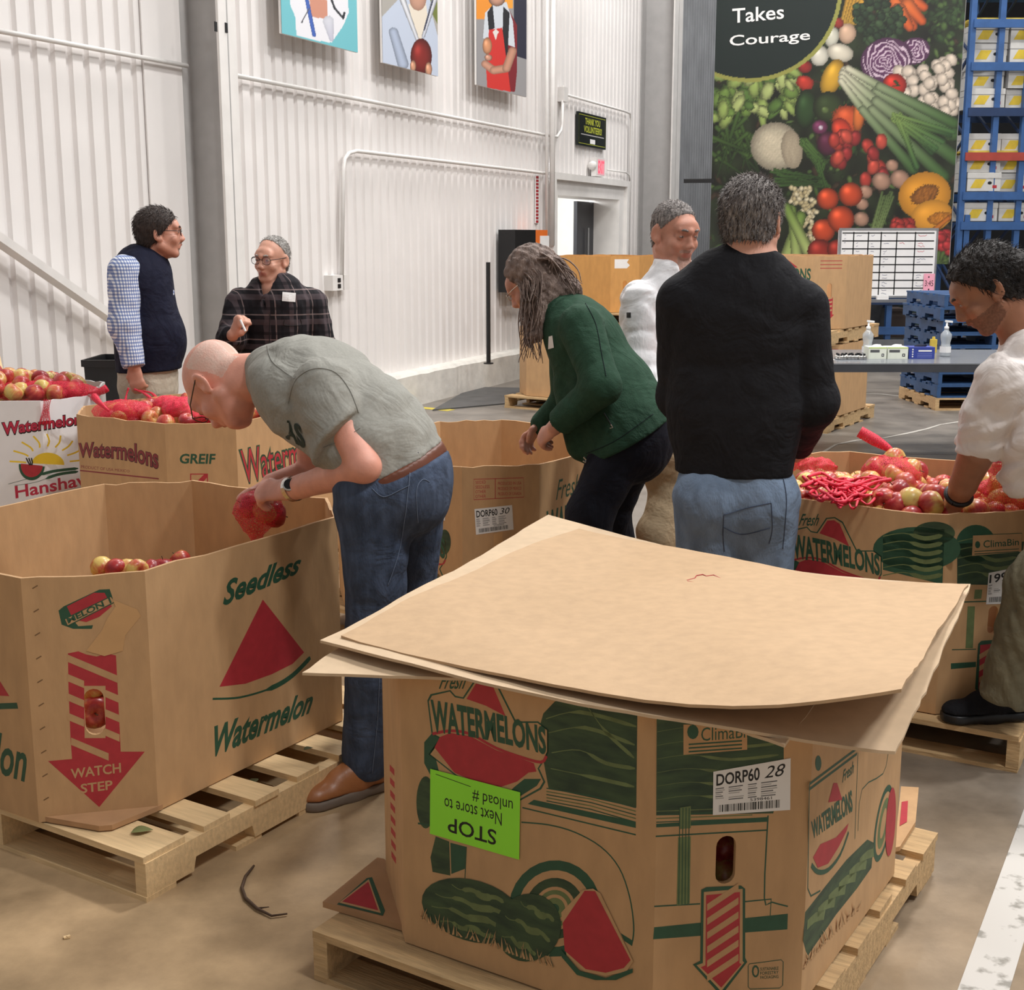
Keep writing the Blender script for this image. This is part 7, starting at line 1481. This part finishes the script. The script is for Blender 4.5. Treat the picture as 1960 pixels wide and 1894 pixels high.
mb = MB(); [mb.beam((p.x + a[0], p.y + a[1], zz - .02), (p.x + b[0], p.y + b[1], zz - .02), .03, .04) for a, b in ((fr[0], fr[1]), (fr[1], fr[2]), (fr[2], fr[3]), (fr[3], fr[0]))]; mb.build('rim', M_black, e)
hb_, ht = Vector((*at(10, 714, 7.35)[:2], .55)), at(-12, 660, 7.5)
e = empty('broom', (hb_.x + .02, hb_.y, 0), 'wooden broom handle leaning at the far left edge', 'broom'); MB().tube([(hb_.x + .08, hb_.y - .02, .2), ht + (ht - hb_) * .4], .016, 10).build('handle', M_pine, e, smooth=True); MB().box((hb_.x + .09, hb_.y - .02, .15), (.3, .06, .1)).build('head', M_pine, e); MB().box((hb_.x + .09, hb_.y - .02, .05), (.28, .05, .1)).build('bristles', M_black, e)
tw = MB(); tw.tube([on_z(x, y, .006) for x, y in ((486, 1656), (470, 1676), (463, 1698), (470, 1718), (492, 1738), (520, 1752), (550, 1748))], [.003, .004, .0045, .0045, .004, .003, .002], 6); tw.tube([on_z(492, 1738, .006), on_z(515, 1735, .012)], [.003, .001], 5); tag(tw.build('twig', mat('bark', (86, 66, 50), .8), smooth=True), 'thin curved twig lying on the concrete floor', 'twig')
M_leafg = mat('dull_green_leaf', (128, 134, 84), .6, var=.2); M_leafd = mat('dark_leaf', (64, 66, 38), .6, var=.2)
def leaf(px, py, z, L, rz, m, lab, curl=.35):
    c = on_z(px, py, z); vs = []; n = 8
    for i in range(n + 1):
        t = i / n; wv = math.sin(math.pi * t ** .8) * .34 * L
        for s in (-1, 0, 1): x, y = (t - .5) * L, s * wv; vs.append(Vector((c.x + x * math.cos(rz) - y * math.sin(rz), c.y + x * math.sin(rz) + y * math.cos(rz), z + .002 + abs(s) * curl * wv + .02 * L * math.sin(t * 3))))
    fs = []
    for i in range(n):
        for s in range(2): a = i * 3 + s; fs.append((a, a + 1, a + 4, a + 3))
    o = obj('fallen_leaf', vs, fs, m, smooth=True); md = o.modifiers.new('thickness', 'SOLIDIFY'); md.thickness = .0008; tag(o, lab, 'leaf')
leaf(272, 1592, PAL_H + .002, .055, .3, M_leafg, 'pale curled leaf on the nearest pine deck board'); leaf(487, 1496, PAL_H - .012, .038, 1.2, M_leafd, 'dark leaf between the pine deck boards'); leaf(590, 1434, PAL_H + .002, .03, .6, M_leafd, 'small dry leaf on the deck board near the jeans')
for (x, y, l) in ((227, 1694, 'pale wood chip on the floor below the pine pallet'), (128, 1795, 'tiny pale chip on the floor at lower left')):
    c = on_z(x, y, 0); mbc = MB().box((c.x, c.y, .003), (.014, .010, .004), Matrix.Rotation(.4, 3, 'Z')); mbc.box((c.x + .004, c.y, .0055), (.008, .006, .003), Matrix.Rotation(.9, 3, 'Z')); tag(mbc.build('wood_chip', M_pine), l, 'wood chip')
# ------------------------------------------------------------------ apples and red net bags
def apple_mat():
    m = bpy.data.materials.new('apple_skin'); m.use_nodes = True; nt = m.node_tree; b = nt.nodes['Principled BSDF']; L = nt.links.new
    tc = nt.nodes.new('ShaderNodeTexCoord'); oi = nt.nodes.new('ShaderNodeObjectInfo'); ad = nt.nodes.new('ShaderNodeVectorMath'); ad.operation = 'ADD'
    L(tc.outputs['Object'], ad.inputs[0]); sc = nt.nodes.new('ShaderNodeVectorMath'); sc.operation = 'SCALE'; sc.inputs[0].default_value = (3.1, 7.7, 5.3); L(oi.outputs['Random'], sc.inputs['Scale']); L(sc.outputs[0], ad.inputs[1])
    n1 = nt.nodes.new('ShaderNodeTexNoise'); n1.inputs['Scale'].default_value = 15; L(ad.outputs[0], n1.inputs['Vector'])
    mp = nt.nodes.new('ShaderNodeMapping'); mp.inputs['Scale'].default_value = (1, 1, .12); L(ad.outputs[0], mp.inputs[0]); n2 = nt.nodes.new('ShaderNodeTexNoise'); n2.inputs['Scale'].default_value = 160; n2.inputs['Detail'].default_value = 3; L(mp.outputs[0], n2.inputs['Vector'])
    a = nt.nodes.new('ShaderNodeMath'); a.operation = 'MULTIPLY_ADD'; L(n2.outputs['Fac'], a.inputs[0]); a.inputs[1].default_value = .30; L(n1.outputs['Fac'], a.inputs[2])
    a2 = nt.nodes.new('ShaderNodeMath'); a2.operation = 'MULTIPLY_ADD'; L(oi.outputs['Random'], a2.inputs[0]); a2.inputs[1].default_value = .34; L(a.outputs[0], a2.inputs[2])
    r = nt.nodes.new('ShaderNodeValToRGB'); L(a2.outputs[0], r.inputs[0]); cr = r.color_ramp
    cr.elements[0].position = .50; cr.elements[0].color = (*lin((140, 34, 42)), 1); cr.elements[1].position = 1.0; cr.elements[1].color = (*lin((214, 186, 104)), 1)
    for p, c in ((.68, (170, 48, 50)), (.80, (194, 84, 66)), (.90, (206, 140, 84))): e = cr.elements.new(p); e.color = (*lin(c), 1)
    L(r.outputs[0], b.inputs['Base Color']); b.inputs['Roughness'].default_value = .32; return m
M_apple = apple_mat(); M_stem = mat('apple_stem', (84, 62, 40), .8)
APR = [(0, -.0255), (.008, -.029), (.020, -.0285), (.031, -.018), (.0375, .0), (.0365, .015), (.029, .0275), (.017, .0315), (.007, .028), (.0, .0235)]
_ap = MB().lathe(APR, (0, 0, 0), 16); _st = MB().tube([(0, 0, .024), (.001, 0, .034), (.004, .001, .043)], [.0016, .0013, .0017], 5)
AP_ME = None; ST_ME = None; rA = random.Random(12)
def apple(p, lab, grp, s=1.0, rot=None, stem=True):
    global AP_ME, ST_ME
    if AP_ME is None:
        o = _ap.build('apple', M_apple, None, local=True, smooth=True); AP_ME = o.data
    else: o = bpy.data.objects.new('apple', AP_ME); COL.objects.link(o)
    o.location = p; o.rotation_euler = rot or (rA.uniform(0, 6.28), rA.uniform(0, 6.28), rA.uniform(0, 6.28)); o.scale = (s, s, s * rA.uniform(.94, 1.05)); tag(o, lab, 'apple', grp)
    if stem:
        if ST_ME is None: c = _st.build('stem', M_stem, None, local=True, smooth=True); ST_ME = c.data
        else: c = bpy.data.objects.new('stem', ST_ME); COL.objects.link(c)
        c.parent = o; c.location = (0, 0, 0)
    return o
def heap(key, n, zf, lab, grp, inset=.075, d=.066, s=1.0, keep=None, stem=True, tries=6000, fixed=(), joined=False):
    """scatter apples without overlap over a heap surface zf(x, y) (bin coordinates)"""
    B = BINS[key]; cx, cy = B['c']; Rm = Matrix.Rotation(B['rz'], 3, 'Z'); a, b, c = B['W'] / 2 - inset, B['L'] / 2 - inset, B['cc']; pts = [Vector(p) for p in fixed]
    for p in fixed: apple(p, lab, grp, s * rA.uniform(.95, 1.08), stem=stem)
    k = 0; J = MB()
    for _ in range(tries):
        if k >= n: break
        x, y = rA.uniform(-a, a), rA.uniform(-b, b)
        if abs(x) + abs(y) > a + b - c * .9: continue
        w = Vector((cx, cy, 0)) + Rm @ Vector((x, y, 0)); w.z = zf(x, y) + rA.uniform(-.012, .008)
        if keep and not keep(w): continue
        if any((w - q).length < d * s for q in pts): continue
        pts.append(w); k += 1
        if joined: J.lathe([(r_ * s, z_ * s) for r_, z_ in APR[1::2]], w, 9, Matrix.Rotation(rA.uniform(0, 6.28), 3, 'X') @ Matrix.Rotation(rA.uniform(0, 6.28), 3, 'Y'))
        else: apple(w, lab, grp, s * rA.uniform(.94, 1.08), stem=stem)
    if joined: tag(J.build('apple_layer', M_apple, smooth=True), lab, 'apples', kind='stuff')
    return pts
# right bin: a full heap, highest at the far middle
zr = BINS['right']['z0'] + BINS['right']['H']
heap('right', 95, lambda x, y: zr - .042 - .10 * max(0, y + .05) + .02 * math.exp(-((x - .1) ** 2 + (y + .1) ** 2) * 8), 'red and yellow apple in the full heap of the right bin', 'apples in the right bin', fixed=[])
heap('right', 80, lambda x, y: zr - .10 - .10 * max(0, y + .05), 'dark under layer of apples below the heap in the right bin', None, d=.07, joined=True)
for i, (x, y, Y) in enumerate(((1711, 880, 4.62), (1742, 900, 4.60), (1676, 897, 4.62), (1708, 912, 4.55), (1755, 902, 4.70), (1735, 925, 4.48), (1668, 922, 4.55))):
    apple(at(x, y, Y), ('topmost apple of the netted pyramid in the right bin', 'yellow-sided apple at the right shoulder of the netted pyramid', 'apple at the left shoulder of the netted pyramid', 'apple in the middle of the netted pyramid', 'rearmost apple of the netted pyramid', 'dark apple at the foot of the netted pyramid', 'apple at the left foot of the netted pyramid')[i], 'apples in the netted pyramid', 1.15)
for i, (x, y, Y, s) in enumerate(((1892, 925, 4.27, 1.15), (1916, 960, 4.17, 1.25), (1868, 976, 4.10, 1.1), (1935, 925, 4.3, 1.1), (1945, 965, 4.2, 1.1), (1905, 982, 4.12, 1.0))):
    apple(at(x, y, Y), ('upper apple beside the dark wristband', 'large apple near the pink net at right', 'apple right below the reaching fist', 'apple inside the pink net at the frame edge', 'lower apple inside the pink net', 'apple at the rim under the pink net')[i], 'apples beside the reaching hand', s)
for i, (x, y, Y) in enumerate(((1690, 958, 4.17), (1742, 960, 4.13), (1716, 966, 4.14), (1666, 962, 4.19), (1636, 964, 4.21), (1718, 942, 4.30), (1778, 966, 4.10), (1790, 950, 4.2))):
    apple(at(x, y, Y), 'plump apple in the front row of the right bin', 'front row apples of the right bin', 1.2)
# left bin: nearly empty, a low layer
heap('left', 70, lambda x, y: .475 + .02 * math.sin(x * 7), 'low layer of apples deep inside the Seedless bin', None, inset=.08, joined=True)
for i, (x, y, Y) in enumerate(((194, 1084, 4.12), (221, 1089, 4.10), (246, 1090, 4.12), (262, 1091, 4.06), (288, 1092, 4.10), (346, 1074, 4.30), (312, 1088, 4.2))):
    apple(at(x, y, Y), ('yellow apple at the left of the few seen over the Seedless rim', 'shiny red apple second along the Seedless rim', 'red apple third along the Seedless rim', 'red and yellow apple in the middle of the Seedless rim', 'apple half sunk behind the Seedless rim', 'yellow apple with a leaf stalk seen alone over the rim', 'apple nearly hidden behind the Seedless rim')[i], 'apples over the Seedless rim')
apple(at(181, 1360, 3.275), 'orange-red apple pressed against the hand hole of the Seedless bin', 'apples low in the left bin', 1.2, rot=(1.45, .1, .35)); apple(at(182, 1315, 3.30), 'red apple behind the top of the Seedless hand hole', 'apples low in the left bin', 1.1)
apple(at(1386, 1680, 2.40), 'dim yellowish apple behind the hand hole of the nearest bin', 'apples behind the near hand hole', 1.25); apple(at(1390, 1625, 2.42), 'dark apple behind the top of the near hand hole', 'apples behind the near hand hole', 1.15)
# GREIF bin and white bin
zg = BINS['greif']['z0'] + BINS['greif']['H']
heap('greif', 70, lambda x, y: zg - .03 + .05 * math.exp(-((x - .1) ** 2 + (y + .1) ** 2) * 6), 'netted apple in the bin printed GREIF', 'apples in the GREIF bin', s=1.1, stem=False); heap('greif', 50, lambda x, y: zg - .085, 'dark under layer of apples in the GREIF bin', None, s=1.1, joined=True)
zw = BINS['white']['z0'] + BINS['white']['H']
heap('white', 70, lambda x, y: zw - .01 + .10 * math.exp(-((x + .1) ** 2 + (y + .05) ** 2) * 5), 'dark red apple heaped in the white Hanshaw bin', 'apples in the white bin', s=1.15, stem=False); heap('white', 45, lambda x, y: zw - .07, 'dark under layer of apples in the white bin', None, s=1.15, joined=True)
for i, (x, y) in enumerate(((92, 740), (118, 733), (120, 748), (148, 742), (10, 722), (22, 745))): apple(at(x, y, 6.55), 'apple on the crest of the white bin heap', 'crest apples of the white bin', 1.2, stem=False)
# nets
def net_mat(name, rgb, fac):
    m = bpy.data.materials.new(name); m.use_nodes = True; nt = m.node_tree; b = nt.nodes['Principled BSDF']; b.inputs['Base Color'].default_value = (*lin(rgb), 1); b.inputs['Roughness'].default_value = .6
    tc = nt.nodes.new('ShaderNodeTexCoord'); v = nt.nodes.new('ShaderNodeTexVoronoi'); v.feature = 'DISTANCE_TO_EDGE'; v.inputs['Scale'].default_value = 160; nt.links.new(tc.outputs['Object'], v.inputs['Vector'])
    r = nt.nodes.new('ShaderNodeMapRange'); nt.links.new(v.outputs['Distance'], r.inputs[0]); r.inputs[1].default_value = .05; r.inputs[2].default_value = .25; r.inputs[3].default_value = min(1, fac + .45); r.inputs[4].default_value = fac * .6; nt.links.new(r.outputs[0], b.inputs['Alpha']); return m
M_net = net_mat('red_plastic_net', (226, 36, 66), .30); M_netd = net_mat('dense_red_net', (226, 40, 70), .75); M_netk = mat('gathered_red_net', (224, 44, 72), .55, var=.15, vscale=60, bump=.3, bscale=200)
def gathered(lab, paths, r=.010, m=None, parent_loc=None):
    """an empty net bag pulled into a rope: several wavy strands"""
    p0 = Vector(paths[0][0]); e = empty('net_bag', p0, lab, 'net bag', 'red net bags')
    for pts in paths:
        P = smooth_path(pts, 5); n = len(P); mb = MB()
        rr = [r * (.8 + .25 * math.sin(i * .6 + len(paths))) for i in range(n)]; mb.tube(P, rr, 6); mb.build('net_strand', m or M_netk, e, smooth=True)
    return e
def bagskin(lab, prims, vox=.008, m=None, fold=.003, tail=None):
    c = pbounds(prims[0])[0]; e = empty('net_bag', Vector(c), lab, 'net bag', 'red net bags'); V, Q = grow(prims, vox, .05, fold=fold, wl=.04, seed=3); obj('net_skin', V, Q, m or M_net, e, smooth=True)
    if tail: mb = MB(); P = smooth_path(tail[0], 5); n = len(P); w = tail[1]; mb.tube(P, [w * (.25 + .75 * min(1, 1.6 * i / n)) for i in range(n)], 7); mb.build('gathered_tail', M_netd, e, smooth=True)
    return e
bagskin('red net bag closed over the pyramid of apples in the right bin', [EL(at(1706, 908, 4.62), (.105, .10, .065)), CN(at(1706, 900, 4.62), at(1712, 866, 4.64), .08, .012)], tail=([at(1711, 868, 4.64), at(1700, 858, 4.66), at(1675, 843, 4.68), at(1645, 826, 4.70)], .022))
rn = random.Random(21)
def heap_strands(pix, n, Y0, Y1, zoff, r):
    out = []
    for _ in range(n):
        x0, x1 = rn.uniform(pix[0], pix[1]), 0; pts = []; a = rn.uniform(pix[0], pix[0] + 60); b = rn.uniform(pix[1] - 90, pix[1]); yy = rn.uniform(pix[2], pix[3])
        for k in range(6): t = k / 5; x = a + (b - a) * t; y = yy + rn.uniform(-9, 9) + 10 * math.sin(t * 3); pts.append(on_z(x, y, zoff + rn.uniform(-.012, .018)))
        out.append(pts)
    return out
gathered('tangle of empty red nets spread over the left of the right bin', heap_strands((1530, 1705, 908, 928), 12, 0, 0, zr + .035, .010), .0065); gathered('second tangle of empty red nets lying toward the front of the right bin', heap_strands((1545, 1690, 925, 955), 12, 0, 0, zr + .028, .010), .006); gathered('short loops of red net at the front rim of the right bin', heap_strands((1580, 1680, 940, 962), 6, 0, 0, zr + .02, .010), .005)
bagskin('loose red net puffed up at the back left of the right bin', [EL(at(1565, 893, 4.95), (.075, .05, .035))], fold=.008)
bagskin('pink net bag held at the right edge of the frame', [CN(at(1945, 812, 4.05), at(1930, 905, 4.08), .035, .06), EL(at(1922, 950, 4.16), (.10, .08, .07))], fold=.006)
bagskin('red net hanging behind the black sweatshirt near the table leg', [CN(at(1514, 815, 4.5), at(1516, 885, 4.55), .012, .03)], fold=.004)
# in the hands of the grey-shirted man
for i, (x, y, Y) in enumerate(((505, 978, 3.86), (478, 968, 3.88), (524, 985, 3.90))): apple(at(x, y, Y), ('yellow-marked apple in the net under the watch hand', 'dark red apple in the net under the thumb', 'greenish apple at the right of the held net')[i], 'apples in the held net', 1.05)
bagskin('small dark red net of apples held over the Seedless bin', [EL(at(495, 972, 3.87), (.075, .06, .055)), CN(at(490, 990, 3.87), at(492, 1050, 3.88), .04, .012)], fold=.004, m=M_net)
# GREIF bin nets, and the one the vest man holds
bagskin('red net bag pulled tight over apples at the right of the GREIF bin', [EL(at(352, 783, 5.85), (.10, .09, .055)), EL(at(385, 797, 5.75), (.07, .06, .035)), EL(at(322, 775, 5.95), (.07, .07, .045))], m=M_netd, fold=.004)
bagskin('thin red net over the apples at the left of the GREIF bin', [EL(at(235, 786, 5.9), (.14, .09, .05))], tail=([at(208, 786, 5.62), at(190, 770, 5.66), at(180, 758, 5.7)], .016))
gathered('red net hanging from the vest man hand into the GREIF bin', [[at(258, 745, 6.50), at(275, 752, 6.42), at(292, 765, 6.3), at(310, 778, 6.2)], [at(268, 748, 6.50), at(290, 752, 6.42), at(305, 768, 6.3), at(322, 776, 6.2)], [at(246, 742, 6.52), at(241, 760, 6.50), at(240, 775, 6.45)]], .008, M_netd)
bagskin('red net draped across the heap in the white bin', [EL(at(60, 748, 6.5), (.22, .10, .05)), EL(at(140, 752, 6.5), (.14, .08, .05))], tail=([at(170, 752, 6.45), at(190, 750, 6.4), at(205, 742, 6.4)], .02))
pf = WB[0]; gathered('wisp of red net hanging down the front of the white bin', [[pf.S(*pf.px(86 + k * 4, 764), .02), pf.S(*pf.px(88 + k * 3 - 4, 785), .012), pf.S(*pf.px(84 + k * 7 - 8, 812), .008)] for k in range(4)], .006, M_net)
